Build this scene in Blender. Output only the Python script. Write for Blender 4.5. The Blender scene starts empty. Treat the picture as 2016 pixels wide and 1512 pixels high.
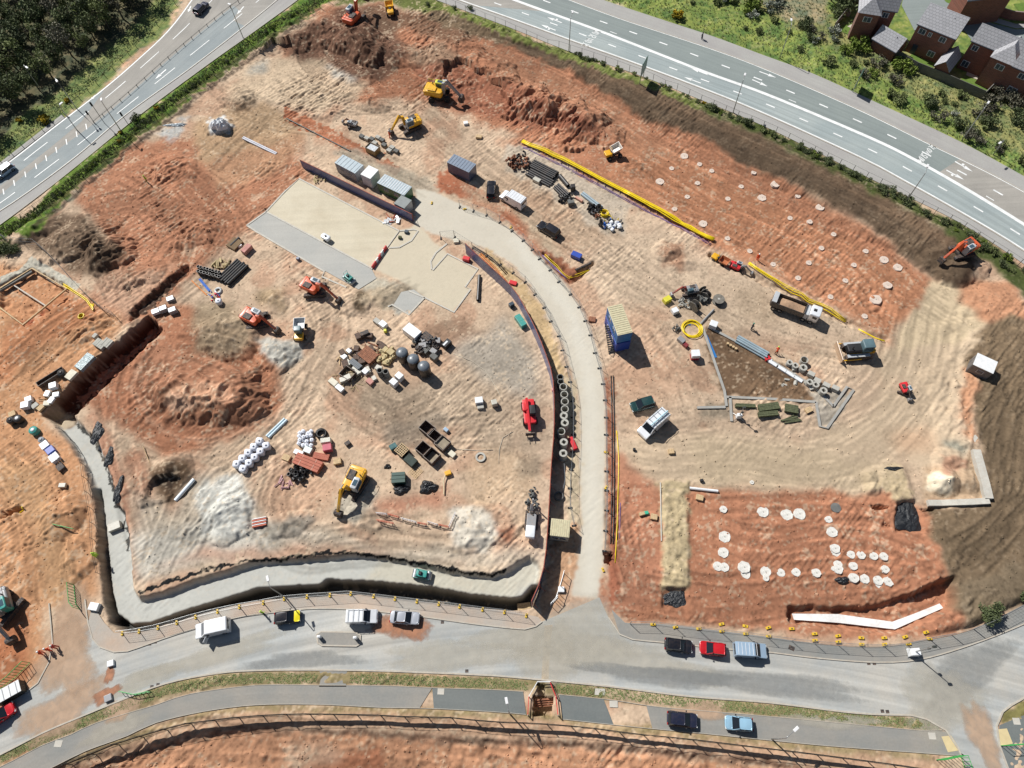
import bpy, bmesh, math, random
import numpy as np
from mathutils import Vector, Matrix
R = math.radians
PI = math.pi
rnd = random.Random(7)
rng = np.random.default_rng(11)
COL = bpy.context.scene.collection
scene = bpy.context.scene

# ---------------------------------------------------------------- camera
CW, CH, F = 2016, 1512, 1399.0
H = 104.0
NX, NY = 1045.0, 1480.0                     # where a plumb line from the camera meets the ground
_d = np.array([NX - CW / 2, CH / 2 - NY, -F]); _d /= np.linalg.norm(_d)
_z = -_d
_f = np.array([0, 0, -1.0]); _y = _f - _z * _f.dot(_z); _y /= np.linalg.norm(_y)
_x = np.cross(_y, _z)
ROT = np.array([_x, _y, _z])                # camera -> world
cam_d = bpy.data.cameras.new('camera')
cam_d.sensor_width = 36; cam_d.lens = F / CW * 36
cam_d.clip_start = 1; cam_d.clip_end = 8000
cam = bpy.data.objects.new('camera', cam_d); COL.objects.link(cam)
M4 = Matrix([list(ROT[0]) + [0], list(ROT[1]) + [0], list(ROT[2]) + [H], [0, 0, 0, 1]])
cam.matrix_world = M4
scene.camera = cam

def P(px, py, z=0.0):
    r = ROT @ np.array([px - CW / 2, CH / 2 - py, -F])
    t = (z - H) / r[2]
    return np.array([r[0] * t, r[1] * t])
def pix(x, y, z=0.0):                        # world -> photo pixel, arrays welcome
    dx, dy, dz = x, y, z - H
    cx = ROT[0, 0] * dx + ROT[1, 0] * dy + ROT[2, 0] * dz
    cy = ROT[0, 1] * dx + ROT[1, 1] * dy + ROT[2, 1] * dz
    cz = ROT[0, 2] * dx + ROT[1, 2] * dy + ROT[2, 2] * dz
    return CW / 2 + F * cx / -cz, CH / 2 - F * cy / -cz

# ---------------------------------------------------------------- world and sun
SUN_EL, SUN_AZ = 47.0, 42.4                  # azimuth: degrees left of +Y towards -X
w = bpy.data.worlds.new('World'); scene.world = w; w.use_nodes = True
nt = w.node_tree; bg = nt.nodes['Background']
sky = nt.nodes.new('ShaderNodeTexSky'); sky.sky_type = 'NISHITA'; sky.sun_disc = False
sky.sun_elevation = R(SUN_EL); sky.sun_rotation = R(-SUN_AZ)
nt.links.new(sky.outputs[0], bg.inputs[0]); bg.inputs[1].default_value = 0.05
sl = bpy.data.lights.new('sun', 'SUN'); sl.energy = 5.0; sl.angle = R(0.53); sl.color = (1, .972, .93)
so = bpy.data.objects.new('sun', sl); COL.objects.link(so)
sd = Vector((-math.sin(R(SUN_AZ)) * math.cos(R(SUN_EL)), math.cos(R(SUN_AZ)) * math.cos(R(SUN_EL)), math.sin(R(SUN_EL))))
so.rotation_euler = (-sd).to_track_quat('-Z', 'Y').to_euler()
scene.view_settings.view_transform = 'Standard'; scene.view_settings.look = 'None'
scene.view_settings.exposure = 0.14; scene.view_settings.gamma = 1.0

# ---------------------------------------------------------------- materials
MATS = {}
def mat(name, rgb, rough=.7, metal=0.0, var=.12, scale=1.2, bump=0.0, coat=0.0, dust=0.0, alpha=1.0):
    """plain painted / raw surface with procedural wear"""
    if name in MATS: return MATS[name]
    m = bpy.data.materials.new(name); m.use_nodes = True
    n = m.node_tree.nodes; l = m.node_tree.links; b = n['Principled BSDF']
    b.inputs['Roughness'].default_value = rough; b.inputs['Metallic'].default_value = metal
    b.inputs['Coat Weight'].default_value = coat
    tc = n.new('ShaderNodeTexCoord'); no = n.new('ShaderNodeTexNoise')
    no.inputs['Scale'].default_value = scale; no.inputs['Detail'].default_value = 5
    l.new(tc.outputs['Object'], no.inputs['Vector'])
    mr = n.new('ShaderNodeMapRange'); mr.inputs[1].default_value = .3; mr.inputs[2].default_value = .7
    mr.inputs[3].default_value = 1 - var; mr.inputs[4].default_value = 1 + var
    l.new(no.outputs[0], mr.inputs[0])
    mx = n.new('ShaderNodeVectorMath'); mx.operation = 'SCALE'; mx.inputs[0].default_value = rgb
    l.new(mr.outputs[0], mx.inputs['Scale'])
    last = mx.outputs[0]
    if dust > 0:
        n2 = n.new('ShaderNodeTexNoise'); n2.inputs['Scale'].default_value = scale * 2.7; n2.inputs['Detail'].default_value = 6
        l.new(tc.outputs['Object'], n2.inputs['Vector'])
        m2 = n.new('ShaderNodeMapRange'); m2.inputs[1].default_value = .4; m2.inputs[2].default_value = .7
        m2.inputs[3].default_value = 0; m2.inputs[4].default_value = dust
        l.new(n2.outputs[0], m2.inputs[0])
        mi = n.new('ShaderNodeMixRGB'); mi.inputs[2].default_value = (.36, .22, .14, 1)
        l.new(m2.outputs[0], mi.inputs[0]); l.new(last, mi.inputs[1]); last = mi.outputs[0]
    l.new(last, b.inputs['Base Color'])
    if bump:
        bp = n.new('ShaderNodeBump'); bp.inputs['Strength'].default_value = bump; bp.inputs['Distance'].default_value = .05
        n3 = n.new('ShaderNodeTexNoise'); n3.inputs['Scale'].default_value = scale * 5
        l.new(tc.outputs['Object'], n3.inputs['Vector'])
        l.new(n3.outputs[0], bp.inputs['Height']); l.new(bp.outputs[0], b.inputs['Normal'])
    if alpha < 1: b.inputs['Alpha'].default_value = alpha
    MATS[name] = m
    return m
def paint(name, rgb, dust=.25): return mat(name, rgb, .38, 0, .08, 1.5, coat=.15, dust=dust)

def surf_mat(name, rgb, rgb2=None, streak=.12, blotch=.12, rough=.85, cell=.3, crack=0.0):
    """asphalt / concrete; UV runs (across, along) in metres, so wear streaks follow the lane"""
    m = bpy.data.materials.new(name); m.use_nodes = True
    n = m.node_tree.nodes; l = m.node_tree.links; b = n['Principled BSDF']
    b.inputs['Roughness'].default_value = rough
    uv = n.new('ShaderNodeUVMap'); mp = n.new('ShaderNodeMapping'); mp.inputs['Scale'].default_value = (1.1, .02, 1)
    l.new(uv.outputs[0], mp.inputs[0])
    ns = n.new('ShaderNodeTexNoise'); ns.inputs['Scale'].default_value = 1; ns.inputs['Detail'].default_value = 4
    l.new(mp.outputs[0], ns.inputs[0])
    tc = n.new('ShaderNodeTexCoord')
    nb = n.new('ShaderNodeTexNoise'); nb.inputs['Scale'].default_value = .11; nb.inputs['Detail'].default_value = 8; nb.inputs['Roughness'].default_value = .65
    l.new(tc.outputs['Object'], nb.inputs[0])
    nf = n.new('ShaderNodeTexNoise'); nf.inputs['Scale'].default_value = 3.5; nf.inputs['Detail'].default_value = 3
    l.new(tc.outputs['Object'], nf.inputs[0])
    def rngmap(src, lo, hi, a=.3, c=.7):
        r_ = n.new('ShaderNodeMapRange'); r_.inputs[1].default_value = a; r_.inputs[2].default_value = c
        r_.inputs[3].default_value = lo; r_.inputs[4].default_value = hi; l.new(src, r_.inputs[0]); return r_.outputs[0]
    m1 = n.new('ShaderNodeMath'); m1.operation = 'MULTIPLY'
    l.new(rngmap(ns.outputs[0], 1 - streak, 1 + streak), m1.inputs[0]); l.new(rngmap(nf.outputs[0], .95, 1.05), m1.inputs[1])
    mi = n.new('ShaderNodeMixRGB'); mi.inputs[1].default_value = (*rgb, 1); mi.inputs[2].default_value = (*(rgb2 or tuple(c * (1 - blotch) for c in rgb)), 1)
    l.new(rngmap(nb.outputs[0], 0, 1, .4, .62), mi.inputs[0])
    sc = n.new('ShaderNodeVectorMath'); sc.operation = 'SCALE'
    l.new(mi.outputs[0], sc.inputs[0]); l.new(m1.outputs[0], sc.inputs['Scale'])
    l.new(sc.outputs[0], b.inputs['Base Color'])
    return m

# ---------------------------------------------------------------- mesh helpers
class B:
    def __init__(s): s.v = []; s.f = []
    def add(s, v, f):
        o = len(s.v); s.v += [tuple(map(float, q)) for q in v]; s.f += [tuple(o + i for i in q) for q in f]; return s
    def box(s, c, d, rz=0, rx=0, ry=0, taper=1.0):
        x, y, z = d[0] / 2, d[1] / 2, d[2] / 2
        vs = [(-x, -y, -z), (x, -y, -z), (x, y, -z), (-x, y, -z), (-x * taper, -y * taper, z), (x * taper, -y * taper, z), (x * taper, y * taper, z), (-x * taper, y * taper, z)]
        m = Matrix.Rotation(rz, 3, 'Z') @ Matrix.Rotation(ry, 3, 'Y') @ Matrix.Rotation(rx, 3, 'X')
        vs = [m @ Vector(q) + Vector(c) for q in vs]
        return s.add(vs, [(3, 2, 1, 0), (4, 5, 6, 7), (0, 1, 5, 4), (1, 2, 6, 5), (2, 3, 7, 6), (3, 0, 4, 7)])
    def prism(s, poly, z0, z1, top=None):
        n = len(poly); a = sum(poly[i][0] * poly[(i + 1) % n][1] - poly[(i + 1) % n][0] * poly[i][1] for i in range(n))
        if a < 0: poly = list(poly)[::-1]; top = top and list(top)[::-1]
        top = top or poly
        vs = [(q[0], q[1], z0) for q in poly] + [(q[0], q[1], z1) for q in top]
        return s.add(vs, [tuple(range(n))[::-1], tuple(range(n, 2 * n))] + [(i, (i + 1) % n, n + (i + 1) % n, n + i) for i in range(n)])
    def side(s, prof, y0, y1, yt=None):          # profile in (x, z) pushed across y; yt(z)-> half-width factor
        n = len(prof); a = sum(prof[i][0] * prof[(i + 1) % n][1] - prof[(i + 1) % n][0] * prof[i][1] for i in range(n))
        if a < 0: prof = prof[::-1]
        g = yt or (lambda z: 1)
        vs = [(q[0], y0 * g(q[1]), q[1]) for q in prof] + [(q[0], y1 * g(q[1]), q[1]) for q in prof]
        return s.add(vs, [tuple(range(n)), tuple(range(n, 2 * n))[::-1]] + [((i + 1) % n, i, n + i, n + (i + 1) % n) for i in range(n)])
    def cyl(s, p0, p1, r0, r1=None, n=12, caps=True):
        r1 = r0 if r1 is None else r1
        p0, p1 = Vector(p0), Vector(p1); ax = (p1 - p0).normalized()
        u = ax.orthogonal().normalized(); w_ = ax.cross(u)
        vs = [p + (u * math.cos(2 * PI * i / n) + w_ * math.sin(2 * PI * i / n)) * r for p, r in ((p0, r0), (p1, r1)) for i in range(n)]
        fs = [(i, (i + 1) % n, n + (i + 1) % n, n + i) for i in range(n)]
        if caps: fs += [tuple(range(n))[::-1], tuple(range(n, 2 * n))]
        return s.add(vs, fs)
    def lathe(s, prof, n=20, c=(0, 0, 0), closed=False):     # prof (r, z)
        k = len(prof); vs = [(c[0] + r * math.cos(2 * PI * i / n), c[1] + r * math.sin(2 * PI * i / n), c[2] + z) for r, z in prof for i in range(n)]
        fs = [(j * n + i, j * n + (i + 1) % n, (j + 1) % k * n + (i + 1) % n, (j + 1) % k * n + i) for j in range(k if closed else k - 1) for i in range(n)]
        if not closed: fs += [tuple(range(n))[::-1], tuple(range((k - 1) * n, k * n))]
        return s.add(vs, fs)
    def tube(s, pts, r, n=6, caps=True):
        pts = [Vector(p) for p in pts]; k = len(pts); vs = []
        for i, p in enumerate(pts):
            t = (pts[min(i + 1, k - 1)] - pts[max(i - 1, 0)]).normalized()
            u = t.cross(Vector((0, 0, 1))); u = u.normalized() if u.length > .01 else Vector((1, 0, 0)); w_ = t.cross(u)
            rr = r[i] if isinstance(r, (list, tuple)) else r
            vs += [p + (u * math.cos(2 * PI * j / n) + w_ * math.sin(2 * PI * j / n)) * rr for j in range(n)]
        fs = [(i * n + j, (i + 1) * n + j, (i + 1) * n + (j + 1) % n, i * n + (j + 1) % n) for i in range(k - 1) for j in range(n)]
        if caps: fs += [tuple(range(n)), tuple(range((k - 1) * n, k * n))[::-1]]
        return s.add(vs, fs)
    def bar(s, pts, w_, h, z0=0):                   # thick ribbon along a polyline in plan
        L, Rr = offset(pts, w_ / 2), offset(pts, -w_ / 2); k = len(pts); vs = []
        for i in range(k):
            z = z0[i] if isinstance(z0, (list, tuple)) else z0
            vs += [(*L[i], z), (*Rr[i], z), (*Rr[i], z + h), (*L[i], z + h)]
        fs = [(4 * i + a, 4 * i + (a + 1) % 4, 4 * i + 4 + (a + 1) % 4, 4 * i + 4 + a) for i in range(k - 1) for a in range(4)]
        s.add(vs, fs + [(0, 1, 2, 3), (4 * k - 1, 4 * k - 2, 4 * k - 3, 4 * k - 4)])
        return s
    def mesh(s, name, bevel=0.0, smooth=False):
        me = bpy.data.meshes.new(name); me.from_pydata(s.v, [], s.f)
        bm = bmesh.new(); bm.from_mesh(me)
        if bevel: bmesh.ops.bevel(bm, geom=list(bm.edges), offset=bevel, segments=2, affect='EDGES', clamp_overlap=True, profile=.6)
        bmesh.ops.recalc_face_normals(bm, faces=list(bm.faces)); bm.to_mesh(me); bm.free()
        if smooth: me.shade_smooth()
        return me
    def build(s, name, m, parent=None, loc=None, bevel=0.0, smooth=False, rz=0, label=None):
        me = s.mesh(name, bevel, smooth); me.materials.append(m)
        o = bpy.data.objects.new(name, me); COL.objects.link(o)
        if parent is not None: o.parent = parent
        if loc is not None: o.location = loc
        if rz: o.rotation_euler.z = rz
        if label: o['label'] = label
        return o

def tag(o, label, cat, group=None):
    o['label'] = label; o['category'] = cat
    if group: o['group'] = group
    return o
def struct(o, kind='structure'): o['kind'] = kind; return o
def thing(name, label, cat, loc=(0, 0, 0), rz=0, group=None):
    o = bpy.data.objects.new(name, None); COL.objects.link(o); o.empty_display_size = .2
    o.location = loc; o.rotation_euler = (0, 0, rz)
    return tag(o, label, cat, group)
KIDS = {}
def dup(root, loc, rz=0, label=None, group=None, scale=None):
    def cp(o, parent):
        c = o.copy(); COL.objects.link(c)
        if parent is not None: c.parent = parent
        for ch in list(o.children): cp(ch, c)
        return c
    c = cp(root, None); c.location = loc; c.rotation_euler = (0, 0, rz)
    if scale: c.scale = scale if isinstance(scale, tuple) else (scale,) * 3
    if label: c['label'] = label
    if group: c['group'] = group
    return c

def offset(pts, d):
    out = []; n = len(pts)
    for i in range(n):
        a = np.array(pts[max(i - 1, 0)][:2], float); c = np.array(pts[min(i + 1, n - 1)][:2], float)
        t = c - a; t /= max(np.linalg.norm(t), 1e-9)
        out.append((pts[i][0] - t[1] * d, pts[i][1] + t[0] * d))
    return out
def smooth_line(pts, step=2.0, closed=False):
    """Catmull-Rom through world points, resampled"""
    pts = [np.array(p[:2], float) for p in pts]
    q = [2 * pts[0] - pts[1]] + pts + [2 * pts[-1] - pts[-2]]
    out = []
    for i in range(1, len(q) - 2):
        L = np.linalg.norm(q[i + 1] - q[i]); k = max(1, int(L / step))
        for j in range(k):
            t = j / k
            out.append(.5 * ((2 * q[i]) + (-q[i - 1] + q[i + 1]) * t + (2 * q[i - 1] - 5 * q[i] + 4 * q[i + 1] - q[i + 2]) * t * t + (-q[i - 1] + 3 * q[i] - 3 * q[i + 1] + q[i + 2]) * t ** 3))
    out.append(pts[-1]); return out
def pl(*pp): return [P(a, b) for a, b in pp]
def resample(pts, n):
    p = np.array([q[:2] for q in pts], float); d = np.r_[0, np.cumsum(np.hypot(*np.diff(p, axis=0).T))]
    t = np.linspace(0, d[-1], n); return np.c_[np.interp(t, d, p[:, 0]), np.interp(t, d, p[:, 1])]
def along(pts, d0, d1):
    """sub-polyline between two arc lengths"""
    p = np.array([q[:2] for q in pts], float); d = np.r_[0, np.cumsum(np.hypot(*np.diff(p, axis=0).T))]
    t = [d0] + [x for x in d if d0 < x < d1] + [min(d1, d[-1])]
    return [(np.interp(a, d, p[:, 0]), np.interp(a, d, p[:, 1])) for a in t]
def length(pts):
    p = np.array([q[:2] for q in pts], float); return float(np.hypot(*np.diff(p, axis=0).T).sum())

def strip(name, left, right, z, m, n=None):
    """a road sheet between two edge lines, UV = (metres across, metres along)"""
    n = n or max(2, int(length(left) / 3)); a, b = resample(left, n), resample(right, n)
    vs = []; uv = []; fs = []; s_ = 0; K = 5
    for i in range(n):
        if i: s_ += np.linalg.norm((a[i] + b[i] - a[i - 1] - b[i - 1]) / 2)
        w_ = np.linalg.norm(a[i] - b[i])
        for k in range(K):
            t = k / (K - 1); q = a[i] * (1 - t) + b[i] * t; vs.append((q[0], q[1], z)); uv.append((t * w_, s_))
    for i in range(n - 1):
        for k in range(K - 1): fs.append((i * K + k, i * K + k + 1, (i + 1) * K + k + 1, (i + 1) * K + k))
    me = bpy.data.meshes.new(name); me.from_pydata(vs, [], fs)
    ul = me.uv_layers.new(name='UVMap')
    for lp in me.loops: ul.data[lp.index].uv = uv[lp.vertex_index]
    bm = bmesh.new(); bm.from_mesh(me)
    if sum(f.normal.z for f in bm.faces) < 0: bmesh.ops.reverse_faces(bm, faces=list(bm.faces))
    bm.to_mesh(me); bm.free(); me.materials.append(m)
    o = bpy.data.objects.new(name, me); COL.objects.link(o); return o
def sheet(name, poly, z, m, kind='structure'):
    me = bpy.data.meshes.new(name); me.from_pydata([(q[0], q[1], z) for q in poly], [], [tuple(range(len(poly)))])
    bm = bmesh.new(); bm.from_mesh(me)
    for f in bm.faces:
        if f.normal.z < 0: f.normal_flip()
    bmesh.ops.triangulate(bm, faces=list(bm.faces)); uvl = bm.loops.layers.uv.new('UVMap')
    for f in bm.faces:
        for lp in f.loops: lp[uvl].uv = (lp.vert.co.y, lp.vert.co.x)
    bm.to_mesh(me); bm.free(); me.materials.append(m)
    o = bpy.data.objects.new(name, me); COL.objects.link(o)
    if kind: o['kind'] = kind
    return o
# ---------------------------------------------------------------- the ground, one sheet
DX = 0.15
X0, X1, Y0, Y1 = -132.0, 132.0, -16.0, 172.0
gx = np.arange(X0, X1 + DX / 2, DX); gy = np.arange(Y0, Y1 + DX / 2, DX)
nx, ny = len(gx), len(gy)
GX, GY = np.meshgrid(gx, gy)                  # [ny, nx]
def C(r, g, b, k=1.25):                       # a sunlit sRGB reading -> surface albedo
    f = lambda v: ((v / 255 + .055) / 1.055) ** 2.4 if v > 10 else v / 3295
    a = np.array([f(r), f(g), f(b)]) / k; return (a * .86 + .14 * a.mean()) * np.array([1.02, 1.0, .95])
kx = np.fft.fftfreq(nx, DX)[None, :]; ky = np.fft.fftfreq(ny, DX)[:, None]
def noise(lo, hi, beta=1.0, ang=None, ratio=6.0):
    """band-limited noise between wavelengths lo..hi metres; ang stretches it along that direction"""
    u, v = kx, ky
    if ang is not None:
        c_, s_ = math.cos(ang), math.sin(ang); u, v = (kx * c_ + ky * s_) * ratio, -kx * s_ + ky * c_
    k = np.sqrt(u * u + v * v); k[0, 0] = 1e-6 if k[0, 0] == 0 else k[0, 0]
    flt = np.where((k > 1 / hi) & (k < 1 / lo), k ** -beta, 0)
    n = np.fft.ifft2(np.fft.fft2(rng.standard_normal((ny, nx))) * flt).real
    return n / n.std()
def blur(a, r):
    if r < 1: return a
    r = int(r)
    for _ in range(2):
        for ax in (0, 1):
            p = [(0, 0), (0, 0)]; p[ax] = (r + 1, r)
            c_ = np.cumsum(np.pad(a, p, mode='edge'), axis=ax)
            a = (c_[2 * r + 1:] - c_[:-2 * r - 1]) / (2 * r + 1) if ax == 0 else (c_[:, 2 * r + 1:] - c_[:, :-2 * r - 1]) / (2 * r + 1)
    return a
WA, WB = noise(3, 30, 1.4), noise(3, 30, 1.4)
WC, WD = noise(.8, 5, 1.0), noise(.8, 5, 1.0)
U, V = pix(GX, GY, 0.0)
def inside(poly, wob=0.0, soft=0.0, fine=0.0):
    """polygon in photograph pixels laid on the ground -> 0..1 mask"""
    poly = np.array(poly, float); out = np.zeros((ny, nx))
    pad = 12 + wob * 3
    bb = (U > poly[:, 0].min() - pad) & (U < poly[:, 0].max() + pad) & (V > poly[:, 1].min() - pad) & (V < poly[:, 1].max() + pad)
    if not bb.any(): return out
    r_, c_ = np.where(bb); r0, r1, c0, c1 = r_.min(), r_.max() + 1, c_.min(), c_.max() + 1
    s_ = np.s_[r0:r1, c0:c1]
    u = U[s_] + wob * WA[s_] + fine * WC[s_]; v = V[s_] + wob * WB[s_] + fine * WD[s_]
    ins = np.zeros(u.shape, bool); n = len(poly)
    for i in range(n):
        x1, y1 = poly[i]; x2, y2 = poly[(i + 1) % n]
        if y1 == y2: continue
        ins ^= ((y1 > v) != (y2 > v)) & (u < (x2 - x1) * (v - y1) / (y2 - y1) + x1)
    out[s_] = ins
    return blur(out, soft / DX) if soft else out
def ribbon(pts, wpx, wob=0, soft=0, fine=0):
    return inside(offset(pts, wpx / 2) + offset(pts, -wpx / 2)[::-1], wob, soft, fine)

# ---- relief
hgt = np.zeros((ny, nx)); _w = noise(2.5, 12, 1.2); RIDG = np.clip(1 - np.abs(_w) * .75, 0, 1)
N_f, N_m, N_l = noise(.6, 3, .9), noise(2, 9, 1.3), noise(9, 45, 1.6)
def mound(px, py, rx, ry, h, deg=0, pw=1.5, rough=.12, flat=0.0):
    c = P(px, py); a = R(deg); dx = GX - c[0]; dy = GY - c[1]
    u = (dx * math.cos(a) + dy * math.sin(a)) / rx; v = (-dx * math.sin(a) + dy * math.cos(a)) / ry
    r = np.sqrt(u * u + v * v) * (1 + .18 * WA + .08 * WC * rough * 3)
    t = np.clip(1.0 - r, 0, 1)
    s_ = np.minimum(t ** (1 / pw) if h > 0 else t, 1 - flat) / (1 - flat)
    return h * s_ * (1 + rough * .35 * N_m * (t > 0)) * (.78 + .22 * RIDG)
def raise_(a): 
    global hgt
    hgt = np.where(np.abs(a) > 0, np.where(a > 0, np.maximum(hgt, a), np.minimum(hgt, a)), hgt)
def ridge(pts, wm, h, rough=.3, shape=.8):
    """rounded bank along a pixel polyline"""
    q = smooth_line([P(*p) for p in pts], 2.0); best = np.full((ny, nx), 1e9)
    for i in range(len(q) - 1):
        a, b = q[i], q[i + 1]; lo = np.minimum(a, b) - wm * 1.4; hi = np.maximum(a, b) + wm * 1.4
        i0, i1 = max(0, int((lo[0] - X0) / DX)), min(nx, int((hi[0] - X0) / DX) + 1)
        j0, j1 = max(0, int((lo[1] - Y0) / DX)), min(ny, int((hi[1] - Y0) / DX) + 1)
        if i1 <= i0 or j1 <= j0: continue
        s_ = np.s_[j0:j1, i0:i1]; dx, dy = GX[s_] - a[0], GY[s_] - a[1]; d = b - a; L = d.dot(d)
        t = np.clip((dx * d[0] + dy * d[1]) / L, 0, 1)
        best[s_] = np.minimum(best[s_], np.hypot(dx - t * d[0], dy - t * d[1]))
    r = best / wm * (1 + .12 * WA)
    t = np.clip(1 - r, 0, 1)
    return h * np.clip(t * 1.8, 0, 1) ** shape * (1 + rough * .3 * N_m * (t > 0))

BUND1 = [(1130, 92), (1200, 140), (1300, 205), (1400, 255), (1500, 300), (1600, 350), (1700, 405), (1790, 450), (1850, 488)]
BUND2 = [(1990, 640), (1985, 760), (1985, 900), (1990, 1020), (1960, 1110), (1900, 1180)]
raise_(ridge(BUND1, 6.5, 1.3, .12)); raise_(ridge(BUND2, 10, 1.0, .15)); raise_(ridge([(900, 20), (1000, 60), (1130, 95)], 4, .7, .3))
for a in [(560, 85, 9, 5, 2.0, 20), (640, 60, 8, 6, 2.3, 0), (710, 85, 6, 5, 3.0, 0), (725, 105, 4.5, 4, 3.6, 0), (790, 110, 9, 4, 1.6, -30),
          (900, 100, 9, 5, 1.8, -35), (960, 130, 9, 4, 2.0, -30), (1035, 190, 5, 4, 3.0, -20), (1075, 220, 6, 5, 3.4, 0), (1120, 225, 6, 4, 2.7, 0),
          (1155, 245, 6, 5, 3.0, 0), (1200, 262, 4, 3, 1.3, 0), (985, 165, 6, 4, 2.4, 20), (870, 130, 6, 4, 1.6, 0),
          (735, 205, 5, 2.4, 1.4, -30), (700, 150, 5, 3, .8, 0), (468, 195, 3.4, 2.6, 1.1, 0), (650, 225, 3, 2, .8, 0),
          (430, 248, 3.2, 2.2, 1.4, 0), (540, 320, 4, 4, .5, 0),
          (140, 478, 9, 5, 2.0, 25), (205, 500, 4.5, 5.5, 3.0, 0), (75, 455, 5, 3.2, 2.0, 20), (180, 450, 6, 4, 1.2, 0), (260, 545, 6, 3, 1.2, 10), (330, 330, 5, 3, .8, 0), (390, 455, 4, 3.5, 1.3, 0),
          (395, 778, 9.5, 5.8, 2.9, -12, 1.0, .05, .45), (452, 800, 5, 4, 2.6, 20, 1.0, .1, .3), (300, 770, 7, 8, .6, 0),
          (430, 650, 4.2, 4, 2.0, 0), (460, 675, 4, 3.5, 1.7, 0), (555, 690, 3.6, 3.4, 1.5, 0), (545, 590, 3, 3, .9, 0), (700, 600, 3.2, 2.4, 1.2, 0),
          (330, 925, 4.5, 3.8, 1.5, 20), (425, 985, 3.5, 3.2, 1.5, 0), (440, 1015, 4.5, 4, 1.9, 0), (445, 1045, 4, 3, 1.3, 0), (400, 1020, 4.5, 5, 1.0, 0),
          (940, 1035, 4.5, 3.5, 1.3, 0), (915, 1060, 3.5, 3, .9, 0), (715, 1010, 4.2, 3.6, 1.3, 0), (560, 1035, 4, 2.2, .9, 20), (985, 1050, 2, 1.6, 1.0, 0),
          (132, 1010, 3.4, 4.2, 1.8, 0), (152, 1095, 2.6, 4.5, 1.2, 0), (160, 650, 5, 3, .8, 30), (1315, 495, 3.0, 2.2, 1.1, 0), (1345, 520, 2.5, 1.5, .6, 0),
          (1885, 535, 5, 4, 2.0, 0), (1845, 505, 5, 3.5, 2.0, 0), (1862, 950, 3.4, 3.0, 2.3, 0), (1902, 952, 3, 2.8, 2.0, 0), (1878, 905, 3.6, 2.2, 1.1, 0),
          (1712, 940, 1.8, 1.6, .9, 0), (1716, 962, 1.8, 1.4, .9, 0), (1755, 950, 2.6, 3.4, 1.0, 0),
          (755, 580, 4, 2.2, .5, 40), (1180, 900, .1, .1, .1, 0), (1240, 330, 5, 3, .5, 0)]:
    raise_(mound(*a))
for a in [(935, 170, 6, 4.2, -1.2, -20), (540, 105, 5, 3, -.8, 20), (1400, 1110, 1, 1, -.3, 0), (330, 955, 2.2, 1.4, -.4, 20), (1300, 335, .1, .1, -.1, 0), (930, 205, 5, 1.6, -.7, -20),
          (1555, 1180, .1, .1, -.1, 0), (1690, 1035, 3, 1.2, -.5, 0), (1740, 600, 5, 5, -.5, 0)]:
    raise_(mound(*a, pw=1))
CUTS = []
def cut(poly, z, soft=.25, fine=1.2, wob=0):
    global hgt
    m = inside(poly, wob, 0, fine); m = blur(m, soft / DX); hgt = hgt * (1 - m) + z * m; CUTS.append(m)
T_BIG = [(86, 818), (155, 738), (292, 622), (318, 650), (205, 757), (165, 797), (128, 838)]
CHAN = [(112, 818), (140, 818), (190, 868), (214, 931), (226, 990), (243, 1006), (254, 1081), (260, 1160), (272, 1178), (325, 1166), (380, 1143), (504, 1106), (654, 1095), (704, 1091), (754, 1097),
        (829, 1111), (879, 1123), (960, 1133), (990, 1128), (1040, 1095), (1062, 1110), (1058, 1150), (1030, 1182), (1008, 1186), (991, 1187), (929, 1179), (854, 1164), (729, 1152), (640, 1148), (629, 1158), (504, 1167), (425, 1190),
        (350, 1212), (287, 1233), (250, 1236), (218, 1212), (209, 1159), (205, 1100), (195, 1020), (186, 975), (165, 918), (135, 868), (108, 836)]
DITCH = [(1062, 1150), (1046, 1194), (1004, 1199), (929, 1194), (804, 1180), (729, 1169), (647, 1165), (640, 1173), (604, 1174), (504, 1182), (400, 1205), (325, 1225), (287, 1240), (250, 1243), (220, 1226), (208, 1188),
         (202, 1134), (197, 1060), (191, 1000), (184, 960), (187, 958), (196, 1020), (204, 1100), (209, 1159), (220, 1208), (250, 1230), (287, 1226), (350, 1204), (425, 1181), (504, 1156), (629, 1149), (638, 1139), (729, 1143), (854, 1155), (929, 1170), (1008, 1177), (1030, 1174), (1050, 1150)]
SOUTHCUT = [(1553, 1193), (1640, 1196), (1720, 1192), (1790, 1172), (1842, 1148), (1878, 1140), (1872, 1196), (1770, 1244), (1700, 1240), (1556, 1224)]
cut(T_BIG, -3.1); cut(CHAN, -1.3, .2, .8); cut(DITCH, -4.0, .2, .4); cut(SOUTHCUT, -1.3, .25)
cut([(255, 632), (262, 605), (300, 575), (352, 530), (370, 522), (374, 532), (335, 572), (285, 620)], -1.1)
cut([(1049, 1369), (1089, 1371), (1088, 1411), (1050, 1409)], -2.2, .1, .3)
cut([(1062, 1346), (1072, 1346), (1074, 1370), (1058, 1370)], -1.2, .1)
cut([(1188, 1086), (1207, 1088), (1205, 1110), (1189, 1110)], -1.5, .1)
cut([(0, 1008), (40, 998), (46, 1006), (0, 1022)], -1.0, .1); cut([(1714, 994), (1750, 997), (1750, 1004), (1716, 1003)], -.8, .1); cut([(1812, 1002), (1842, 1002), (1832, 1008), (1814, 1008)], -.8, .1)
cut([(0, 560), (62, 528), (135, 562), (132, 590), (48, 640), (0, 606)], -.9, .2); cut([(1740, 1020), (1756, 1030), (1754, 1042), (1738, 1038)], -.6, .2)
cut([(1398, 497), (1430, 510), (1750, 668), (1744, 674), (1560, 590), (1425, 520), (1395, 505)], -.7, .2)
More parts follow.
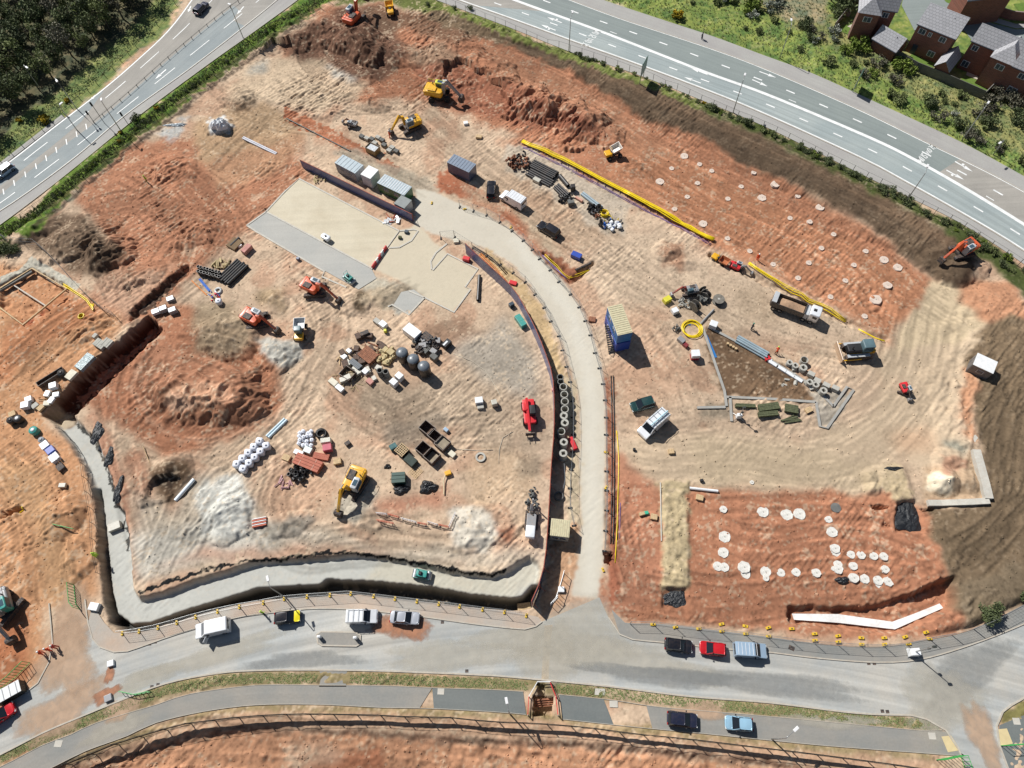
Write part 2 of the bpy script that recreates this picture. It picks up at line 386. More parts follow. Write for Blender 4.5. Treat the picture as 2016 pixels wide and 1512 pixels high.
cut([(1060, 495), (1074, 498), (1130, 545), (1168, 515), (1172, 520), (1132, 556), (1118, 552)], -.8, .2)
cut([(1030, 275), (1240, 392), (1400, 468), (1396, 474), (1238, 400), (1024, 284)], -.35, .2)
cut([(1303, 945), (1356, 945), (1356, 1158), (1304, 1160)], .32, .15, .3); cut([(1728, 925), (1778, 916), (1790, 950), (1800, 986), (1762, 988), (1745, 962), (1732, 955)], .5, .3); cut([(1765, 990), (1805, 984), (1818, 1045), (1765, 1048)], -.7, .2); cut([(1304, 1160), (1356, 1158), (1352, 1200), (1304, 1195)], -.5, .2)
cut([(0, 1448), (110, 1505), (320, 1462), (460, 1434), (700, 1440), (745, 1448), (860, 1456), (1008, 1460), (1150, 1466), (1250, 1476), (1340, 1480), (1512, 1500), (1600, 1530), (0, 1530)][1:], -.6, .3, 2)

# ---- tracks: pairs of ruts pressed by wheels and crawlers
rut = np.zeros((ny, nx)); 
def tracks(pts, n=4, spread=3.0, depth=.09, pair=2.0, wobble=.7, tread=False):
    n = int(n * 2.2)
    q = smooth_line([P(*p) for p in pts], .1)
    q = np.array(q); 
    t = np.gradient(q, axis=0); t /= np.maximum(np.hypot(t[:, 0], t[:, 1]), 1e-9)[:, None]; nn = np.c_[-t[:, 1], t[:, 0]]
    s_ = np.linspace(0, 1, len(q)); L = len(q) * .1
    for k in range(n):
        o = rnd.uniform(-spread, spread); ph = rnd.uniform(0, 6.28); fr = rnd.uniform(.6, 1.6) * L / 40
        a0 = rnd.uniform(0, .3); a1 = rnd.uniform(.7, 1)
        for side in (-pair / 2, pair / 2):
            for e in (-.08, .08):
                off = o + side + e + wobble * np.sin(ph + fr * 6.28 * s_)
                p = q + nn * off[:, None]; sel = (s_ >= a0) & (s_ <= a1)
                j = ((p[sel, 1] - Y0) / DX).round().astype(int); i = ((p[sel, 0] - X0) / DX).round().astype(int)
                ok = (i >= 0) & (i < nx) & (j >= 0) & (j < ny)
                np.minimum.at(rut, (j[ok], i[ok]), -depth * rnd.uniform(.6, 1.3))
TRACKS = [
    ([(180, 400), (215, 470), (235, 540), (255, 590)], 6, 3, .16), ([(340, 330), (400, 380), (450, 430), (470, 470)], 5, 3, .12), ([(230, 350), (300, 400), (350, 460), (330, 520)], 5, 3, .13),
    ([(170, 420), (260, 400), (360, 420), (440, 460)], 4, 3, .12), ([(480, 440), (400, 530), (300, 610), (250, 680)], 5, 2, .1),
    ([(300, 660), (250, 760), (290, 840), (400, 870), (500, 840), (560, 780), (600, 700)], 8, 3.5, .16), ([(320, 690), (400, 690), (490, 720), (520, 790), (460, 850)], 5, 2.5, .14), ([(340, 720), (320, 780), (370, 830), (460, 845)], 4, 1.5, .14),
    ([(240, 760), (230, 860), (260, 960), (280, 1060)], 4, 2, .1), ([(550, 850), (450, 890), (380, 950), (330, 1060), (300, 1130)], 4, 2.5, .12), ([(330, 1110), (390, 1020), (430, 960)], 3, 2, .12),
    ([(500, 800), (560, 900), (540, 1000), (600, 1070), (760, 1060), (960, 1070)], 5, 3, .1), ([(620, 720), (700, 800), (830, 860), (1000, 840)], 5, 3, .09), ([(740, 850), (800, 830), (870, 790)], 6, 2.5, .12),
    ([(0, 880), (60, 930), (100, 1040), (120, 1180)], 7, 4, .13), ([(0, 760), (60, 700), (130, 640), (200, 600)], 6, 3, .14), ([(20, 1180), (60, 1060), (30, 960), (0, 930)], 4, 3, .12), ([(100, 700), (160, 660), (230, 640)], 4, 2, .12),
    ([(640, 70), (740, 160), (860, 260), (950, 330), (1100, 440), (1250, 540), (1400, 640)], 7, 4, .08), ([(560, 150), (640, 190), (740, 200), (860, 190)], 5, 3, .1), ([(690, 60), (760, 130), (850, 190)], 5, 2, .16), ([(630, 60), (610, 110), (640, 150)], 6, 3, .2),
    ([(880, 70), (1000, 110), (1100, 160), (1220, 230), (1320, 300), (1500, 390), (1700, 480), (1830, 560)], 7, 4, .1), ([(920, 90), (1060, 140), (1180, 210)], 6, 2, .12), ([(1250, 300), (1400, 390), (1560, 480), (1700, 580)], 6, 6, .1),
    ([(1420, 330), (1560, 400), (1720, 500), (1800, 560)], 5, 4, .09), ([(1380, 400), (1500, 450), (1640, 530), (1730, 610)], 4, 4, .1),
    ([(1210, 860), (1300, 880), (1450, 870), (1600, 880), (1720, 830), (1800, 740), (1830, 620), (1880, 560)], 12, 6, .08), ([(1230, 930), (1400, 920), (1600, 925), (1800, 930)], 8, 3, .06),
    ([(1320, 880), (1330, 980), (1330, 1120)], 4, 1.5, .05), ([(1700, 480), (1820, 590), (1900, 640)], 4, 3, .08), ([(1290, 620), (1380, 740), (1430, 830), (1600, 860)], 6, 4, .06), ([(1200, 560), (1350, 620), (1520, 700), (1740, 760)], 7, 4, .06),
    ([(1220, 1130), (1400, 1170), (1560, 1165), (1740, 1150), (1850, 1120)], 7, 2.5, .14), ([(1400, 1050), (1500, 1090), (1700, 1080), (1840, 1120)], 5, 3, .1), ([(1220, 950), (1230, 1060), (1260, 1180)], 4, 1.2, .13), ([(1210, 1190), (1350, 1215), (1540, 1195)], 5, 1.5, .14),
    ([(1380, 1010), (1560, 1010), (1740, 1010)], 3, 2, .1), ([(0, 1490), (300, 1480), (700, 1475), (1100, 1500)], 7, 2.5, .12), ([(560, 1490), (700, 1500), (850, 1490)], 4, 2, .12), ([(1100, 1490), (1500, 1530), (1700, 1540)], 4, 3, .1),
    ([(1990, 700), (1950, 860), (1930, 1000)], 6, 4, .1), ([(1200, 160), (1400, 270), (1600, 360), (1800, 470)], 8, 4, .1), ([(1870, 1120), (1950, 1060), (2016, 980)], 4, 2, .12),
    ([(560, 520), (640, 600), (640, 680), (560, 760)], 4, 3, .1), ([(750, 610), (830, 560)], 5, 1.6, .1), ([(640, 260), (780, 330), (860, 380)], 3, 2, .07), ([(420, 160), (520, 220), (640, 250)], 4, 3, .09), ([(400, 330), (480, 260), (560, 170)], 3, 3, .08)]
for t_ in TRACKS: tracks(*t_)
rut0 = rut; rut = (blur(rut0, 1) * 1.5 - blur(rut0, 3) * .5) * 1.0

# ---- what stays smooth: under the road sheets and the pads
def band(pts, close): return list(pts) + list(close)
ROAD_TL_AREA = [(-60, 370), (100, 228), (245, 105), (320, 35), (352, -30), (680, -30), (500, 62), (375, 157), (270, 232), (150, 325), (84, 382), (-60, 498)]
ROAD_TR_AREA = [(820, -20), (854, -2), (1008, 60), (1120, 104), (1258, 151), (1383, 201), (1512, 256), (1712, 355), (1887, 441), (2016, 524), (2120, 590), (2120, 410), (2016, 340), (1887, 270), (1724, 195), (1594, 136), (1512, 106), (1408, 68), (1320, 40), (1180, -10), (1160, -30), (820, -30)]
ROAD_S_N = [(-40, 1424), (-2, 1398), (50, 1364), (75, 1345), (97, 1304), (104, 1266), (96, 1186), (168, 1180), (174, 1226), (183, 1258), (197, 1274), (225, 1284), (252, 1282), (350, 1248), (450, 1220), (504, 1210), (604, 1199), (679, 1199), (754, 1205), (829, 1214), (929, 1228), (1008, 1237), (1033, 1239), (1055, 1233), (1067, 1224),
            (1094, 1226), (1105, 1216), (1125, 1171), (1180, 1176), (1198, 1216), (1220, 1249), (1245, 1259), (1308, 1265), (1443, 1279), (1512, 1284), (1612, 1296), (1727, 1304), (1812, 1298), (1912, 1269), (2016, 1228), (2090, 1190)]
ROAD_S_S = [(-40, 1504), (0, 1486), (82, 1444), (140, 1419), (225, 1384), (325, 1346), (425, 1326), (504, 1320), (629, 1319), (754, 1321), (929, 1328), (1008, 1333), (1195, 1351), (1358, 1371), (1512, 1383), (1687, 1404), (1794, 1408), (1824, 1416), (1862, 1438), (1887, 1476), (1902, 1512), (1912, 1560), (1990, 1560), (1984, 1512), (1967, 1466), (1962, 1429), (1974, 1401), (2016, 1374), (2090, 1335)]
PATH_N = [(-60, 1528), (0, 1510), (82, 1468), (140, 1446), (190, 1423), (312, 1386), (375, 1366), (504, 1349), (629, 1349), (754, 1350), (851, 1354), (1008, 1360), (1188, 1376), (1300, 1392), (1512, 1410), (1812, 1438), (1862, 1438), (1882, 1476)]
PATH_S = [(0, 1560), (107, 1509), (170, 1478), (250, 1449), (307, 1423), (400, 1401), (504, 1388), (629, 1387), (754, 1393), (854, 1395), (1008, 1404), (1108, 1416), (1258, 1432), (1383, 1444), (1512, 1457), (1637, 1469), (1837, 1484), (1902, 1489)]
FOOT_N = [(183, 1190), (205, 1225), (225, 1246), (287, 1242), (350, 1224), (400, 1208), (504, 1184), (604, 1176), (700, 1172), (804, 1182), (929, 1196), (1004, 1203), (1060, 1215)]
FOOT_E = [(1204, 1200), (1230, 1226), (1300, 1228), (1400, 1240), (1512, 1254), (1612, 1268), (1727, 1274), (1812, 1262), (1912, 1240), (2016, 1190), (2080, 1155)]
KERB_L = ROAD_S_N[7:25]; KERB_R = ROAD_S_N[29:]
PAD_SAND = [(589, 352), (786, 455), (731, 528), (524, 417)]
PAD_GREY = [(524, 417), (731, 528), (741, 548), (706, 570), (639, 533), (504, 455), (486, 444)]
YARD = [(881, 500), (941, 530), (916, 565), (926, 569), (894, 614), (836, 585), (800, 560), (760, 540), (731, 528), (786, 455), (820, 440)]
HAUL = [(820, 372), (854, 378), (904, 400), (961, 425), (1008, 453), (1058, 503), (1113, 558), (1148, 615), (1178, 693), (1190, 756), (1193, 831), (1190, 956), (1188, 1081), (1183, 1134), (1180, 1179), (1125, 1174), (1130, 1134), (1143, 1081),
        (1145, 1031), (1140, 931), (1143, 856), (1140, 781), (1133, 756), (1125, 728), (1108, 678), (1083, 633), (1055, 578), (1008, 518), (960, 490), (929, 478), (880, 470), (840, 455), (815, 440)]
flat = np.zeros((ny, nx))
for poly in (ROAD_TL_AREA, ROAD_TR_AREA, [(1652, -60), (1650, 56), (1733, 108), (1800, 142), (1932, 198), (2080, 260), (2080, -60)], ROAD_S_N + ROAD_S_S[::-1], FOOT_N + [(1067, 1224), (1008, 1237), (829, 1214), (604, 1199), (350, 1248), (225, 1284), (183, 1258), (172, 1190)],
             FOOT_E + [(2090, 1190), (1912, 1269), (1812, 1298), (1727, 1304), (1512, 1284), (1308, 1265), (1220, 1249)], PATH_N + PATH_S[::-1], PAD_SAND, PAD_GREY):
    flat = np.maximum(flat, inside(poly))
hold = np.maximum(blur(flat, 2), 0); hold = np.clip(hold * 2.5, 0, 1)
pads = np.clip(blur(np.maximum(inside(YARD), inside(HAUL)), 2) * 1.6, 0, 1)
grassy_tr = inside([(1130, -40), (1316, 54), (1508, 120), (1720, 210), (1883, 286), (2016, 358), (2140, 430), (2140, -60)])
grassy_tl = inside([(-200, 360), (0, 334), (125, 242), (245, 130), (337, 50), (380, -40), (-200, -40)])
cutm = np.zeros((ny, nx))
for m in CUTS: cutm = np.maximum(cutm, m)
am = 1 - .85 * pads; chm = inside(CHAN, 0, .3); am = am * (1 - .75 * chm); am = am * (1 - .5 * inside([(1850, 545), (1945, 640), (1905, 730), (1880, 900), (1830, 940), (1730, 965), (1220, 950), (1220, 870), (1450, 850), (1600, 855), (1740, 690)], 0, 2))
hgt = hgt * (1 - np.clip(blur(flat, 5) * 3, 0, 1) * (hgt > 0))
streak_h = noise(.5, 2.6, .8, R(42), 5) * np.clip(N_l + .5, 0, 1.5) + noise(.5, 2.6, .8, R(-35), 5) * np.clip(-N_l + .5, 0, 1.5)
rough_amp = (.03 + .035 * np.clip(N_l + .3, 0, 1.6)) * am
heapy = np.clip(blur(np.abs(hgt) > .15, 3) * 1.0, 0, 1)
soilx = inside([(200, 330), (500, 100), (640, 10), (900, 10), (1240, 180), (1240, 290), (1050, 280), (860, 200), (620, 280), (600, 400), (330, 560), (120, 520), (60, 440)], 6, 2)
heapy = heapy * (1 - .8 * inside([(1130, 92), (1300, 160), (1500, 260), (1900, 470), (2060, 600), (2060, 1200), (1880, 1200), (1940, 600), (1560, 400), (1150, 180)], 0, 1))
hgt = hgt + .22 * RIDG * noise(1, 5, .8) * .5 * heapy * (1 - hold) * (1 - chm) + (rough_amp * (1 + .8 * soilx + .5 * heapy * (1 - pads))) * (N_f * .3 + N_m * .28 + .4 * streak_h) * (1 - hold) + .04 * N_l * am * (1 - hold) * (1 - cutm) + rut * (.4 + .6 * am) * (1 - hold) * (1 - .75 * pads) * (1 - chm)
hgt = hgt - .06 * hold * (1 - np.clip(cutm * 3, 0, 1))
hgt = np.where(flat > .5, np.minimum(hgt, -.03), hgt)
def hz(x, y):
    i = (x - X0) / DX; j = (y - Y0) / DX; i = min(max(i, 0), nx - 2.001); j = min(max(j, 0), ny - 2.001)
    a, b = int(i), int(j); u, v = i - a, j - b
    return float(hgt[b, a] * (1 - u) * (1 - v) + hgt[b, a + 1] * u * (1 - v) + hgt[b + 1, a] * (1 - u) * v + hgt[b + 1, a + 1] * u * v)
def G(px, py, up=0.0):
    """the ground point under a photo pixel (or the ground below a point 'up' metres above it)"""
    z = 0.0
    for _ in range(4): q = P(px, py, z + up); z = hz(*q)
    return Vector((q[0], q[1], z))

# ---- colour of the soils (mostly albedo; shade in the cuts and by one mound is painted in)
U, V = pix(GX, GY, hgt)
TAN = C(211, 183, 155); RED = C(186, 126, 92); ORG = C(204, 146, 110); BRN = C(118, 92, 72); TOP = C(128, 110, 86); SAND = C(212, 194, 164); GREY = C(186, 180, 168)
PALE = C(218, 200, 172); GRAV = C(158, 150, 136); DRED = C(150, 92, 68); LEFT = C(206, 150, 104); GRASS = C(120, 146, 62, 1.3); SCRUB = C(112, 118, 68, 1.3); DUSTY = C(196, 170, 140)
col = np.ones((ny, nx, 3)) * TAN
def dab(poly, c, wob=6, soft=.6, op=1.0, fine=3):
    global col
    m = inside(poly, wob, soft, fine)[..., None] * op; col = col * (1 - m) + c * m
def dabr(pts, wpx, c, wob=4, soft=.5, op=1.0, fine=2.5):
    global col
    m = ribbon(pts, wpx, wob, soft, fine)[..., None] * op; col = col * (1 - m) + c * m
_n = noise(4, 30, 1.2); _t = np.clip((_n - .2) * 1.2, 0, 1)[..., None]
col = col * (1 - .38 * _t) + RED * .38 * _t
dab([(540, 100), (640, 10), (870, 15), (1240, 170), (1300, 190), (1850, 545), (1760, 670), (1400, 478), (1240, 392), (1010, 275), (860, 200), (740, 200), (620, 160)], RED)
dab([(1240, 250), (1330, 300), (1840, 560), (1750, 668), (1400, 478), (1180, 350)], C(196, 134, 96), op=.95)
dab([(540, 100), (610, 30), (700, 10), (780, 40), (800, 110), (780, 150), (690, 160), (600, 130)], C(112, 84, 68), op=.85); dab([(700, 20), (860, 10), (980, 60), (900, 90), (820, 60), (740, 60)], BRN, op=.8)
dab([(800, 90), (870, 80), (900, 120), (850, 140), (810, 130)], C(150, 130, 108), op=.7)
dab([(820, 140), (900, 110), (960, 150), (1060, 170), (1210, 240), (1190, 270), (1050, 265), (900, 215), (840, 185)], DRED, op=.75)
dab([(1050, 190), (1110, 190), (1160, 220), (1190, 240), (1150, 262), (1070, 255)], C(110, 62, 46), op=.5)
dab([(940, 80), (1090, 140), (1230, 220), (1330, 300), (1290, 320), (1160, 240), (1010, 160)], ORG, op=.6)
dab([(150, 380), (240, 300), (330, 270), (560, 270), (600, 330), (600, 380), (480, 460), (330, 590), (250, 640), (180, 580), (220, 480)], RED, op=.95)
dab([(380, 250), (480, 190), (560, 220), (600, 260), (560, 330), (440, 370), (380, 320)], C(190, 158, 122), op=.9); dab([(500, 110), (620, 120), (720, 170), (640, 220), (560, 200), (480, 200), (430, 190)], C(214, 190, 160), op=.85)
dab([(440, 190), (500, 180), (500, 210), (460, 220)], C(120, 92, 68), op=.7); dab([(500, 120), (540, 115), (530, 140), (495, 140)], GREY); dab([(655, 140), (705, 150), (700, 160), (660, 155)], C(200, 198, 190))
dab([(405, 238), (440, 228), (463, 245), (450, 262), (415, 262)], C(226, 228, 228), 1, .2)
dab([(315, 262), (345, 240), (372, 225), (362, 250), (338, 280)], C(196, 204, 206), 3, .3, .8)
dab([(230, 350), (300, 280), (400, 330), (600, 260), (590, 330), (500, 400), (430, 470), (340, 430)], RED, op=.5)
dab([(30, 460), (100, 410), (170, 430), (240, 500), (215, 545), (130, 520), (60, 490)], C(122, 100, 80), op=.95); dab([(165, 480), (230, 480), (225, 530), (190, 535)], C(92, 72, 56), op=.6)
dab([(190, 535), (340, 520), (250, 620), (200, 590), (180, 550)], C(204, 166, 138), op=.8)
dab([(-60, 500), (60, 520), (140, 560), (250, 640), (160, 740), (90, 800), (110, 850), (180, 920), (195, 1060), (200, 1180), (100, 1200), (90, 1300), (40, 1370), (-60, 1400)], LEFT, op=.95)
dab([(0, 900), (80, 930), (130, 1080), (150, 1180), (100, 1190), (60, 1040), (0, 960)], C(220, 172, 124), 5, 1, .8); dab([(100, 560), (200, 600), (180, 640), (60, 700), (0, 760), (0, 680)], C(196, 124, 80), op=.6); dab([(-50, 1200), (60, 1190), (60, 1330), (-50, 1380)], C(176, 98, 56), op=.7)
dab([(40, 530), (62, 505), (158, 560), (150, 572), (100, 555), (62, 528), (0, 562), (0, 545)], C(196, 192, 178), 0, .1, fine=.6); dab([(0, 575), (62, 535), (135, 572), (52, 632), (0, 600)], C(206, 148, 104), 0, .2); dab([(128, 580), (135, 570), (60, 640), (48, 636)], C(168, 88, 56), 0, .2)
dab([(265, 620), (300, 640), (170, 790), (240, 850), (330, 900), (470, 860), (560, 800), (520, 700), (420, 620), (330, 600)], RED); dab([(300, 680), (420, 700), (500, 740), (500, 800), (430, 850), (310, 820), (270, 740)], C(176, 124, 94), op=.7)
dabr([(285, 700), (262, 760), (290, 830), (360, 868), (450, 862), (520, 810)], 9, C(216, 166, 134), 3, .2, .7); dabr([(300, 715), (282, 770), (320, 830), (400, 850)], 5, C(128, 80, 58), 3, .2, .7); dabr([(430, 838), (480, 822), (500, 790), (498, 770)], 22, C(124, 84, 64), 4, .3, .7); dab([(320, 765), (370, 740), (430, 755), (460, 785), (400, 800), (340, 812)], C(204, 156, 124), 4, .3, .9); dab([(325, 775), (350, 770), (385, 800), (340, 812)], C(222, 178, 148), 2, .2, .9)  # wide dark crescent paints the shade on the mound's lower right side
dab([(170, 800), (215, 850), (250, 960), (262, 1130), (250, 1080), (215, 940)], C(200, 148, 118), 2, .3); dab([(240, 900), (290, 900), (300, 1060), (310, 1130), (265, 1150), (255, 1000)], C(170, 112, 82), op=.7)
dab([(385, 600), (470, 590), (490, 680), (440, 700), (385, 690)], C(172, 152, 124), op=.9); dab([(510, 570), (570, 570), (560, 610), (510, 600)], C(170, 146, 112), op=.8); dab([(500, 665), (590, 675), (600, 700), (560, 730), (520, 715)], C(192, 190, 182), 3, .3)
dab([(690, 580), (725, 570), (715, 612), (690, 610)], C(110, 92, 72), 2, .3)
dab([(290, 915), (370, 905), (380, 935), (330, 990), (300, 970)], C(116, 92, 70), 3, .3); dab([(300, 935), (350, 925), (340, 970), (305, 960)], C(84, 68, 56), 2, .3)
dab([(250, 960), (330, 1000), (400, 930), (480, 930), (500, 1000), (620, 1050), (760, 1070), (1000, 1080), (1060, 1090), (1050, 1110), (900, 1110), (700, 1085), (480, 1100), (280, 1150), (262, 1080)], C(196, 184, 166), 7, .8, .85)
dab([(250, 1040), (500, 1020), (620, 1050), (440, 1100), (280, 1140)], C(204, 200, 190), 6, .8, .8); dab([(380, 960), (470, 935), (498, 1000), (480, 1060), (400, 1055)], C(212, 212, 206), 3, .3)
dab([(540, 880), (660, 880), (660, 1000), (560, 1060), (500, 1000)], C(204, 164, 134), 8, 1, .8); dab([(505, 1035), (620, 1015), (600, 1050), (520, 1060)], C(170, 164, 152), 3, .4, .8); dab([(660, 985), (740, 950), (745, 1000), (700, 1035), (660, 1015)], C(182, 176, 162), 3, .3, .9)
dab([(880, 1010), (940, 995), (985, 1030), (970, 1085), (890, 1075)], C(216, 208, 194), 4, .4); dab([(745, 980), (880, 960), (880, 1000), (750, 1010)], C(192, 128, 98), 5, .6, .8); dab([(300, 1120), (420, 1080), (700, 1075), (800, 1090), (500, 1095)], C(196, 140, 108), 5, .6, .7); dab([(975, 1030), (1010, 1035), (1000, 1075), (975, 1065)], C(160, 98, 68), 3, .3, .8)
dab([(700, 760), (880, 740), (1000, 640), (1060, 680), (1080, 800), (1070, 900), (960, 900), (900, 830), (740, 850)], C(172, 152, 130), 8, 1.5, .8); dab([(830, 640), (900, 620), (960, 660), (880, 680)], C(150, 120, 98), 4, .5, .8); dab([(750, 840), (870, 810), (900, 830), (820, 880), (760, 880)], C(168, 152, 134), 4, .5, .8)
dab([(880, 700), (1000, 620), (1060, 700), (1060, 780), (980, 760)], C(170, 162, 150), 6, 1, .85); dab([(930, 880), (1060, 900), (1060, 980), (930, 1000)], C(198, 168, 134), 6, 1, .6); dab([(1020, 900), (1070, 900), (1060, 940), (1025, 945)], C(130, 118, 102), 3, .5, .6)
dab([(0, 1460), (160, 1500), (330, 1466), (460, 1440), (700, 1446), (1008, 1466), (1340, 1486), (1600, 1520), (1600, 1560), (0, 1560)], C(206, 150, 112), 3, .3); dab([(640, 1470), (760, 1480), (760, 1520), (600, 1520)], C(178, 116, 82), 5, .4)
dab([(560, 1460), (700, 1470), (640, 1500), (580, 1530), (560, 1500)], C(214, 176, 146), 6, .6, .8)
dabr([(120, 1506), (250, 1462), (400, 1424), (504, 1412), (700, 1412), (850, 1418), (1008, 1432), (1200, 1446), (1400, 1468), (1600, 1490), (1850, 1530)], 44, C(204, 164, 132), 2, .3); dabr([(100, 1512), (250, 1452), (400, 1404), (504, 1393), (754, 1396), (1008, 1407), (1258, 1436), (1512, 1462), (1840, 1490)], 12, C(140, 130, 84), 2, .3, .9)
dabr([(150, 1516), (330, 1468), (460, 1438), (700, 1442), (870, 1452), (1008, 1462), (1200, 1472), (1340, 1482), (1512, 1502), (1700, 1530)], 7, C(120, 86, 66), 2, .2, .9)
dabr([(-30, 1505), (82, 1456), (190, 1408), (325, 1358), (425, 1340), (504, 1334), (629, 1334), (754, 1336), (1008, 1346), (1195, 1363), (1358, 1382), (1512, 1396), (1687, 1415), (1800, 1424), (1850, 1432)], 30, C(146, 132, 92), 2, .3)
dabr([(690, 1332), (800, 1340), (900, 1344)], 22, C(158, 136, 98), 3, .4, .7); dabr([(1195, 1362), (1300, 1378), (1420, 1388)], 26, C(198, 172, 142), 3, .4, .9)
dab([(1974, 1400), (2020, 1374), (2080, 1370), (2060, 1410), (1968, 1428)], C(134, 128, 74), 1, .2)
dab([(1200, 980), (1230, 950), (1300, 950), (1380, 960), (1560, 965), (1760, 970), (1830, 1010), (1870, 1150), (1920, 1190), (1890, 1250), (1700, 1260), (1400, 1235), (1240, 1225), (1200, 1200)], C(190, 128, 94), 4, .3)
dab([(1200, 870), (1300, 960), (1310, 1160), (1250, 1200), (1205, 1200)], C(192, 130, 98), 4, .4, .9); dabr([(1198, 740), (1203, 850), (1206, 1000), (1206, 1190)], 18, C(176, 108, 78), 1, .2)
dab([(1150, 500), (1260, 440), (1400, 490), (1750, 680), (1760, 740), (1600, 700), (1400, 640), (1290, 600), (1180, 590)], C(204, 180, 154), 8, 1.5, .85)
dab([(1215, 620), (1290, 600), (1380, 760), (1280, 800), (1230, 860), (1205, 760)], C(200, 160, 130), 8, 1.5, .7)
dab([(1850, 545), (1945, 640), (1960, 680), (1905, 730), (1880, 840), (1900, 880), (1830, 940), (1780, 900), (1730, 965), (1560, 960), (1380, 955), (1300, 955), (1220, 880), (1300, 850), (1450, 860), (1600, 860), (1720, 800), (1740, 680), (1800, 620)], C(214, 190, 160), 6, .8, .95)
dab([(1835, 545), (1900, 560), (1955, 640), (1880, 680), (1760, 690)], C(214, 192, 158), 4, .4); dab([(1300, 945), (1356, 945), (1358, 1160), (1304, 1162)], C(204, 184, 144), 1, .15); dab([(1728, 925), (1778, 916), (1790, 950), (1800, 986), (1762, 988), (1745, 962), (1700, 968), (1700, 930)], C(206, 184, 146), 2, .2)
dab([(1350, 870), (1600, 880), (1800, 930), (1720, 965), (1380, 950)], C(208, 186, 154), 5, .8, .7); dab([(1740, 860), (1820, 830), (1840, 880), (1780, 900)], C(212, 168, 132), 5, 1, .6)
dab([(1384, 650), (1402, 645), (1560, 730), (1600, 778), (1600, 790), (1436, 782), (1430, 800), (1424, 780)], C(124, 98, 74), 1, .2); dab([(1596, 770), (1644, 768), (1672, 778), (1640, 842), (1612, 842)], C(182, 172, 158), 1, .2)
dab([(1380, 800), (1440, 790), (1440, 830), (1370, 820)], C(168, 152, 132), 2, .4); dab([(1820, 920), (1860, 920), (1940, 890), (1945, 985), (1825, 985)], C(202, 172, 140), 2, .3); dab([(1855, 895), (1905, 905), (1900, 925), (1855, 935)], C(196, 152, 124), 2, .2)
dab([(1822, 935), (1850, 930), (1885, 940), (1870, 975), (1830, 970)], C(240, 226, 200), 1, .2); dab([(1850, 865), (1910, 875), (1895, 890), (1860, 880)], C(160, 156, 140), 2, .4)
dab([(1885, 545), (1990, 560), (2060, 700), (1960, 640), (1900, 590)], C(196, 140, 104), 5, .5); dab([(1850, 500), (1925, 520), (1915, 560), (1880, 568), (1840, 530)], C(84, 64, 50), 3, .3)
dab([(1945, 640), (1990, 620), (2120, 680), (2120, 1200), (1980, 1200), (1920, 1230), (1870, 1200), (1862, 1140), (1825, 1040), (1830, 1000), (1945, 985), (1930, 880), (1915, 780), (1940, 740), (1900, 730)], C(128, 108, 84), 4, .3)
dab([(1895, 720), (1940, 735), (1915, 800), (1925, 880), (1905, 870), (1890, 800)], C(206, 150, 112), 4, .4); dab([(1880, 1150), (2016, 1100), (2016, 1190), (1900, 1240)], C(128, 112, 90), 5, .4, .8)
dab([(960, 48), (1120, 104), (1258, 158), (1383, 212), (1500, 268), (1712, 372), (1800, 420), (1900, 478), (1925, 520), (1880, 560), (1829, 533), (1774, 496), (1687, 428), (1587, 376), (1512, 343), (1373, 273), (1273, 233), (1200, 190), (1140, 150), (1060, 112), (960, 72)], C(110, 91, 72), 4, .3); dab([(860, 10), (1000, 60), (1010, 90), (900, 60), (840, 30)], C(126, 106, 82), 4, .4)
dabr([(1150, 130), (1300, 195), (1450, 262), (1600, 330), (1750, 410), (1870, 480)], 20, C(132, 106, 82), 3, .4, .5)
dab([(560, 215), (570, 212), (745, 305), (790, 330), (780, 345), (560, 235)], C(190, 120, 84), 1, .1); dab([(640, 300), (700, 290), (860, 370), (850, 400), (820, 390), (700, 330)], C(176, 166, 148), 4, .4, .8)
dab([(860, 345), (880, 335), (1000, 400), (1065, 470), (1075, 500), (1050, 490), (990, 430), (900, 385), (860, 375)], C(184, 112, 78), 1, .15); dab([(845, 430), (1000, 330), (1230, 440), (1100, 520), (1000, 420)], C(198, 166, 136), 6, .8, .5); dab([(900, 350), (1080, 460), (1110, 520), (1060, 480), (990, 410), (910, 370)], C(184, 166, 140), 4, .5, .6)
dab([(1010, 285), (1040, 285), (1240, 400), (1230, 465), (1200, 460), (1000, 330)], C(196, 182, 164), 4, .4, .9); dab([(1050, 500), (1075, 490), (1150, 540), (1120, 560)], C(158, 100, 72), 1, .2)
dab([(1440, 560), (1510, 575), (1520, 640), (1450, 620)], C(168, 146, 120), 5, .8, .5); dab([(1300, 480), (1350, 480), (1345, 535), (1300, 520)], C(166, 120, 92), 2, .3, .8)
dab([(640, 1), (700, -20), (900, -20), (860, 20), (760, 5), (690, 8)], C(110, 120, 58), 3, .3)
dab([(1656, -60), (1654, 50), (1733, 104), (1800, 138), (1932, 194), (2080, 256), (2080, -60)], C(120, 116, 110), 0, .2)
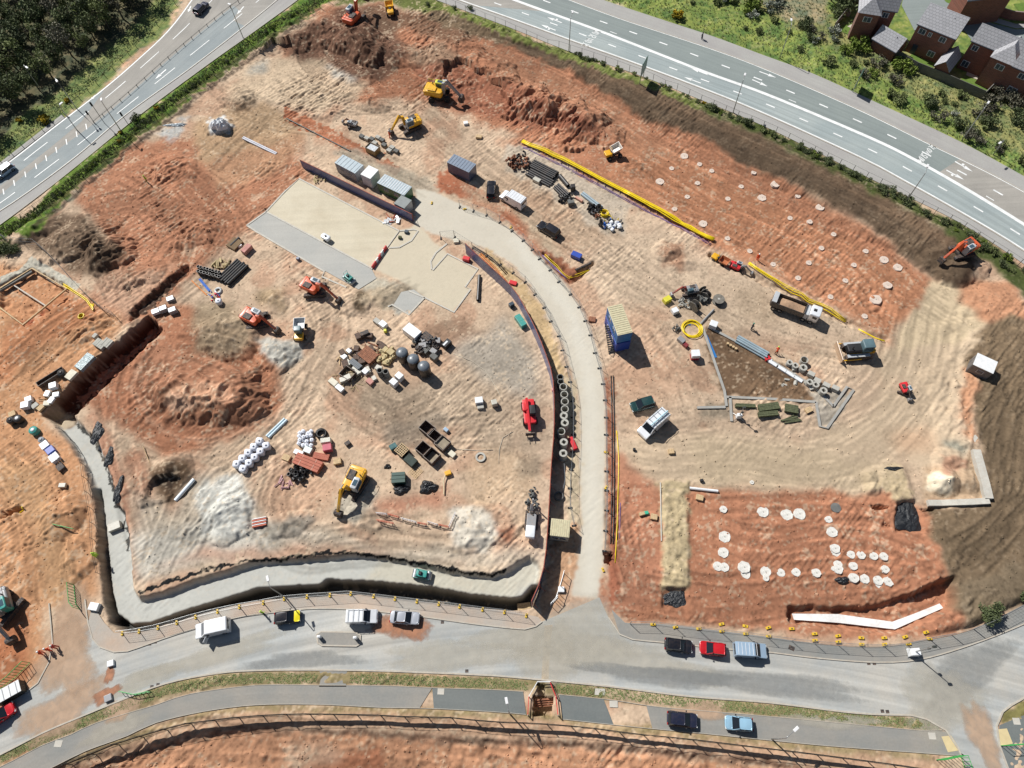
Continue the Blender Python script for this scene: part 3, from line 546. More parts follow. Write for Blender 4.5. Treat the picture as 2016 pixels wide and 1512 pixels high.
# the made ground: haul road, yard, platform
for poly, c in ((YARD, C(214, 203, 180)), (HAUL, C(212, 205, 190))): dab(poly, c, 0, .15, 1, 1.0)
for m_, c in ((CUTS[1], C(196, 198, 194)), (np.clip(blur(CUTS[2], 1) * 1.5, 0, 1), C(76, 76, 74)), (np.clip(blur(CUTS[0], 1) * 1.6, 0, 1), C(98, 54, 38))): col = col * (1 - m_[..., None]) + c * m_[..., None]  # trench and ditch colours are darkened to stand for the shade inside them
dab([(741, 548), (800, 560), (836, 585), (800, 600), (770, 590), (706, 570)], C(192, 184, 166), 2, .3); dab([(750, 600), (800, 560), (830, 590), (780, 620)], C(176, 172, 162), 2, .2)
dab([(700, 590), (760, 560), (810, 560), (760, 610)], C(188, 168, 140), 3, .3, .8); dab([(750, 1090), (900, 1118), (960, 1135), (1050, 1100), (1060, 1150), (1010, 1180), (850, 1160), (720, 1140)], C(204, 198, 178), 3, .5, .7)
dabr([(1010, 470), (1070, 540), (1120, 610), (1150, 700), (1165, 800), (1165, 1000), (1158, 1170)], 26, C(220, 216, 204), 2, .5, .7)
dabr([(950, 500), (1020, 560), (1070, 640), (1095, 720), (1108, 760)], 26, C(206, 176, 130), 1, .15); dab([(1105, 740), (1135, 750), (1142, 860), (1140, 1000), (1144, 1040), (1120, 1030), (1112, 900)], C(204, 186, 156), 1, .2)
dab([(1085, 1030), (1140, 1040), (1135, 1110), (1100, 1220), (1062, 1220), (1075, 1130)], C(200, 156, 120), 2, .2); dab([(1180, 1180), (1188, 1130), (1204, 1200), (1200, 1214)], C(190, 130, 98), 1, .2)
for q, c in zip(CUTS[:1], (C(190, 116, 82),)): pass
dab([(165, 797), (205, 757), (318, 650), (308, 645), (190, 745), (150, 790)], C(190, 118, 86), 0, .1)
dabr([(272, 1170), (300, 1157), (330, 1146), (380, 1131), (440, 1115), (504, 1101), (580, 1096), (654, 1091), (704, 1087), (754, 1093), (829, 1107), (879, 1119), (930, 1127), (968, 1131), (1000, 1120)], 6, C(34, 36, 38), 2, .1, 1, 2)  # black ribbon paints the shadow along the channel's north cut
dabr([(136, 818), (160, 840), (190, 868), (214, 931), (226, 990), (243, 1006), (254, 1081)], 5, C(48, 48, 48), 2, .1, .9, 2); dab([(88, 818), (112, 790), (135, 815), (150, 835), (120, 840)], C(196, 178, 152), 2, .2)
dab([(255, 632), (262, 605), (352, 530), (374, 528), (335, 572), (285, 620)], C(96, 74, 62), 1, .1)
# verges, wood floor, scrub
for poly, c, op in (([(-200, 360), (0, 332), (125, 240), (245, 128), (335, 48), (375, -40), (-200, -40)], C(126, 142, 78), 1), ([(-200, 300), (0, 272), (60, 215), (130, 165), (220, 90), (300, 20), (330, -40), (-200, -40)], C(96, 96, 70), 1),
                    ([(1120, -60), (1190, 4), (1316, 54), (1404, 82), (1508, 120), (1590, 150), (1720, 210), (1883, 286), (2016, 358), (2200, 470), (2200, -100)], C(128, 148, 68), 1), ([(1370, -40), (1540, 40), (1700, 130), (1900, 250), (2016, 310), (2200, 400), (2200, 160), (1900, 150), (1640, 40), (1620, -40)], C(140, 144, 88), .9),
                    ([(1440, -30), (1640, -30), (1620, 50), (1560, 40)], C(158, 150, 120), .8)): dab(poly, c, 3, .4, op)
dabr([(60, 452), (100, 392), (150, 345), (235, 282), (370, 178), (500, 78), (620, 2), (680, -30)], 36, C(104, 134, 42), 2, .2); dabr([(0, 470), (100, 400), (150, 365), (240, 296), (370, 190), (500, 95), (630, 10)], 9, C(84, 90, 46), 2, .2)
dabr([(30, 480), (110, 412), (160, 372), (245, 308), (375, 202), (510, 102), (600, 40)], 7, C(60, 50, 42), 2, .2, .8)
dabr([(-30, 475), (20, 440), (60, 452)], 40, C(104, 134, 42), 2, .2); dab([(-40, 470), (10, 470), (30, 490), (0, 500), (-40, 510)], C(70, 80, 40), 2, .2)
dabr([(854, 6), (1008, 66), (1120, 110), (1258, 158), (1383, 208), (1470, 246)], 15, C(122, 134, 62), 2, .25); dabr([(1380, 205), (1512, 262), (1712, 364), (1887, 455), (2016, 545), (2060, 580)], 22, C(84, 96, 44), 2, .3); dabr([(1870, 445), (1960, 510), (2030, 575)], 40, C(80, 92, 44), 3, .4)
_g = np.maximum(np.maximum(grassy_tl, grassy_tr), ribbon([(60, 452), (235, 282), (500, 78), (680, -30)], 36))
_far = (GY > 168) | (np.abs(GX) > 128)
# mottling, damp and dry, streaks dragged by the machines
s45, s_30, s90 = noise(.7, 9, .7, R(40), 6), noise(.7, 9, .7, R(-30), 6), noise(.7, 9, .7, R(88), 6)
wW = np.clip(.5 + .6 * noise(15, 60, 1.5), 0, 1)
streak = (s45 * wW + s_30 * (1 - wW)) * .8 + s90 * .2
mott = 1 + am * (.05 * N_m + .04 * N_f + .03 * streak + .05 * N_l) * (1 - .3 * _g) + .04 * am * noise(.5, 1.6, .5)
topm = inside([(940, 40), (1120, 100), (1500, 262), (1900, 470), (2120, 560), (2120, 1220), (1880, 1210), (1822, 1030), (1945, 985), (1900, 730), (1940, 640), (1820, 548), (1400, 308), (1060, 130)], 0, 1)[..., None]
dry = np.clip(noise(.5, 12, .8) - .75, 0, 1)[..., None] * (1 - .8 * topm) * (1 - .7 * _g[..., None]) * am[..., None]
col = col * (1 - .45 * dry) + C(226, 202, 172) * .45 * dry
dk = np.clip(noise(.4, 8, .7) - .9, 0, 1)[..., None] * am[..., None]
col = col * (1 - .3 * dk * (1 - .5 * _g[..., None]))
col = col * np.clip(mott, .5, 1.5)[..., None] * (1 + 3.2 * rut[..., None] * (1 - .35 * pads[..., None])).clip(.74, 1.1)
gg = np.clip(noise(1, 10, 1.0), -2, 2)[..., None] * _g[..., None]
col = col * (1 + gg * np.array([.22, .14, .12]))
tread = (.5 + .5 * np.sin(GX * 9 + WC * 1.5)) * inside([(112, 818), (260, 1160), (504, 1106), (1040, 1095), (1058, 1150), (991, 1187), (640, 1148), (287, 1233), (209, 1159)], 0, 0)
col = np.clip(col, .012, .9)

ex = np.cumsum(np.geomspace(2, 420, 18)); xs = np.r_[X0 - ex[::-1], gx, X1 + ex]; ys = np.r_[Y0 - ex[::-1], gy, Y1 + ex]
k = len(ex); Z = np.pad(hgt, k, mode='edge'); CC = np.pad(col, ((k, k), (k, k), (0, 0)), mode='edge')
_m = np.ones(Z.shape, bool); _m[k:-k, k:-k] = False; Z[_m] = np.clip(Z[_m], -.1, .1)
MX, MY = np.meshgrid(xs, ys); nv = Z.size; W_, H_ = len(xs), len(ys)
me = bpy.data.meshes.new('ground'); me.vertices.add(nv)
me.vertices.foreach_set('co', np.c_[MX.ravel(), MY.ravel(), Z.ravel()].astype(np.float32).ravel())
idx = np.arange(nv).reshape(H_, W_); q = np.stack([idx[:-1, :-1], idx[:-1, 1:], idx[1:, 1:], idx[1:, :-1]], -1).reshape(-1, 4)
me.loops.add(q.size); me.loops.foreach_set('vertex_index', q.ravel().astype(np.int32))
me.polygons.add(len(q)); me.polygons.foreach_set('loop_start', (np.arange(len(q)) * 4).astype(np.int32)); me.polygons.foreach_set('use_smooth', np.ones(len(q), bool))
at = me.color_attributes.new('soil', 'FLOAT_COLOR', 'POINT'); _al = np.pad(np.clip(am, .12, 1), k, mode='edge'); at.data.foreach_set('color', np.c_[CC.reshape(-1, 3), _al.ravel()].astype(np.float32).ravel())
me.update(); me.validate()
def ground_mat():
    m = bpy.data.materials.new('site soil'); m.use_nodes = True; n = m.node_tree.nodes; l = m.node_tree.links; b = n['Principled BSDF']
    b.inputs['Roughness'].default_value = .95; b.inputs['Specular IOR Level'].default_value = .15
    a = n.new('ShaderNodeVertexColor'); a.layer_name = 'soil'; tc = n.new('ShaderNodeTexCoord')
    n1 = n.new('ShaderNodeTexNoise'); n1.inputs['Scale'].default_value = 2.2; n1.inputs['Detail'].default_value = 6; n1.inputs['Roughness'].default_value = .7
    l.new(tc.outputs['Object'], n1.inputs[0])
    r_ = n.new('ShaderNodeMapRange'); r_.inputs[1].default_value = .3; r_.inputs[2].default_value = .7; r_.inputs[3].default_value = .9; r_.inputs[4].default_value = 1.1
    l.new(n1.outputs[0], r_.inputs[0]); s_ = n.new('ShaderNodeVectorMath'); s_.operation = 'SCALE'
    mf = n.new('ShaderNodeMix'); mf.data_type = 'FLOAT'; mf.inputs[2].default_value = 1.0; l.new(a.outputs['Alpha'], mf.inputs[0]); l.new(r_.outputs[0], mf.inputs[3]); l.new(a.outputs[0], s_.inputs[0]); l.new(mf.outputs[0], s_.inputs['Scale']); l.new(s_.outputs[0], b.inputs['Base Color'])
    n2 = n.new('ShaderNodeTexNoise'); n2.inputs['Scale'].default_value = 3.0; n2.inputs['Detail'].default_value = 8; n2.inputs['Roughness'].default_value = .75
    l.new(tc.outputs['Object'], n2.inputs[0])
    bp = n.new('ShaderNodeBump'); bp.inputs['Strength'].default_value = .4; bp.inputs['Distance'].default_value = .07
    ms = n.new('ShaderNodeMath'); ms.operation = 'MULTIPLY'; ms.inputs[1].default_value = .6; l.new(a.outputs['Alpha'], ms.inputs[0]); l.new(ms.outputs[0], bp.inputs['Strength']); l.new(n2.outputs[0], bp.inputs['Height']); l.new(bp.outputs[0], b.inputs['Normal'])
    return m
me.materials.append(ground_mat())
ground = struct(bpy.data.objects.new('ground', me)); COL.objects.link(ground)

# clods and stones lying loose on the soil: nobody could count them
def clods(n, polys, sizes, name='loose_stones', label='loose clods and stones scattered over the bare soil'):
    r3 = random.Random(21); vs = []; fs = []; cs = []
    for poly, w_ in polys:
        xs_ = [p[0] for p in poly]; ys_ = [p[1] for p in poly]; k_ = int(n * w_)
        while k_ > 0:
            px, py = r3.uniform(min(xs_), max(xs_)), r3.uniform(min(ys_), max(ys_)); ins = False
            for i in range(len(poly)):
                x1, y1 = poly[i]; x2, y2 = poly[i - 1]
                if (y1 > py) != (y2 > py) and px < (x2 - x1) * (py - y1) / (y2 - y1) + x1: ins = not ins
            k_ -= 1
            if not ins: continue
            q = P(px, py); i = int((q[0] - X0) / DX); j = int((q[1] - Y0) / DX)
            if not (0 <= i < nx and 0 <= j < ny) or hold[j, i] > .05 or pads[j, i] > .3 or chm[j, i] > .3 or WC[j, i] + .8 * N_m[j, i] < r3.gauss(.3, .7): continue
            s_ = sizes[0] + (sizes[1] - sizes[0]) * r3.random() ** 3; z = hz(*q) + s_ * .2; o = len(vs); t = r3.uniform(.85, 1.35); c = col[j, i] * t
            a = r3.uniform(0, 6.28); ca, sa = math.cos(a), math.sin(a)
            for dx, dy, dz in ((1, 0, 0), (0, 1, 0), (-1, 0, 0), (0, -1, 0), (0, 0, 1), (0, 0, -1)):
                k2 = s_ * r3.uniform(.6, 1.2); vs.append((q[0] + (dx * ca - dy * sa) * k2, q[1] + (dx * sa + dy * ca) * k2, z + dz * k2 * .7)); cs.append((*c, 1))
            fs += [(o, o + 1, o + 4), (o + 1, o + 2, o + 4), (o + 2, o + 3, o + 4), (o + 3, o, o + 4), (o + 1, o, o + 5), (o + 2, o + 1, o + 5), (o + 3, o + 2, o + 5), (o, o + 3, o + 5)]
    m_ = bpy.data.meshes.new(name); m_.from_pydata(vs, [], fs); at_ = m_.color_attributes.new('soil', 'FLOAT_COLOR', 'POINT'); at_.data.foreach_set('color', np.array(cs, np.float32).ravel()); m_.materials.append(me.materials[0])
    o_ = bpy.data.objects.new(name, m_); COL.objects.link(o_); tag(o_, label, 'stones'); o_['kind'] = 'stuff'
SITE = [(20, 500), (560, 60), (700, 10), (1000, 60), (1900, 490), (2010, 700), (2000, 1180), (1850, 1240), (1210, 1220), (1205, 700), (1060, 480), (850, 440), (500, 430), (700, 560), (1060, 720), (1060, 1090), (280, 1130), (250, 980), (60, 700)]
clods(36000, [(SITE, .62), ([(0, 520), (140, 560), (110, 900), (190, 1080), (90, 1190), (0, 1350)], .1), ([(560, 60), (900, 60), (1240, 250), (1180, 290), (620, 200)], .14), ([(150, 480), (300, 300), (480, 430), (300, 620)], .08), ([(0, 1470), (330, 1466), (800, 1450), (1500, 1500), (1500, 1512), (0, 1512)], .06)], (.04, .22))
# ---------------------------------------------------------------- roads, paths, pads
M_ASPH_A = surf_mat('weathered beige asphalt', tuple(C(172, 168, 162)), tuple(C(158, 155, 150)), .10)
M_ASPH_B = surf_mat('blue grey asphalt', tuple(C(146, 158, 164)), tuple(C(158, 168, 172)), .09)
M_ASPH_D = surf_mat('newer grey green asphalt', tuple(C(136, 148, 149)), tuple(C(142, 154, 154)), .09)
M_ASPH_W = surf_mat('tyre streaked asphalt', tuple(C(156, 170, 174)), tuple(C(168, 180, 182)), .16)
M_ROAD_S = surf_mat('dusty estate road asphalt', tuple(C(172, 177, 179)), tuple(C(192, 189, 182)), .2)
M_PATH = surf_mat('path asphalt', tuple(C(142, 144, 143)), tuple(C(160, 155, 148)), .06)
M_PATH_N = surf_mat('new dark path asphalt', tuple(C(112, 120, 122)), tuple(C(122, 128, 128)), .04)
M_FOOT = surf_mat('footway paving', tuple(C(182, 176, 168)), tuple(C(196, 172, 152)), .05)
M_FOOT2 = surf_mat('old footway', tuple(C(176, 176, 174)), tuple(C(168, 166, 166)), .06)
M_CONC = surf_mat('cast concrete slab', tuple(C(186, 186, 182)), tuple(C(176, 178, 176)), .04)
M_SLAB = surf_mat('sand blinded slab', tuple(C(218, 208, 184)), tuple(C(204, 192, 166)), .05)
M_WHITE = mat('road marking paint', (.74, .75, .73), .6, var=.12, scale=.8, dust=.02)
M_KERB = mat('concrete kerb', tuple(C(196, 190, 178)), .8, var=.1, dust=.25)
M_LIGHTC = mat('light concrete', tuple(C(206, 204, 196)), .85, var=.1, dust=.2, bump=.2)
M_GREYC = mat('grey concrete', tuple(C(168, 170, 168)), .85, var=.12, dust=.2, bump=.2)
Z1, Z2, Z3 = .012, .018, .032
def curve(*pp, step=2.5): return smooth_line(pl(*pp), step)
# north-west dual carriageway
TLa = curve((-60, 368), (12, 322), (100, 254), (200, 177), (270, 117), (330, 60), (376, 0), (400, -40))
TLm = curve((-60, 430), (7, 378), (90, 312), (187, 242), (250, 190), (340, 110), (430, 35), (478, -3), (530, -45))
TLb = curve((-60, 452), (0, 416), (57, 378), (150, 309), (250, 225), (375, 135), (504, 35), (560, -12), (600, -50))
TLp = curve((-60, 482), (0, 443), (87, 378), (160, 320), (275, 227), (400, 134), (504, 60), (590, -3), (640, -45))
struct(strip('road', TLa, TLm, Z1, M_ASPH_A)); struct(strip('road', TLm, TLb, Z1, M_ASPH_B)); struct(strip('pavement', TLb, TLp, Z2, M_FOOT2))
sheet('road', pl((30, 345), (100, 290), (160, 240), (205, 178), (188, 190), (100, 256), (20, 318), (-50, 366), (-50, 400)), Z2 - .004, M_ASPH_B)
sheet('road', pl((-60, 366), (12, 321), (100, 253), (128, 232), (121, 226), (95, 246), (0, 320), (-60, 352)), Z2, M_FOOT2)
# north-east dual carriageway
TR_p0 = curve((800, -24), (854, -2), (1008, 56), (1120, 101), (1258, 148), (1383, 198), (1512, 252), (1712, 351), (1887, 437), (2016, 520), (2100, 580))
TR_e0 = curve((840, -24), (904, 0), (1008, 37), (1143, 86), (1233, 118), (1398, 180), (1512, 227), (1694, 310), (1779, 355), (1869, 405), (1952, 453), (2016, 493), (2100, 552))
TR_m = curve((960, -22), (1018, 2), (1183, 62), (1383, 140), (1512, 187), (1712, 271), (1807, 318), (1912, 378), (2016, 442), (2100, 498))
TR_e1 = curve((1060, -24), (1123, 0), (1223, 37), (1398, 95), (1512, 138), (1687, 214), (1827, 282), (1937, 335), (2016, 377), (2100, 425))
TR_p1 = curve((1120, -26), (1188, 0), (1320, 44), (1408, 73), (1512, 112), (1594, 142), (1724, 201), (1887, 277), (2016, 347), (2100, 396))
struct(strip('pavement', TR_p0, TR_e0, Z2, M_FOOT2)); struct(strip('road', TR_e0, TR_m, Z1, M_ASPH_W)); struct(strip('road', TR_m, TR_e1, Z1, M_ASPH_D)); struct(strip('pavement', TR_e1, TR_p1, Z2, M_FOOT2))
_a, _b = along(TR_e0, 0, 13), along(TR_m, 0, 16); sheet('road', _a + _b[::-1], Z2, M_ASPH_A)
_a, _b = along(TR_m, length(TR_m) - 26, length(TR_m)), along(TR_e1, length(TR_e1) - 21, length(TR_e1)); sheet('road', _a + _b[::-1], Z2, M_ASPH_A)
sheet('road', pl((425, -20), (600, -30), (570, 10), (500, 60), (458, 40), (470, 20)), Z2 - .003, M_ASPH_A)
# painted lines and symbols
mk = B()
def line(pts, w_, z=Z3, off=0):
    p = offset(pts, off) if off else pts; L, Rr = offset(p, w_ / 2), offset(p, -w_ / 2)
    for i in range(len(p) - 1): mk.add([(*L[i], z), (*Rr[i], z), (*Rr[i + 1], z), (*L[i + 1], z)], [(0, 1, 2, 3)])
def dashes(pts, on, gap, w_, ph=0.0, off=0, d1=None):
    p = offset(pts, off) if off else pts; d = ph; L = d1 or length(p)
    while d < L - on: line(along(p, d, d + on), w_); d += on + gap
def mid(a, b, t=.5): 
    a, b = resample(a, 60), resample(b, 60); return [tuple(q) for q in a * (1 - t) + b * t]
line(TLa, .3, off=-.25); line(TLb, .28, off=.1)
dashes(mid(TLa, TLm, .42), 6, 4.6, .2, 2); dashes(mid(TLm, TLb, .5), 6, 4.6, .2, 4)
for x, y in ((170, 250), (151, 265), (131, 280), (111, 296), (91, 312), (71, 328), (50, 344), (28, 361), (7, 378)):
    a = P(x - 1, y - 6); b = P(x + 1, y + 5); line([a, b], .2)
line(TR_e0, .28, off=.12); line(TR_e1, .3, off=-.12); line(TR_m, .72)
dashes(mid(TR_e0, TR_m, .5), 1.9, 5.4, .3, 3); dashes(mid(TR_m, TR_e1, .5), 1.9, 5.4, .32, 1); dashes(mid(TR_m, TR_e1, .16), 1.6, 40, .2, 30)
def arrow(tail, tip, hook=None):
    a, b = P(*tail), P(*tip); d = b - a; L = np.hypot(*d); d /= L; n_ = np.array([-d[1], d[0]])
    def q(u, v): r_ = a + d * u + n_ * v; return (r_[0], r_[1], Z3 + .002)
    mk.add([q(0, -.14), q(L * .62, -.14), q(L * .62, .14), q(0, .14)], [(0, 1, 2, 3)]); mk.add([q(L * .6, -.42), q(L * 1.12, 0), q(L * .6, .42)], [(0, 1, 2)])
    if hook: mk.add([q(L * .40, hook * .1), q(L * .5, hook * .1), q(L * .52, hook * .55), q(L * .46, hook * .7), q(L * .36, hook * .5)], [(0, 1, 2, 3, 4)])
arrow((1106, 45), (1080, 35), -1); arrow((1094, 60), (1068, 50), 1)
arrow((1393, 147), (1364, 136)); arrow((1380, 164), (1350, 153)); arrow((1481, 157), (1508, 169)); arrow((1495, 141), (1525, 152))
arrow((1880, 318), (1911, 336), 1); arrow((1863, 335), (1894, 352), -1)
arrow((327, 137), (308, 154)); arrow((480, 13), (468, 27)); arrow((376, 12), (371, 23)); arrow((187, 188), (181, 195))
def word(text, p0, p1, up):
    """painted road word: p0..p1 is the baseline, up the pixel towards which the tall letters stretch"""
    a, b, c = P(*p0), P(*p1), P(*up); n = len(text); ex_ = (b - a) / n; ey = c - a
    S = {'S': [[(.85, .82), (.6, 1), (.25, 1), (.1, .8), (.2, .58), (.75, .45), (.88, .22), (.7, 0), (.3, 0), (.1, .15)]], 'L': [[(.15, 1), (.15, 0), (.85, 0)]],
         'O': [[(.5, 1), (.15, .85), (.12, .2), (.5, 0), (.85, .2), (.85, .85), (.5, 1)]], 'W': [[(.08, 1), (.28, 0), (.5, .8), (.72, 0), (.92, 1)]]}
    for i, ch in enumerate(text):
        for st in S[ch]: line([a + ex_ * (i + .82 * x + .09) + ey * y for x, y in st], .17)
word('SLOW', (1144, 90), (1156, 74), (1157, 94)) ; word('SLOW', (1158, 72), (1170, 59), (1171, 76))
word('SLOW', (1834, 283), (1820, 298), (1843, 290)); word('SLOW', (1816, 301), (1805, 313), (1827, 309))
mk2 = mk.mesh('road_markings'); mk2.materials.append(M_WHITE); _o = bpy.data.objects.new('road_markings', mk2); COL.objects.link(_o); struct(_o)

# estate road to the south
def poly_sheet(name, px, z, m): return sheet(name, pl(*px), z, m)
def spl(pts, step=1.5): return smooth_line([P(*p) for p in pts], step)
sN = spl(ROAD_S_N[:6]) + spl(ROAD_S_N[7:25])[0:] ; sN2 = spl(ROAD_S_N[28:])
south = spl(ROAD_S_S[:15]) + spl(ROAD_S_S[15:17]) + spl(ROAD_S_S[17:])
road_poly = [tuple(q) for q in sN] + [tuple(q) for q in sN2] + [tuple(q) for q in south][::-1]
poly_road = sheet('road', road_poly, Z1, M_ROAD_S)
for uvl in [poly_road.data.uv_layers[0]]:
    for lp in poly_road.data.loops: c_ = poly_road.data.vertices[lp.vertex_index].co; uvl.data[lp.index].uv = (c_.y + .0026 * c_.x * c_.x, c_.x)
pn, ps = spl(PATH_N), spl(PATH_S)
def cutx(pts, xa, xb):                       # keep the stretch of a line between two pixel columns
    q = [p for p in pts if xa <= pix(p[0], p[1])[0] <= xb]; return q
def pathpiece(xa, xb, m, z=Z1):
    a, b = cutx(pn, xa, xb), cutx(ps, xa, xb); return struct(strip('pavement', a, b, z, m, max(4, int(length(a) / 2))))
pathpiece(-60, 851, M_PATH); pathpiece(849, 1047, M_PATH_N); pathpiece(1090, 1212, M_PATH_N); pathpiece(1259, 1905, M_PATH)
sheet('pavement', pl((629, 1320), (684, 1320), (680, 1334), (682, 1352), (628, 1352), (632, 1335)), Z1, M_PATH)
sheet('pavement', pl((1967, 1428), (2016, 1408), (2080, 1390), (2080, 1560), (1990, 1560), (1984, 1512), (1968, 1466)), Z1, M_PATH_N)
fn, kl = spl(FOOT_N), spl(KERB_L[1:])
sheet('pavement', [tuple(q) for q in fn] + [tuple(q) for q in kl][::-1], .09, M_FOOT)
fe, kr = spl(FOOT_E), spl(KERB_R[1:])
sheet('pavement', [tuple(q) for q in fe] + [tuple(q) for q in kr][::-1], .09, M_PATH)
kb = B(); kb.bar(spl(KERB_L), .16, .14, 0); kb.bar(spl(KERB_R), .16, .14, 0); kb.bar(spl(ROAD_S_S[:17]), .2, .08, 0); kb.bar(spl(ROAD_S_S[16:21]), .2, .1, 0); kb.bar(spl(ROAD_S_S[22:]), .2, .1, 0)
kb.bar(spl([(97, 1188), (101, 1230), (104, 1266), (97, 1304), (75, 1345), (50, 1364)]), .16, .12, 0)
kb.bar(TLb, .14, .1, 0); kb.bar(TR_e1, .14, .1, 0); kb.bar(offset(TR_e0, -.25), .14, .1, 0); kb.bar(TLp, .1, .08, 0); kb.bar(cutx(pn, 0, 1045), .06, .07, 0); kb.bar(cutx(ps, 0, 1045), .06, .07, 0); kb.bar(cutx(pn, 1092, 1860), .06, .07, 0); kb.bar(cutx(ps, 1092, 1900), .06, .07, 0)
struct(kb.build('kerb', M_KERB))
# patches and covers let into the surfaces
sheet('pavement', pl((1853, 1450), (1872, 1448), (1890, 1477), (1866, 1481)), Z3, mat('buff tactile paving', tuple(C(222, 202, 150)), .9, var=.08))
sheet('pavement', pl((1963, 1436), (1982, 1434), (1994, 1464), (1966, 1469)), Z3, mat('buff tactile paving', (1, 1, 1)))
M_BACK = mat('compacted backfill', tuple(C(196, 178, 152)), .95, var=.15, scale=2, bump=.4)
sheet('road', spl([(1072, 1232), (1070, 1262), (1068, 1300), (1066, 1337)])[:] + spl([(1080, 1337), (1082, 1300), (1084, 1262), (1088, 1230)]), Z1 + .004, M_BACK)
M_SPILL = mat('spilled red soil', tuple(C(186, 128, 94)), .95, var=.2, scale=1, bump=.4)
def soft(m):
    if m.get('soft'): return m
    m['soft'] = 1; n = m.node_tree.nodes; l = m.node_tree.links; b = n['Principled BSDF']; a = n.new('ShaderNodeVertexColor'); a.layer_name = 'edge'; no = n.new('ShaderNodeTexNoise'); no.inputs['Scale'].default_value = 1.6; no.inputs['Detail'].default_value = 6
    tc = n.new('ShaderNodeTexCoord'); l.new(tc.outputs['Object'], no.inputs[0]); ad = n.new('ShaderNodeMath'); l.new(a.outputs[0], ad.inputs[0]); l.new(no.outputs[0], ad.inputs[1]); r_ = n.new('ShaderNodeMapRange'); r_.inputs[1].default_value = .6; r_.inputs[2].default_value = 1.5; r_.inputs[4].default_value = .95 if 'spilled' in m.name else .75 if 'soil' in m.name else .5; l.new(ad.outputs[0], r_.inputs[0]); l.new(r_.outputs[0], b.inputs['Alpha']); return m
def blot(px, py, rx, ry, deg, z=Z1 + .005, m=M_SPILL, name='soil_spill'):
    """a thin spill that fades out at its ragged edge"""
    c = P(px, py); vs = [(0, 0, z)]; N = 30; al = [1.0]
    for k, f in enumerate((.45, .75, 1.0)):
        for i in range(N): a = 2 * PI * i / N; r_ = f * (1 + .18 * math.sin(3 * a + px) + .1 * math.sin(7 * a + py)); x, y = rx * r_ * math.cos(a), ry * r_ * math.sin(a); vs.append((x * math.cos(R(deg)) - y * math.sin(R(deg)), x * math.sin(R(deg)) + y * math.cos(R(deg)), z)); al.append((1, .7, 0)[k])
    fs = [(0, 1 + i, 1 + (i + 1) % N) for i in range(N)] + [(1 + k * N + i, 1 + (k + 1) * N + i, 1 + (k + 1) * N + (i + 1) % N, 1 + k * N + (i + 1) % N) for k in range(2) for i in range(N)]
    me_ = bpy.data.meshes.new(name); me_.from_pydata(vs, [], fs); at_ = me_.color_attributes.new('edge', 'FLOAT_COLOR', 'POINT'); at_.data.foreach_set('color', np.repeat(np.array(al)[:, None], 4, 1).astype(np.float32).ravel()); me_.materials.append(soft(m)); o = bpy.data.objects.new(name, me_); COL.objects.link(o); o.location = (c[0], c[1], 0); return struct(o)
M_MUD = mat('tracked pale soil', tuple(C(206, 172, 142)), .95, var=.15, scale=.7); M_DUST = mat('dried pale dust', tuple(C(204, 198, 184)), .95, var=.1, scale=.7); M_STAIN = mat('dark tyre stain', tuple(C(154, 158, 160)), .9, var=.1)
for i_, a in enumerate([(1135, 1250, 9, 5, 0, M_DUST), (1080, 1290, 5, 4, 20, M_DUST), (1240, 1300, 13, 2.6, -12, M_DUST), (900, 1290, 12, 2.2, 0, M_DUST), (600, 1300, 9, 1.2, 0, M_STAIN), (420, 1290, 12, 1.5, 14, M_DUST), (1500, 1345, 16, 1.6, -8, M_STAIN), (1300, 1330, 12, 1.4, -8, M_STAIN), (1900, 1330, 9, 3, 30, M_STAIN), (1850, 1380, 6, 5, 20, M_DUST), (280, 1340, 6, 1.5, 20, M_DUST), (120, 1400, 7, 3, 30, M_MUD), (1010, 1255, 7, 2, 0, M_DUST), (1935, 1450, 2, 5, 5, M_MUD), (230, 1430, 5, 1.5, 22, M_DUST), (1640, 1420, 7, 1.0, -5, M_DUST), (1380, 1400, 4, 1.2, -5, M_MUD), (240, 1395, 3, 1.5, 20, M_MUD)]): blot(*a[:5], m=a[5], z=Z1 + .0055 + .0006 * i_)
blot(796, 1228, 4.6, 2.5, 0, z=.031); blot(209, 1368, 2.2, 1.0, 30, z=.031); blot(216, 1326, .7, 1.6, 0, z=.031); blot(140, 1225, 3.2, 7.0, 0, m=M_MUD, z=.033); blot(130, 1300, 4.5, 5.5, 20, m=M_MUD, z=.034)
# slabs of the yard
sheet('concrete_slab', pl(*PAD_SAND), .03, M_SLAB); sheet('concrete_slab', pl(*PAD_GREY), .026, M_CONC)
sheet('concrete_slab', pl((775, 600), (804, 619), (836, 586), (815, 570), (790, 575)), .03, M_CONC)
kb = B()
for pts in ([(486, 444), (504, 456), (639, 535), (634, 545), (682, 566)], [(524, 417), (731, 528)], [(560, 378), (589, 352), (786, 455), (731, 530)], [(524, 417), (560, 378)], [(786, 455), (815, 452), (823, 455), (810, 474), (786, 487), (766, 488)],
            [(850, 531), (848, 515), (858, 498), (880, 480)], [(852, 532), (881, 500), (941, 530), (916, 565), (926, 570), (894, 615), (838, 587), (805, 573)], [(836, 586), (805, 620), (772, 600), (764, 604)], [(486, 444), (524, 417)]):
    kb.bar(pl(*pts), .3, .1, 0)
struct(kb.build('kerb', M_LIGHTC))
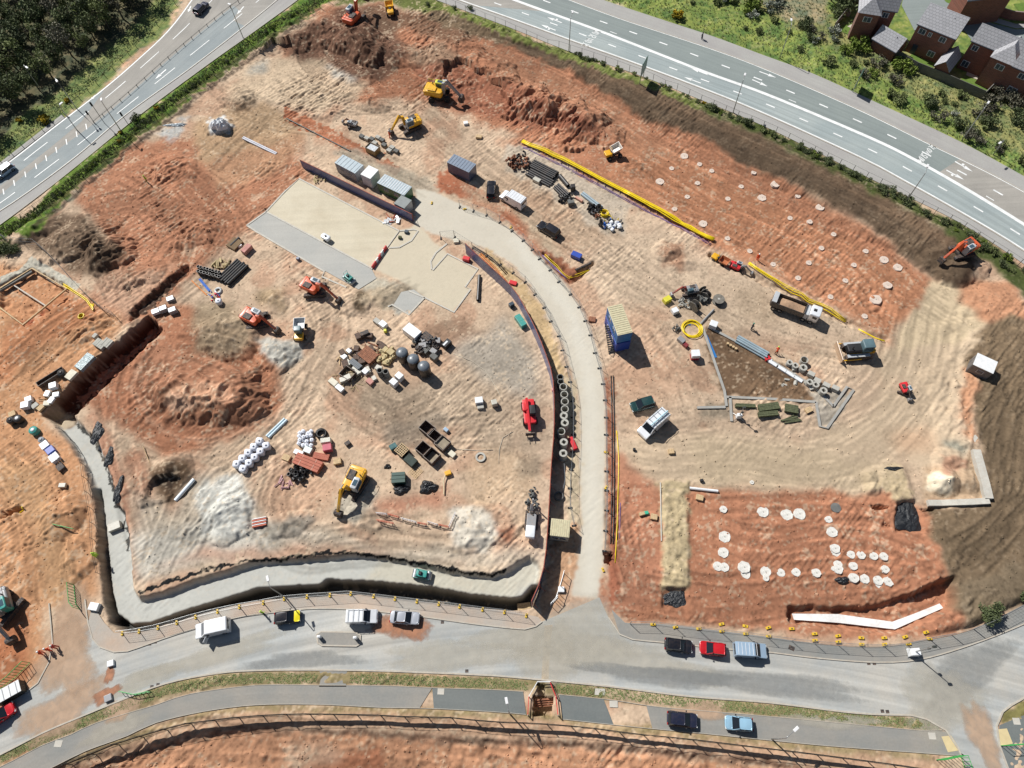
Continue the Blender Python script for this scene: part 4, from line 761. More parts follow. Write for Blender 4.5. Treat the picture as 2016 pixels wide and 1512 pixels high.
# block edging of the estate street and the triangular bed
kb = B()
for pts in ([(1402, 648), (1500, 700), (1600, 760), (1640, 800)], [(1430, 782), (1520, 786), (1606, 792)], [(1372, 803), (1428, 802)], [(1437, 782), (1440, 830)], [(1606, 792), (1614, 840), (1628, 843), (1680, 768), (1667, 762), (1640, 800)], [(1384, 648), (1426, 770), (1430, 800)]):
    kb.bar(pl(*pts), .42, .16, .02)
struct(kb.build('kerb', M_GREYC))
# white blinding in the south cut
for poly in ([(1559, 1208), (1650, 1209), (1757, 1224), (1800, 1208), (1850, 1188), (1857, 1197), (1800, 1222), (1762, 1239), (1650, 1226), (1563, 1220)],):
    sheet('concrete_slab', [P(a, b, -.95) for a, b in poly], -.95, mat('fresh white concrete', (.74, .74, .72), .8, var=.15, scale=.6, dust=.15, bump=.8))

wz = lambda q: [hz(*a) - .2 for a in q]; q_ = [G(*a)[:2] for a in ((1918, 888), (1924, 910), (1930, 932), (1937, 958), (1943, 984))]; wl = B(); wl.bar(q_, 1.2, .9, wz(q_)); wl.build('ballast', M_LIGHTC).name = 'x_'
o = bpy.data.objects['x_']; o.name = 'retaining_wall'; tag(o, 'pale grey block wall forming the long side of the sand bay at the right edge', 'wall')
q_ = [G(*a)[:2] for a in ((1944, 988), (1910, 990), (1880, 991), (1850, 992), (1824, 992))]; wl = B(); wl.bar(q_, .9, .8, wz(q_)); o = wl.build('retaining_wall', M_LIGHTC); tag(o, 'pale grey block wall forming the foot of the sand bay at the right edge', 'wall')
wl = B(); wl.box((0, 0, .45), (.9, 1.8, .9)); o = wl.build('concrete_block', M_LIGHTC, None, (*P(1917, 872), 0), rz=.3); tag(o, 'single pale concrete block above the sand bay', 'concrete block')
# ---------------------------------------------------------------- vegetation
def leaf_mat(name, a, b, c):
    m = bpy.data.materials.new(name); m.use_nodes = True; n = m.node_tree.nodes; l = m.node_tree.links; bs = n['Principled BSDF']
    bs.inputs['Roughness'].default_value = .7; bs.inputs['Specular IOR Level'].default_value = .2
    at = n.new('ShaderNodeVertexColor'); at.layer_name = 'tone'; cr = n.new('ShaderNodeValToRGB')
    cr.color_ramp.elements[0].color = (*a, 1); cr.color_ramp.elements[1].color = (*c, 1); e = cr.color_ramp.elements.new(.5); e.color = (*b, 1)
    oi = n.new('ShaderNodeObjectInfo'); ad = n.new('ShaderNodeMath'); ad.operation = 'MULTIPLY_ADD'; ad.inputs[1].default_value = .3
    sb = n.new('ShaderNodeMath'); sb.operation = 'SUBTRACT'; sb.inputs[1].default_value = .15
    l.new(oi.outputs['Random'], ad.inputs[0]); l.new(at.outputs[0], ad.inputs[2]); l.new(ad.outputs[0], sb.inputs[0]); l.new(sb.outputs[0], cr.inputs[0]); l.new(cr.outputs[0], bs.inputs['Base Color'])
    return m
L_DARK = leaf_mat('dark woodland foliage', (.055, .066, .036), (.10, .125, .055), (.17, .205, .085))
L_TWIG = leaf_mat('bare twigs', (0.068, 0.063, 0.045), (0.135, 0.128, 0.09), (0.24, 0.232, 0.165))
L_LIGHT = leaf_mat('fresh spring foliage', (0.081, 0.115, 0.02), (0.162, 0.223, 0.038), (0.297, 0.365, 0.081))
L_SCRUB = leaf_mat('scrub foliage', (0.08, 0.099, 0.035), (0.16, 0.192, 0.072), (0.272, 0.304, 0.128))
L_WHITE = leaf_mat('white blossom', (.07, .085, .04), (.32, .34, .28), (.75, .75, .70))
L_GORSE = leaf_mat('gorse in flower', (.04, .05, .01), (.20, .16, .01), (.62, .42, .02))
M_BARK = mat('bark', (.10, .085, .065), .9, var=.3, scale=3, bump=.5)
def crown_mesh(name, n, rx, ry, rz, cz, clumps, leaf, m, seed, core=.55):
    r_ = random.Random(seed); vs = []; fs = []; tone = []
    cl = []
    for _ in range(clumps):
        while True:
            p = Vector((r_.uniform(-1, 1), r_.uniform(-1, 1), r_.uniform(-.8, 1)))
            if core * .6 < p.length < 1: break
        cl.append((Vector((p.x * rx * .78, p.y * ry * .78, p.z * rz * .78)), r_.uniform(.25, .5), r_.uniform(-.22, .22)))
    for _ in range(n):
        c, s_, t = r_.choice(cl); d = Vector((r_.gauss(0, 1), r_.gauss(0, 1), r_.gauss(0, .8))).normalized() * r_.uniform(.3, 1) ** .6
        p = c + Vector((d.x * rx * s_, d.y * ry * s_, d.z * rz * s_)); p.z += cz
        if p.z < .04: p.z = r_.uniform(.04, .3)
        a = Vector((r_.gauss(0, 1), r_.gauss(0, 1), r_.gauss(0, 1))).normalized(); b = a.orthogonal().normalized(); k = leaf * r_.uniform(.5, 1.3)
        c2 = a.cross(b); o = len(vs)
        vs += [p + b * k, p + c2 * k * .6, p - b * k, p - c2 * k * .6]; fs.append((o, o + 1, o + 2, o + 3)); v = min(max(.5 + t + r_.gauss(0, .16), 0), 1); tone += [v] * 4
    me = bpy.data.meshes.new(name); me.from_pydata(vs, [], fs); at = me.color_attributes.new('tone', 'FLOAT_COLOR', 'POINT')
    at.data.foreach_set('color', np.repeat(np.array(tone)[:, None], 4, 1).astype(np.float32).ravel()); me.materials.append(m); return me
def make_tree(h, rx, n, m, seed, label, cz=.62, leaf=.28):
    r_ = random.Random(seed); t = thing('tree', label, 'tree'); b = B()
    lean = (r_.uniform(-.4, .4), r_.uniform(-.4, .4)); top = Vector((lean[0], lean[1], h * .8))
    b.tube([(0, 0, -.3), (lean[0] * .2, lean[1] * .2, h * .25), (lean[0] * .6, lean[1] * .6, h * .5), top], [.22, .17, .12, .04], 7)
    for i in range(9):
        a = r_.uniform(0, 6.28); z0 = h * r_.uniform(.25, .6); k = rx * r_.uniform(.6, .95)
        p0 = Vector((lean[0] * z0 / h, lean[1] * z0 / h, z0)); p1 = p0 + Vector((math.cos(a) * k * .5, math.sin(a) * k * .5, h * .12)); p2 = p0 + Vector((math.cos(a) * k, math.sin(a) * k, h * .25))
        b.tube([p0, p1, p2], [.09, .06, .02], 5)
        for _ in range(3):
            q = p1.lerp(p2, r_.random()); e = q + Vector((r_.uniform(-1, 1), r_.uniform(-1, 1), r_.uniform(.2, 1.2))); b.tube([q, e], [.03, .01], 4)
    b.build('trunk', M_BARK, t, smooth=True)
    cm = crown_mesh('crown', n, rx, rx * r_.uniform(.8, 1), h * .42, h * cz, 16, leaf, m, seed + 1); c = bpy.data.objects.new('crown', cm); COL.objects.link(c); c.parent = t
    return t
def make_bush(rx, ry, h, n, m, seed, label, name='bush', leaf=.16):
    t = thing(name, label, 'bush'); b = B(); r_ = random.Random(seed)
    for i in range(7):
        a = r_.uniform(0, 6.28); k = r_.uniform(.2, .7); b.tube([(0, 0, -.1), (math.cos(a) * rx * k * .5, math.sin(a) * ry * k * .5, h * .4), (math.cos(a) * rx * k, math.sin(a) * ry * k, h * .75)], [.04, .03, .01], 4)
    b.build('stem', M_BARK, t)
    cm = crown_mesh('foliage', n, rx, ry, h * .5, h * .5, 11, leaf, m, seed + 5, .4); c = bpy.data.objects.new('foliage', cm); COL.objects.link(c); c.parent = t
    return t
FIRST = set()
def put(proto, x, y, z, rz=0, label=None, group=None, scale=None):
    """the first placing moves the prototype itself, later ones copy it"""
    if proto.name not in FIRST:
        FIRST.add(proto.name); proto.location = (x, y, z); proto.rotation_euler = (0, 0, rz)
        if scale: proto.scale = (scale,) * 3 if not isinstance(scale, tuple) else scale
        if label: proto['label'] = label
        if group: proto['group'] = group
        return proto
    return dup(proto, (x, y, z), rz, label, group, scale)
WOOD = [(make_tree(9, 3.0, 1500, L_DARK, 1, 'dark evergreen woodland tree in the wood beyond the grass verge'), 'dark woodland trees'),
        (make_tree(10, 3.4, 800, L_TWIG, 2, 'bare grey brown tree not yet in leaf in the woodland'), 'bare woodland trees'),
        (make_tree(8, 2.8, 1300, L_DARK, 3, 'dark evergreen woodland tree in the wood beyond the grass verge'), 'dark woodland trees'),
        (make_tree(8, 3.0, 900, L_SCRUB, 4, 'olive green tree coming into leaf in the woodland'), 'olive woodland trees'),
        (make_tree(6.5, 2.4, 900, L_LIGHT, 5, 'bright yellow green tree in fresh leaf in the woodland'), 'fresh green woodland trees')]
edge = [(-60, 300), (0, 262), (60, 208), (130, 158), (215, 88), (295, 22), (330, -10)]
def above(px, py): return py < np.interp(px, [e[0] for e in edge], [e[1] for e in edge])
cnt = 0; used = []
r2 = random.Random(5)
for k in range(6000):
    px, py = r2.uniform(-70, 330), r2.uniform(-45, 290)
    if not above(px + 6, py + 12): continue
    q = P(px, py)
    if any((q[0] - u[0]) ** 2 + (q[1] - u[1]) ** 2 < 3.3 ** 2 for u in used): continue
    used.append(q); p, g = r2.choices(WOOD, [4, 3.2, 4, 3, .8])[0]
    put(p, q[0], q[1], hz(*q), r2.uniform(0, 6.28), None, g, r2.uniform(.55, 1.0))
BU = {'g': (make_bush(1.5, 1.3, 1.5, 620, L_SCRUB, 11, 'rounded olive green bush in the scrub on the far verge'), 'olive bushes on the far verge'),
      'd': (make_bush(1.5, 1.4, 1.7, 620, L_DARK, 12, 'dark green bush in the scrub'), 'dark bushes on the verges'),
      'l': (make_bush(1.4, 1.3, 1.4, 620, L_LIGHT, 13, 'bright yellow green bush in fresh leaf on the verge'), 'fresh green bushes'),
      't': (make_bush(1.7, 1.5, 1.8, 420, L_TWIG, 14, 'bare grey brown thicket bush in the scrub'), 'bare twiggy bushes'),
      'w': (make_bush(1.4, 1.2, 1.6, 420, L_WHITE, 15, 'bush covered in white blossom in the scrub'), 'blossoming white bushes'),
      'y': (make_bush(.9, .9, 1.0, 520, L_GORSE, 16, 'yellow flowering gorse bush on the grass verge'), 'yellow gorse bushes')}
def bush(k, px, py, s=1.0):
    q = P(px, py); p, g = BU[k]; put(p, q[0], q[1], hz(*q) - .05, r2.uniform(0, 6.28), None, g, s)
for k, px, py, s in [('y', 1333, 35, 1.7), ('y', 90, 240, 1.5), ('y', 133, 200, .8), ('y', 238, 262, .6), ('y', 235, 280, .6), ('y', 310, 215, .8), ('d', 268, 238, .9), ('y', 1385, 206, .6), ('y', 40, 240, .9),
                     ('l', 1690, 95, 1.7), ('l', 1665, 105, 1.2), ('l', 1705, 100, 1.1), ('l', 1772, 135, 1.6), ('l', 1790, 146, 1.2), ('l', 1480, 12, 1.7), ('l', 1470, 24, 1.2), ('w', 1530, 8, 2.0), ('w', 1515, 22, 1.4), ('w', 1480, 36, 1.1), ('w', 1605, 85, .9), ('w', 1640, 65, 1.2), ('w', 1425, 2, 1.0), ('w', 1998, 190, .9),
                     ('w', 1645, 80, .9), ('d', 1655, 15, 2.6), ('d', 1662, 5, 2.2), ('d', 1650, 30, 1.8), ('t', 1965, 190, 1.3), ('t', 1978, 198, 1.5), ('t', 1992, 208, 1.5), ('d', 2000, 240, 1.5), ('t', 1945, 215, 1.6), ('t', 1925, 225, 1.3), ('d', 1905, 262, 1.0), ('d', 1925, 272, .8), ('l', 1960, 170, 1.0)]:
    bush(k, px, py, s)
tr_top = resample(TR_p1, 120)
for k in range(52):
    px = r2.uniform(1330, 2050); ly = np.interp(px, [1188, 1320, 1408, 1512, 1594, 1724, 1887, 2016], [0, 44, 73, 112, 142, 201, 277, 347])
    py = ly - (r2.uniform(30, 95) if px < 1700 else r2.uniform(14, 90))
    if px > 1650 and py < np.interp(px, [1650, 1733, 1762, 1930, 2016], [70, 105, 118, 192, 200]) + 6: continue
    if px < 1640 or py > -30: bush(r2.choices('gtdlw', [4, 3, 2, .6, .5])[0], px, py, r2.uniform(.6, 1.25))
for k in range(95):                                          # scrub on the strip along the road embankment
    px = r2.uniform(1380, 2040) if k > 25 else r2.uniform(1130, 1390); ly = np.interp(px, [1008, 1120, 1258, 1383, 1512, 1712, 1887, 2016], [56, 101, 148, 198, 252, 351, 437, 520])
    bush(r2.choices('gdl', [1.3, 4, .7])[0], px, ly + r2.uniform(9, 20 + (px - 1380) / 50), r2.uniform(.3, .55) if px < 1390 else r2.uniform(.38, .8))
for k in range(70):
    t = r2.random(); px = np.interp(t, [0, 1], [20, 640]); py = np.interp(px, [20, 60, 235, 370, 500, 650], [452, 425, 280, 172, 74, -15]) + r2.uniform(-2, 9); bush(r2.choices('ld', [2.2, 2])[0], px, py, r2.uniform(.25, .5))
for px, py, s in [(1935, 1213, 1.0), (1943, 1216, .8), (1950, 1207, .9), (1928, 1208, .6), (2012, 1180, .7), (10, 495, 1.0), (22, 500, .9), (-10, 490, 1.2), (35, 492, .7), (925, 18, .6), (895, 22, .5), (842, 10, .5)]: bush('d' if px > 100 else 'd', px, py, s)
# grass tufts: one piece of ground cover
vs = []; fs = []; tone = []
def tuft(x, y, z, s_):
    for _ in range(3):
        a = r2.uniform(0, 6.28); h_ = s_ * r2.uniform(.6, 1.3); o = len(vs); c, d = math.cos(a) * .09, math.sin(a) * .09
        vs.extend([(x - c, y - d, z - .02), (x + c, y + d, z - .02), (x + d * 1.8, y - c * 1.8, z + h_)]); fs.append((o, o + 1, o + 2)); tone.extend([min(max(r2.gauss(.5, .2), 0), 1)] * 3)
for _ in range(17000):
    px, py = r2.uniform(1180, 2040), r2.uniform(-20, 350); ly = np.interp(px, [1188, 1320, 1408, 1512, 1594, 1724, 1887, 2016], [0, 44, 73, 112, 142, 201, 277, 347])
    if py > ly - 2 or (px > 1650 and py < np.interp(px, [1650, 1733, 1762, 1930, 2016], [50, 105, 118, 192, 215])): continue
    q = P(px, py); tuft(q[0], q[1], hz(*q), r2.uniform(.12, .4))
for _ in range(5000):
    px = r2.uniform(0, 640); py = np.interp(px, [20, 60, 235, 370, 500, 650], [452, 425, 280, 172, 74, -15]) + r2.uniform(-10, 12); q = P(px, py); tuft(q[0], q[1], hz(*q), r2.uniform(.1, .3))
for _ in range(2500):
    px = r2.uniform(0, 350); py = np.interp(px, [0, 125, 245, 320, 352], [300, 212, 104, 28, -20]) + r2.uniform(-28, 6); q = P(px, py); tuft(q[0], q[1], hz(*q), r2.uniform(.06, .2))
for _ in range(5000):
    px = r2.uniform(0, 1850); py = np.interp(px, [-30, 82, 190, 325, 425, 504, 754, 1008, 1195, 1358, 1512, 1687, 1850], [1505, 1456, 1408, 1358, 1340, 1334, 1336, 1346, 1363, 1382, 1396, 1415, 1428]) + r2.uniform(-9, 10)
    if 1040 < px < 1095 or 625 < px < 690: continue
    q = P(px, py); tuft(q[0], q[1], hz(*q), r2.uniform(.03, .1))
me = bpy.data.meshes.new('grass'); me.from_pydata(vs, [], fs); at = me.color_attributes.new('tone', 'FLOAT_COLOR', 'POINT'); at.data.foreach_set('color', np.repeat(np.array(tone)[:, None], 4, 1).astype(np.float32).ravel())
me.materials.append(L_SCRUB); o = bpy.data.objects.new('grass', me); COL.objects.link(o); tag(o, 'rough tufted grass growing over the road verges', 'grass'); o['kind'] = 'stuff'

# ---------------------------------------------------------------- houses
def brick_mat(name, rgb, mortar, sc=1.0):
    m = bpy.data.materials.new(name); m.use_nodes = True; n = m.node_tree.nodes; l = m.node_tree.links; b = n['Principled BSDF']; b.inputs['Roughness'].default_value = .85
    tc = n.new('ShaderNodeTexCoord'); mp = n.new('ShaderNodeMapping'); mp.inputs['Rotation'].default_value = (R(90), 0, 0)
    bt = n.new('ShaderNodeTexBrick'); bt.inputs['Scale'].default_value = sc; bt.inputs['Brick Width'].default_value = .6; bt.inputs['Row Height'].default_value = .22; bt.inputs['Mortar Size'].default_value = .02
    bt.inputs['Color1'].default_value = (*rgb, 1); bt.inputs['Color2'].default_value = (*[c * .7 for c in rgb], 1); bt.inputs['Mortar'].default_value = (*mortar, 1)
    l.new(tc.outputs['Object'], mp.inputs[0]); l.new(mp.outputs[0], bt.inputs[0]); l.new(bt.outputs[0], b.inputs['Base Color']); return m
def tile_mat(name, rgb):
    m = bpy.data.materials.new(name); m.use_nodes = True; n = m.node_tree.nodes; l = m.node_tree.links; b = n['Principled BSDF']; b.inputs['Roughness'].default_value = .75
    uv = n.new('ShaderNodeUVMap'); bt = n.new('ShaderNodeTexBrick'); bt.inputs['Scale'].default_value = 1; bt.inputs['Brick Width'].default_value = .7; bt.inputs['Row Height'].default_value = .55; bt.inputs['Mortar Size'].default_value = .06; bt.inputs['Mortar Smooth'].default_value = .6
    bt.inputs['Color1'].default_value = (*rgb, 1); bt.inputs['Color2'].default_value = (*[c * .86 for c in rgb], 1); bt.inputs['Mortar'].default_value = (*[c * .55 for c in rgb], 1)
    l.new(uv.outputs[0], bt.inputs[0]); no = n.new('ShaderNodeTexNoise'); no.inputs['Scale'].default_value = .8; no.inputs['Detail'].default_value = 5; mi = n.new('ShaderNodeMixRGB'); mi.blend_type = 'MULTIPLY'; mi.inputs[0].default_value = .35
    l.new(bt.outputs[0], mi.inputs[1]); l.new(no.outputs[0], mi.inputs[2]); l.new(mi.outputs[0], b.inputs['Base Color']); return m
M_BRICK = brick_mat('red brick', (.25, .085, .055), (.2, .15, .12)); M_BRICK_W = brick_mat('garden wall brick', (.33, .12, .08), (.25, .2, .17)); M_GREYW = brick_mat('weathered close boarded fence', (.19, .18, .15), (.12, .115, .1), 1.5)
M_TILE = tile_mat('grey roof tile', (.46, .46, .48)); M_WIN = mat('window glass', (.05, .07, .10), .12, var=.2); M_FRAME = mat('white window frame', (.7, .7, .7), .5, var=.05); M_DOOR = mat('dark door', (.05, .06, .08), .4)
def gable_roof(w_, d, e, r_, ax='x', over=.3):
    """tiled roof over a w x d plan centred on the origin, ridge along x (or y); UV in metres"""
    vs = []; fs = []; uv = []
    a, b = (w_ / 2 + over, d / 2 + over) if ax == 'x' else (d / 2 + over, w_ / 2 + over); sl = math.hypot(b, r_ - e)
    for s_ in (-1, 1):
        o = len(vs); vs += [(-a, s_ * b, e), (a, s_ * b, e), (a, 0, r_), (-a, 0, r_)]; uv += [(0, 0), (2 * a, 0), (2 * a, sl), (0, sl)]; fs.append((o, o + 1, o + 2, o + 3) if s_ < 0 else (o + 3, o + 2, o + 1, o))
    if ax == 'y': vs = [(y, x, z) for x, y, z in vs]
    n0 = len(vs); vs += [(x, y, z - .14) for x, y, z in vs]; uv += uv
    fs += [tuple(n0 + i for i in f[::-1]) for f in list(fs)]; fs += [(0, 1, n0 + 1, n0), (4, 5, n0 + 5, n0 + 4), (1, 2, n0 + 2, n0 + 1), (3, 0, n0, n0 + 3), (5, 6, n0 + 6, n0 + 5), (7, 4, n0 + 4, n0 + 7)]
    return vs, fs, uv
def roof_obj(par, data, m=None):
    vs, fs, uv = data; me = bpy.data.meshes.new('roof'); me.from_pydata(vs, [], fs); ul = me.uv_layers.new(name='UVMap')
    for lp in me.loops: ul.data[lp.index].uv = uv[lp.vertex_index]
    me.materials.append(m or M_TILE); o = bpy.data.objects.new('roof', me); COL.objects.link(o); o.parent = par; return o
def gable_walls(w_, d, e, r_, ax='x'):
    b = B()
    if ax == 'x': b.add([(-w_ / 2, -d / 2, -.3), (w_ / 2, -d / 2, -.3), (w_ / 2, d / 2, -.3), (-w_ / 2, d / 2, -.3), (-w_ / 2, -d / 2, e - .16), (w_ / 2, -d / 2, e - .16), (w_ / 2, d / 2, e - .16), (-w_ / 2, d / 2, e - .16), (-w_ / 2, 0, r_ - .18), (w_ / 2, 0, r_ - .18)],
               [(0, 1, 5, 4), (2, 3, 7, 6), (1, 2, 6, 9, 5), (3, 0, 4, 8, 7), (4, 5, 9, 8), (6, 7, 8, 9)])
    else: b.add([(-w_ / 2, -d / 2, -.3), (w_ / 2, -d / 2, -.3), (w_ / 2, d / 2, -.3), (-w_ / 2, d / 2, -.3), (-w_ / 2, -d / 2, e - .16), (w_ / 2, -d / 2, e - .16), (w_ / 2, d / 2, e - .16), (-w_ / 2, d / 2, e - .16), (0, -d / 2, r_ - .18), (0, d / 2, r_ - .18)],
               [(0, 1, 5, 8, 4), (2, 3, 7, 9, 6), (1, 2, 6, 5), (3, 0, 4, 7), (4, 8, 9, 7), (5, 6, 9, 8)])
    return b
def window(par, x, y, z, w_=1.2, h_=1.1, face=-1, n=2):
    f = B(); f.box((0, 0, 0), (w_ + .16, .1, h_ + .16)); o = f.build('window', M_FRAME, par, (x, y + face * .03, z))
    g = B()
    for i in range(n): g.box((-w_ / 2 + (i + .5) * w_ / n, face * .06, 0), (w_ / n - .08, .04, h_))
    g.build('pane', M_WIN, o); return o
def house(e0, e1, ze, r0, zr, label, wins, extra=None, group='brick houses of the estate', door=None, name='brick_house'):
    """e0,e1: pixels of the front eave; r0: a pixel on the ridge; heights ze and zr"""
    a, b = P(*e0, ze), P(*e1, ze); c = P(*r0, zr); d = (b - a); w_ = float(np.hypot(*d)); d /= w_; n_ = np.array([-d[1], d[0]]); dep = abs(float((c - a).dot(n_))) * 2
    mid_ = (a + b) / 2 + n_ * dep / 2; rz = math.atan2(d[1], d[0])
    t = thing(name, label, 'house' if name == 'brick_house' else 'garage', (mid_[0], mid_[1], 0), rz, group)
    gable_walls(w_ - .6, dep - .6, ze, zr).build('wall', M_BRICK, t); roof_obj(t, gable_roof(w_ - .6, dep - .6, ze, zr))
    for x, z, ww, hh in wins: window(t, x * w_ / 2, -(dep - .6) / 2, z, ww, hh)
    if door is not None: B().box((0, 0, 1.05), (1.0, .12, 2.1)).build('door', M_DOOR, t, (door * w_ / 2, -(dep - .6) / 2 - .02, 0))
    b_ = B(); b_.box((0, 0, 0), (w_ - .1, .12, .12)); b_.build('gutter', M_DOOR, t, (0, -dep / 2 - .05, ze - .1))
    v = B(); v.cyl((0, 0, 0), (0, 0, .5), .08, n=8); v.build('roof_vent', M_DOOR, t, (w_ * .2, -dep * .12, zr - (zr - ze) * .4))
    if extra: extra(t, w_, dep)
    return t
hw = [(-.6, 5.1, 1.3, 1.0), (-.2, 5.1, .6, .8), (.45, 5.1, 1.2, 1.0), (.3, 1.5, 1.3, 1.1)]
house((1805, 47), (1882, 78), 6.3, (1834, 5), 9.0, 'red brick house with wide plain grey roof behind the square lawn and garden table', hw, door=-.55)
def wing(x, y, ww, dd, ze, zr):
    def f(t, w_, dep):
        gw = gable_walls(ww, dd, ze, ze + .15, 'y'); o = gw.build('wall', M_BRICK, t, (x * w_ / 2, -dep / 2 - dd / 2 + y + .1, 0)); r_ = roof_obj(t, hipped(ww, dd + 3, ze, zr)); r_.location = (x * w_ / 2, -dep / 2 - dd / 2 + y + 1.6, 0.02)
        window(t, x * w_ / 2, -dep / 2 - dd + y + .08, 5.0, 1.5, 1.0)
    return f
def hipped(w_, d, e, r_):
    a, b = w_ / 2 + .3, d / 2 + .3; k = min(a, b); vs = [(-a, -b, e), (a, -b, e), (a, b, e), (-a, b, e), (0, -b + k, r_), (0, b, r_)]
    P_ = [((0, 1, 4), [(0, 0), (2 * a, 0), (a, k * 1.3)]), ((1, 2, 5, 4), [(0, 0), (2 * b, 0), (2 * b, a * 1.3), (k, a * 1.3)]), ((3, 0, 4, 5), [(0, 0), (2 * b, 0), (2 * b - k, a * 1.3), (0, a * 1.3)]), ((2, 3, 5), [(0, 0), (2 * a, 0), (a, 1)])]
    V_ = []; F_ = []; U_ = []
    for f, u in P_: o = len(V_); V_ += [vs[i] for i in f]; U_ += u; F_.append(tuple(range(o, o + len(f))))
    return V_, F_, U_
house((1911, 80), (2014, 122), 6.3, (1938, 46), 9.0, 'red brick house with hipped wing and paved patio, second from the right edge', [(-.72, 5.1, 1.1, 1.0), (-.72, 1.4, 1.3, 1.2)], wing(.42, 0, 4.6, 2.2, 6.3, 8.7))
house((1702, 14), (1768, 24), 6.3, (1722, -20), 9.0, 'red brick house with a hipped wing at the upper edge, leftmost of the row', [(-.2, 1.4, 1.0, 1.9), (.4, 5.1, 1.1, 1.0)], wing(-.65, 0, 4.2, 2.0, 6.3, 8.6))
house((1992, 130), (2080, 168), 6.3, (2016, 95), 9.0, 'red brick house cut by the right edge of the picture', [(-.4, 5.1, 1.2, 1.0), (-.4, 1.4, 1.6, 1.9)])
house((1716, 76), (1764, 104), 2.4, (1736, 47), 4.6, 'brick garage with a single broad grey roof behind the fence, left of the lawn', [], name='brick_garage', group='garages of the estate')
house((1905, 2), (2000, -10), 6.3, (1930, -40), 9.0, 'house across the estate street at the top edge with a dark front', [(-.6, 1.5, 1.2, 1.2)])
_a, _b, _c = P(1838, 129, 2.4), P(1868, 142, 2.4), P(1894, 112, 2.4); d = _b - _a; w_ = float(np.hypot(*d)); dep = float(np.hypot(*(_c - _b))); cc = (_a + _c) / 2
t = thing('brick_garage', 'small brick garage with its gable end towards the fence, between lawn and patio', 'garage', (cc[0], cc[1], 0), math.atan2(d[1], d[0]), 'garages of the estate')
gable_walls(w_ - .5, dep - .5, 2.4, 4.2, 'y').build('wall', M_BRICK, t); roof_obj(t, gable_roof(w_ - .5, dep - .5, 2.4, 4.2, 'y'))
t = thing('lean_to', 'low pale roofed lean-to against the boundary fence', 'shed', (*P(1748, 108), 0), math.atan2(*(P(1764, 112) - P(1735, 100))[::-1])); B().box((0, 0, .9), (3.2, 1.3, 1.8)).build('wall', M_GREYW, t); B().box((0, 0, 1.86), (3.4, 1.6, .1)).build('roof', mat('pale roof sheet', (.42, .47, .5), .4), t)
# gardens, street and walls of the estate
sheet('road', pl((1785, -30), (1775, 10), (1790, 40), (1800, 60), (1850, 40), (1900, 62), (1925, 95), (1960, 100), (2060, 120), (2060, 55), (2000, 58), (1940, 42), (1880, 12), (1850, -8), (1840, -40)), Z1, M_ASPH_D)
sheet('pavement', pl((1840, -40), (1852, -8), (1882, 10), (1942, 40), (2000, 56), (2060, 52), (2060, 44), (2000, 47), (1945, 30), (1890, 2), (1862, -20), (1858, -40)), Z1, M_FOOT2)
M_LAWN = mat('mown lawn', (.10, .17, .022), .9, var=.2, scale=2, bump=.5); M_PATIO = mat('pale paving slabs', (.46, .42, .34), .85, var=.1)
sheet('lawn', pl((1778, 128), (1800, 100), (1815, 92), (1850, 115), (1832, 138), (1822, 137)), .02, M_LAWN); sheet('lawn', pl((1888, 158), (1902, 150), (1940, 164), (1952, 182), (1925, 176)), .02, M_LAWN); sheet('lawn', pl((1655, 52), (1668, 46), (1705, 66), (1716, 78), (1690, 76), (1656, 62)), .02, M_LAWN)
sheet('patio', pl((1902, 148), (1905, 136), (1925, 131), (1948, 140), (1940, 163)), .02, M_PATIO); sheet('patio', pl((1668, 52), (1676, 48), (1712, 64), (1704, 68)), .03, M_PATIO); sheet('patio', pl((1797, 95), (1806, 91), (1814, 97), (1806, 103)), .03, M_PATIO)
sheet('lawn', pl((1850, -12), (1868, -10), (1900, 10), (1896, 20), (1862, 4)), .03, M_LAWN); sheet('lawn', pl((1995, 8), (2060, 0), (2060, 34), (2012, 30)), .02, M_LAWN)
def wall_thing(pts, h_, th, m, name, label, cat, cap=None, z=None):
    w_ = pl(*pts); c = w_[0]; t = thing(name, label, cat, (c[0], c[1], 0)); q = [(a[0] - c[0], a[1] - c[1]) for a in w_]
    b = B(); b.bar(q, th, h_ + .3, -.3); b.build('wall_face', m, t)
    if cap: b = B(); b.bar(q, th + .08, .07, h_); b.build('coping', cap, t)
    return t
wall_thing([(1733, 101), (1762, 116), (1800, 138), (1850, 158), (1900, 180), (1932, 194)], 1.9, .12, M_GREYW, 'boundary_fence', 'long weathered close boarded fence behind the gardens and the scrub', 'fence')
wall_thing([(1939, 22), (1960, 30), (1985, 38), (2030, 42)], 1.9, .25, M_BRICK_W, 'garden_wall', 'red brick garden wall beside the curving estate street', 'wall', M_BRICK_W)
wall_thing([(1640, 58), (1663, 30), (1672, 33)], 1.8, .1, mat('grey boards', (.3, .28, .25), .8), 'garden_fence', 'light grey garden fence beside the dark evergreen bush', 'fence')
wall_thing([(1932, 194), (1966, 160)], 1.7, .1, mat('grey boards', (.3, .28, .25), .8), 'garden_fence', 'garden fence running between two gardens beside the bare thicket', 'fence')
tr = thing('trampoline', 'white and green garden play frame on the patio', 'play frame', (*P(1935, 146), 0), R(-30)); b = B()
for i in range(3): b.box((-1.2 + i * 1.1, 0, .5), (.9, 1.4, .9))
b.build('panel', M_FRAME, tr, bevel=.08); b = B(); b.box((2.1, -.5, .35), (1.0, .6, .6)); b.build('slide', mat('green plastic', (.05, .4, .25), .4), tr, bevel=.1)
tb = thing('garden_table', 'white garden table on the lawn behind the middle house', 'table', (*P(1805, 96), 0), R(-25)); B().box((0, 0, .72), (1.8, .9, .06)).build('table_top', M_FRAME, tb)
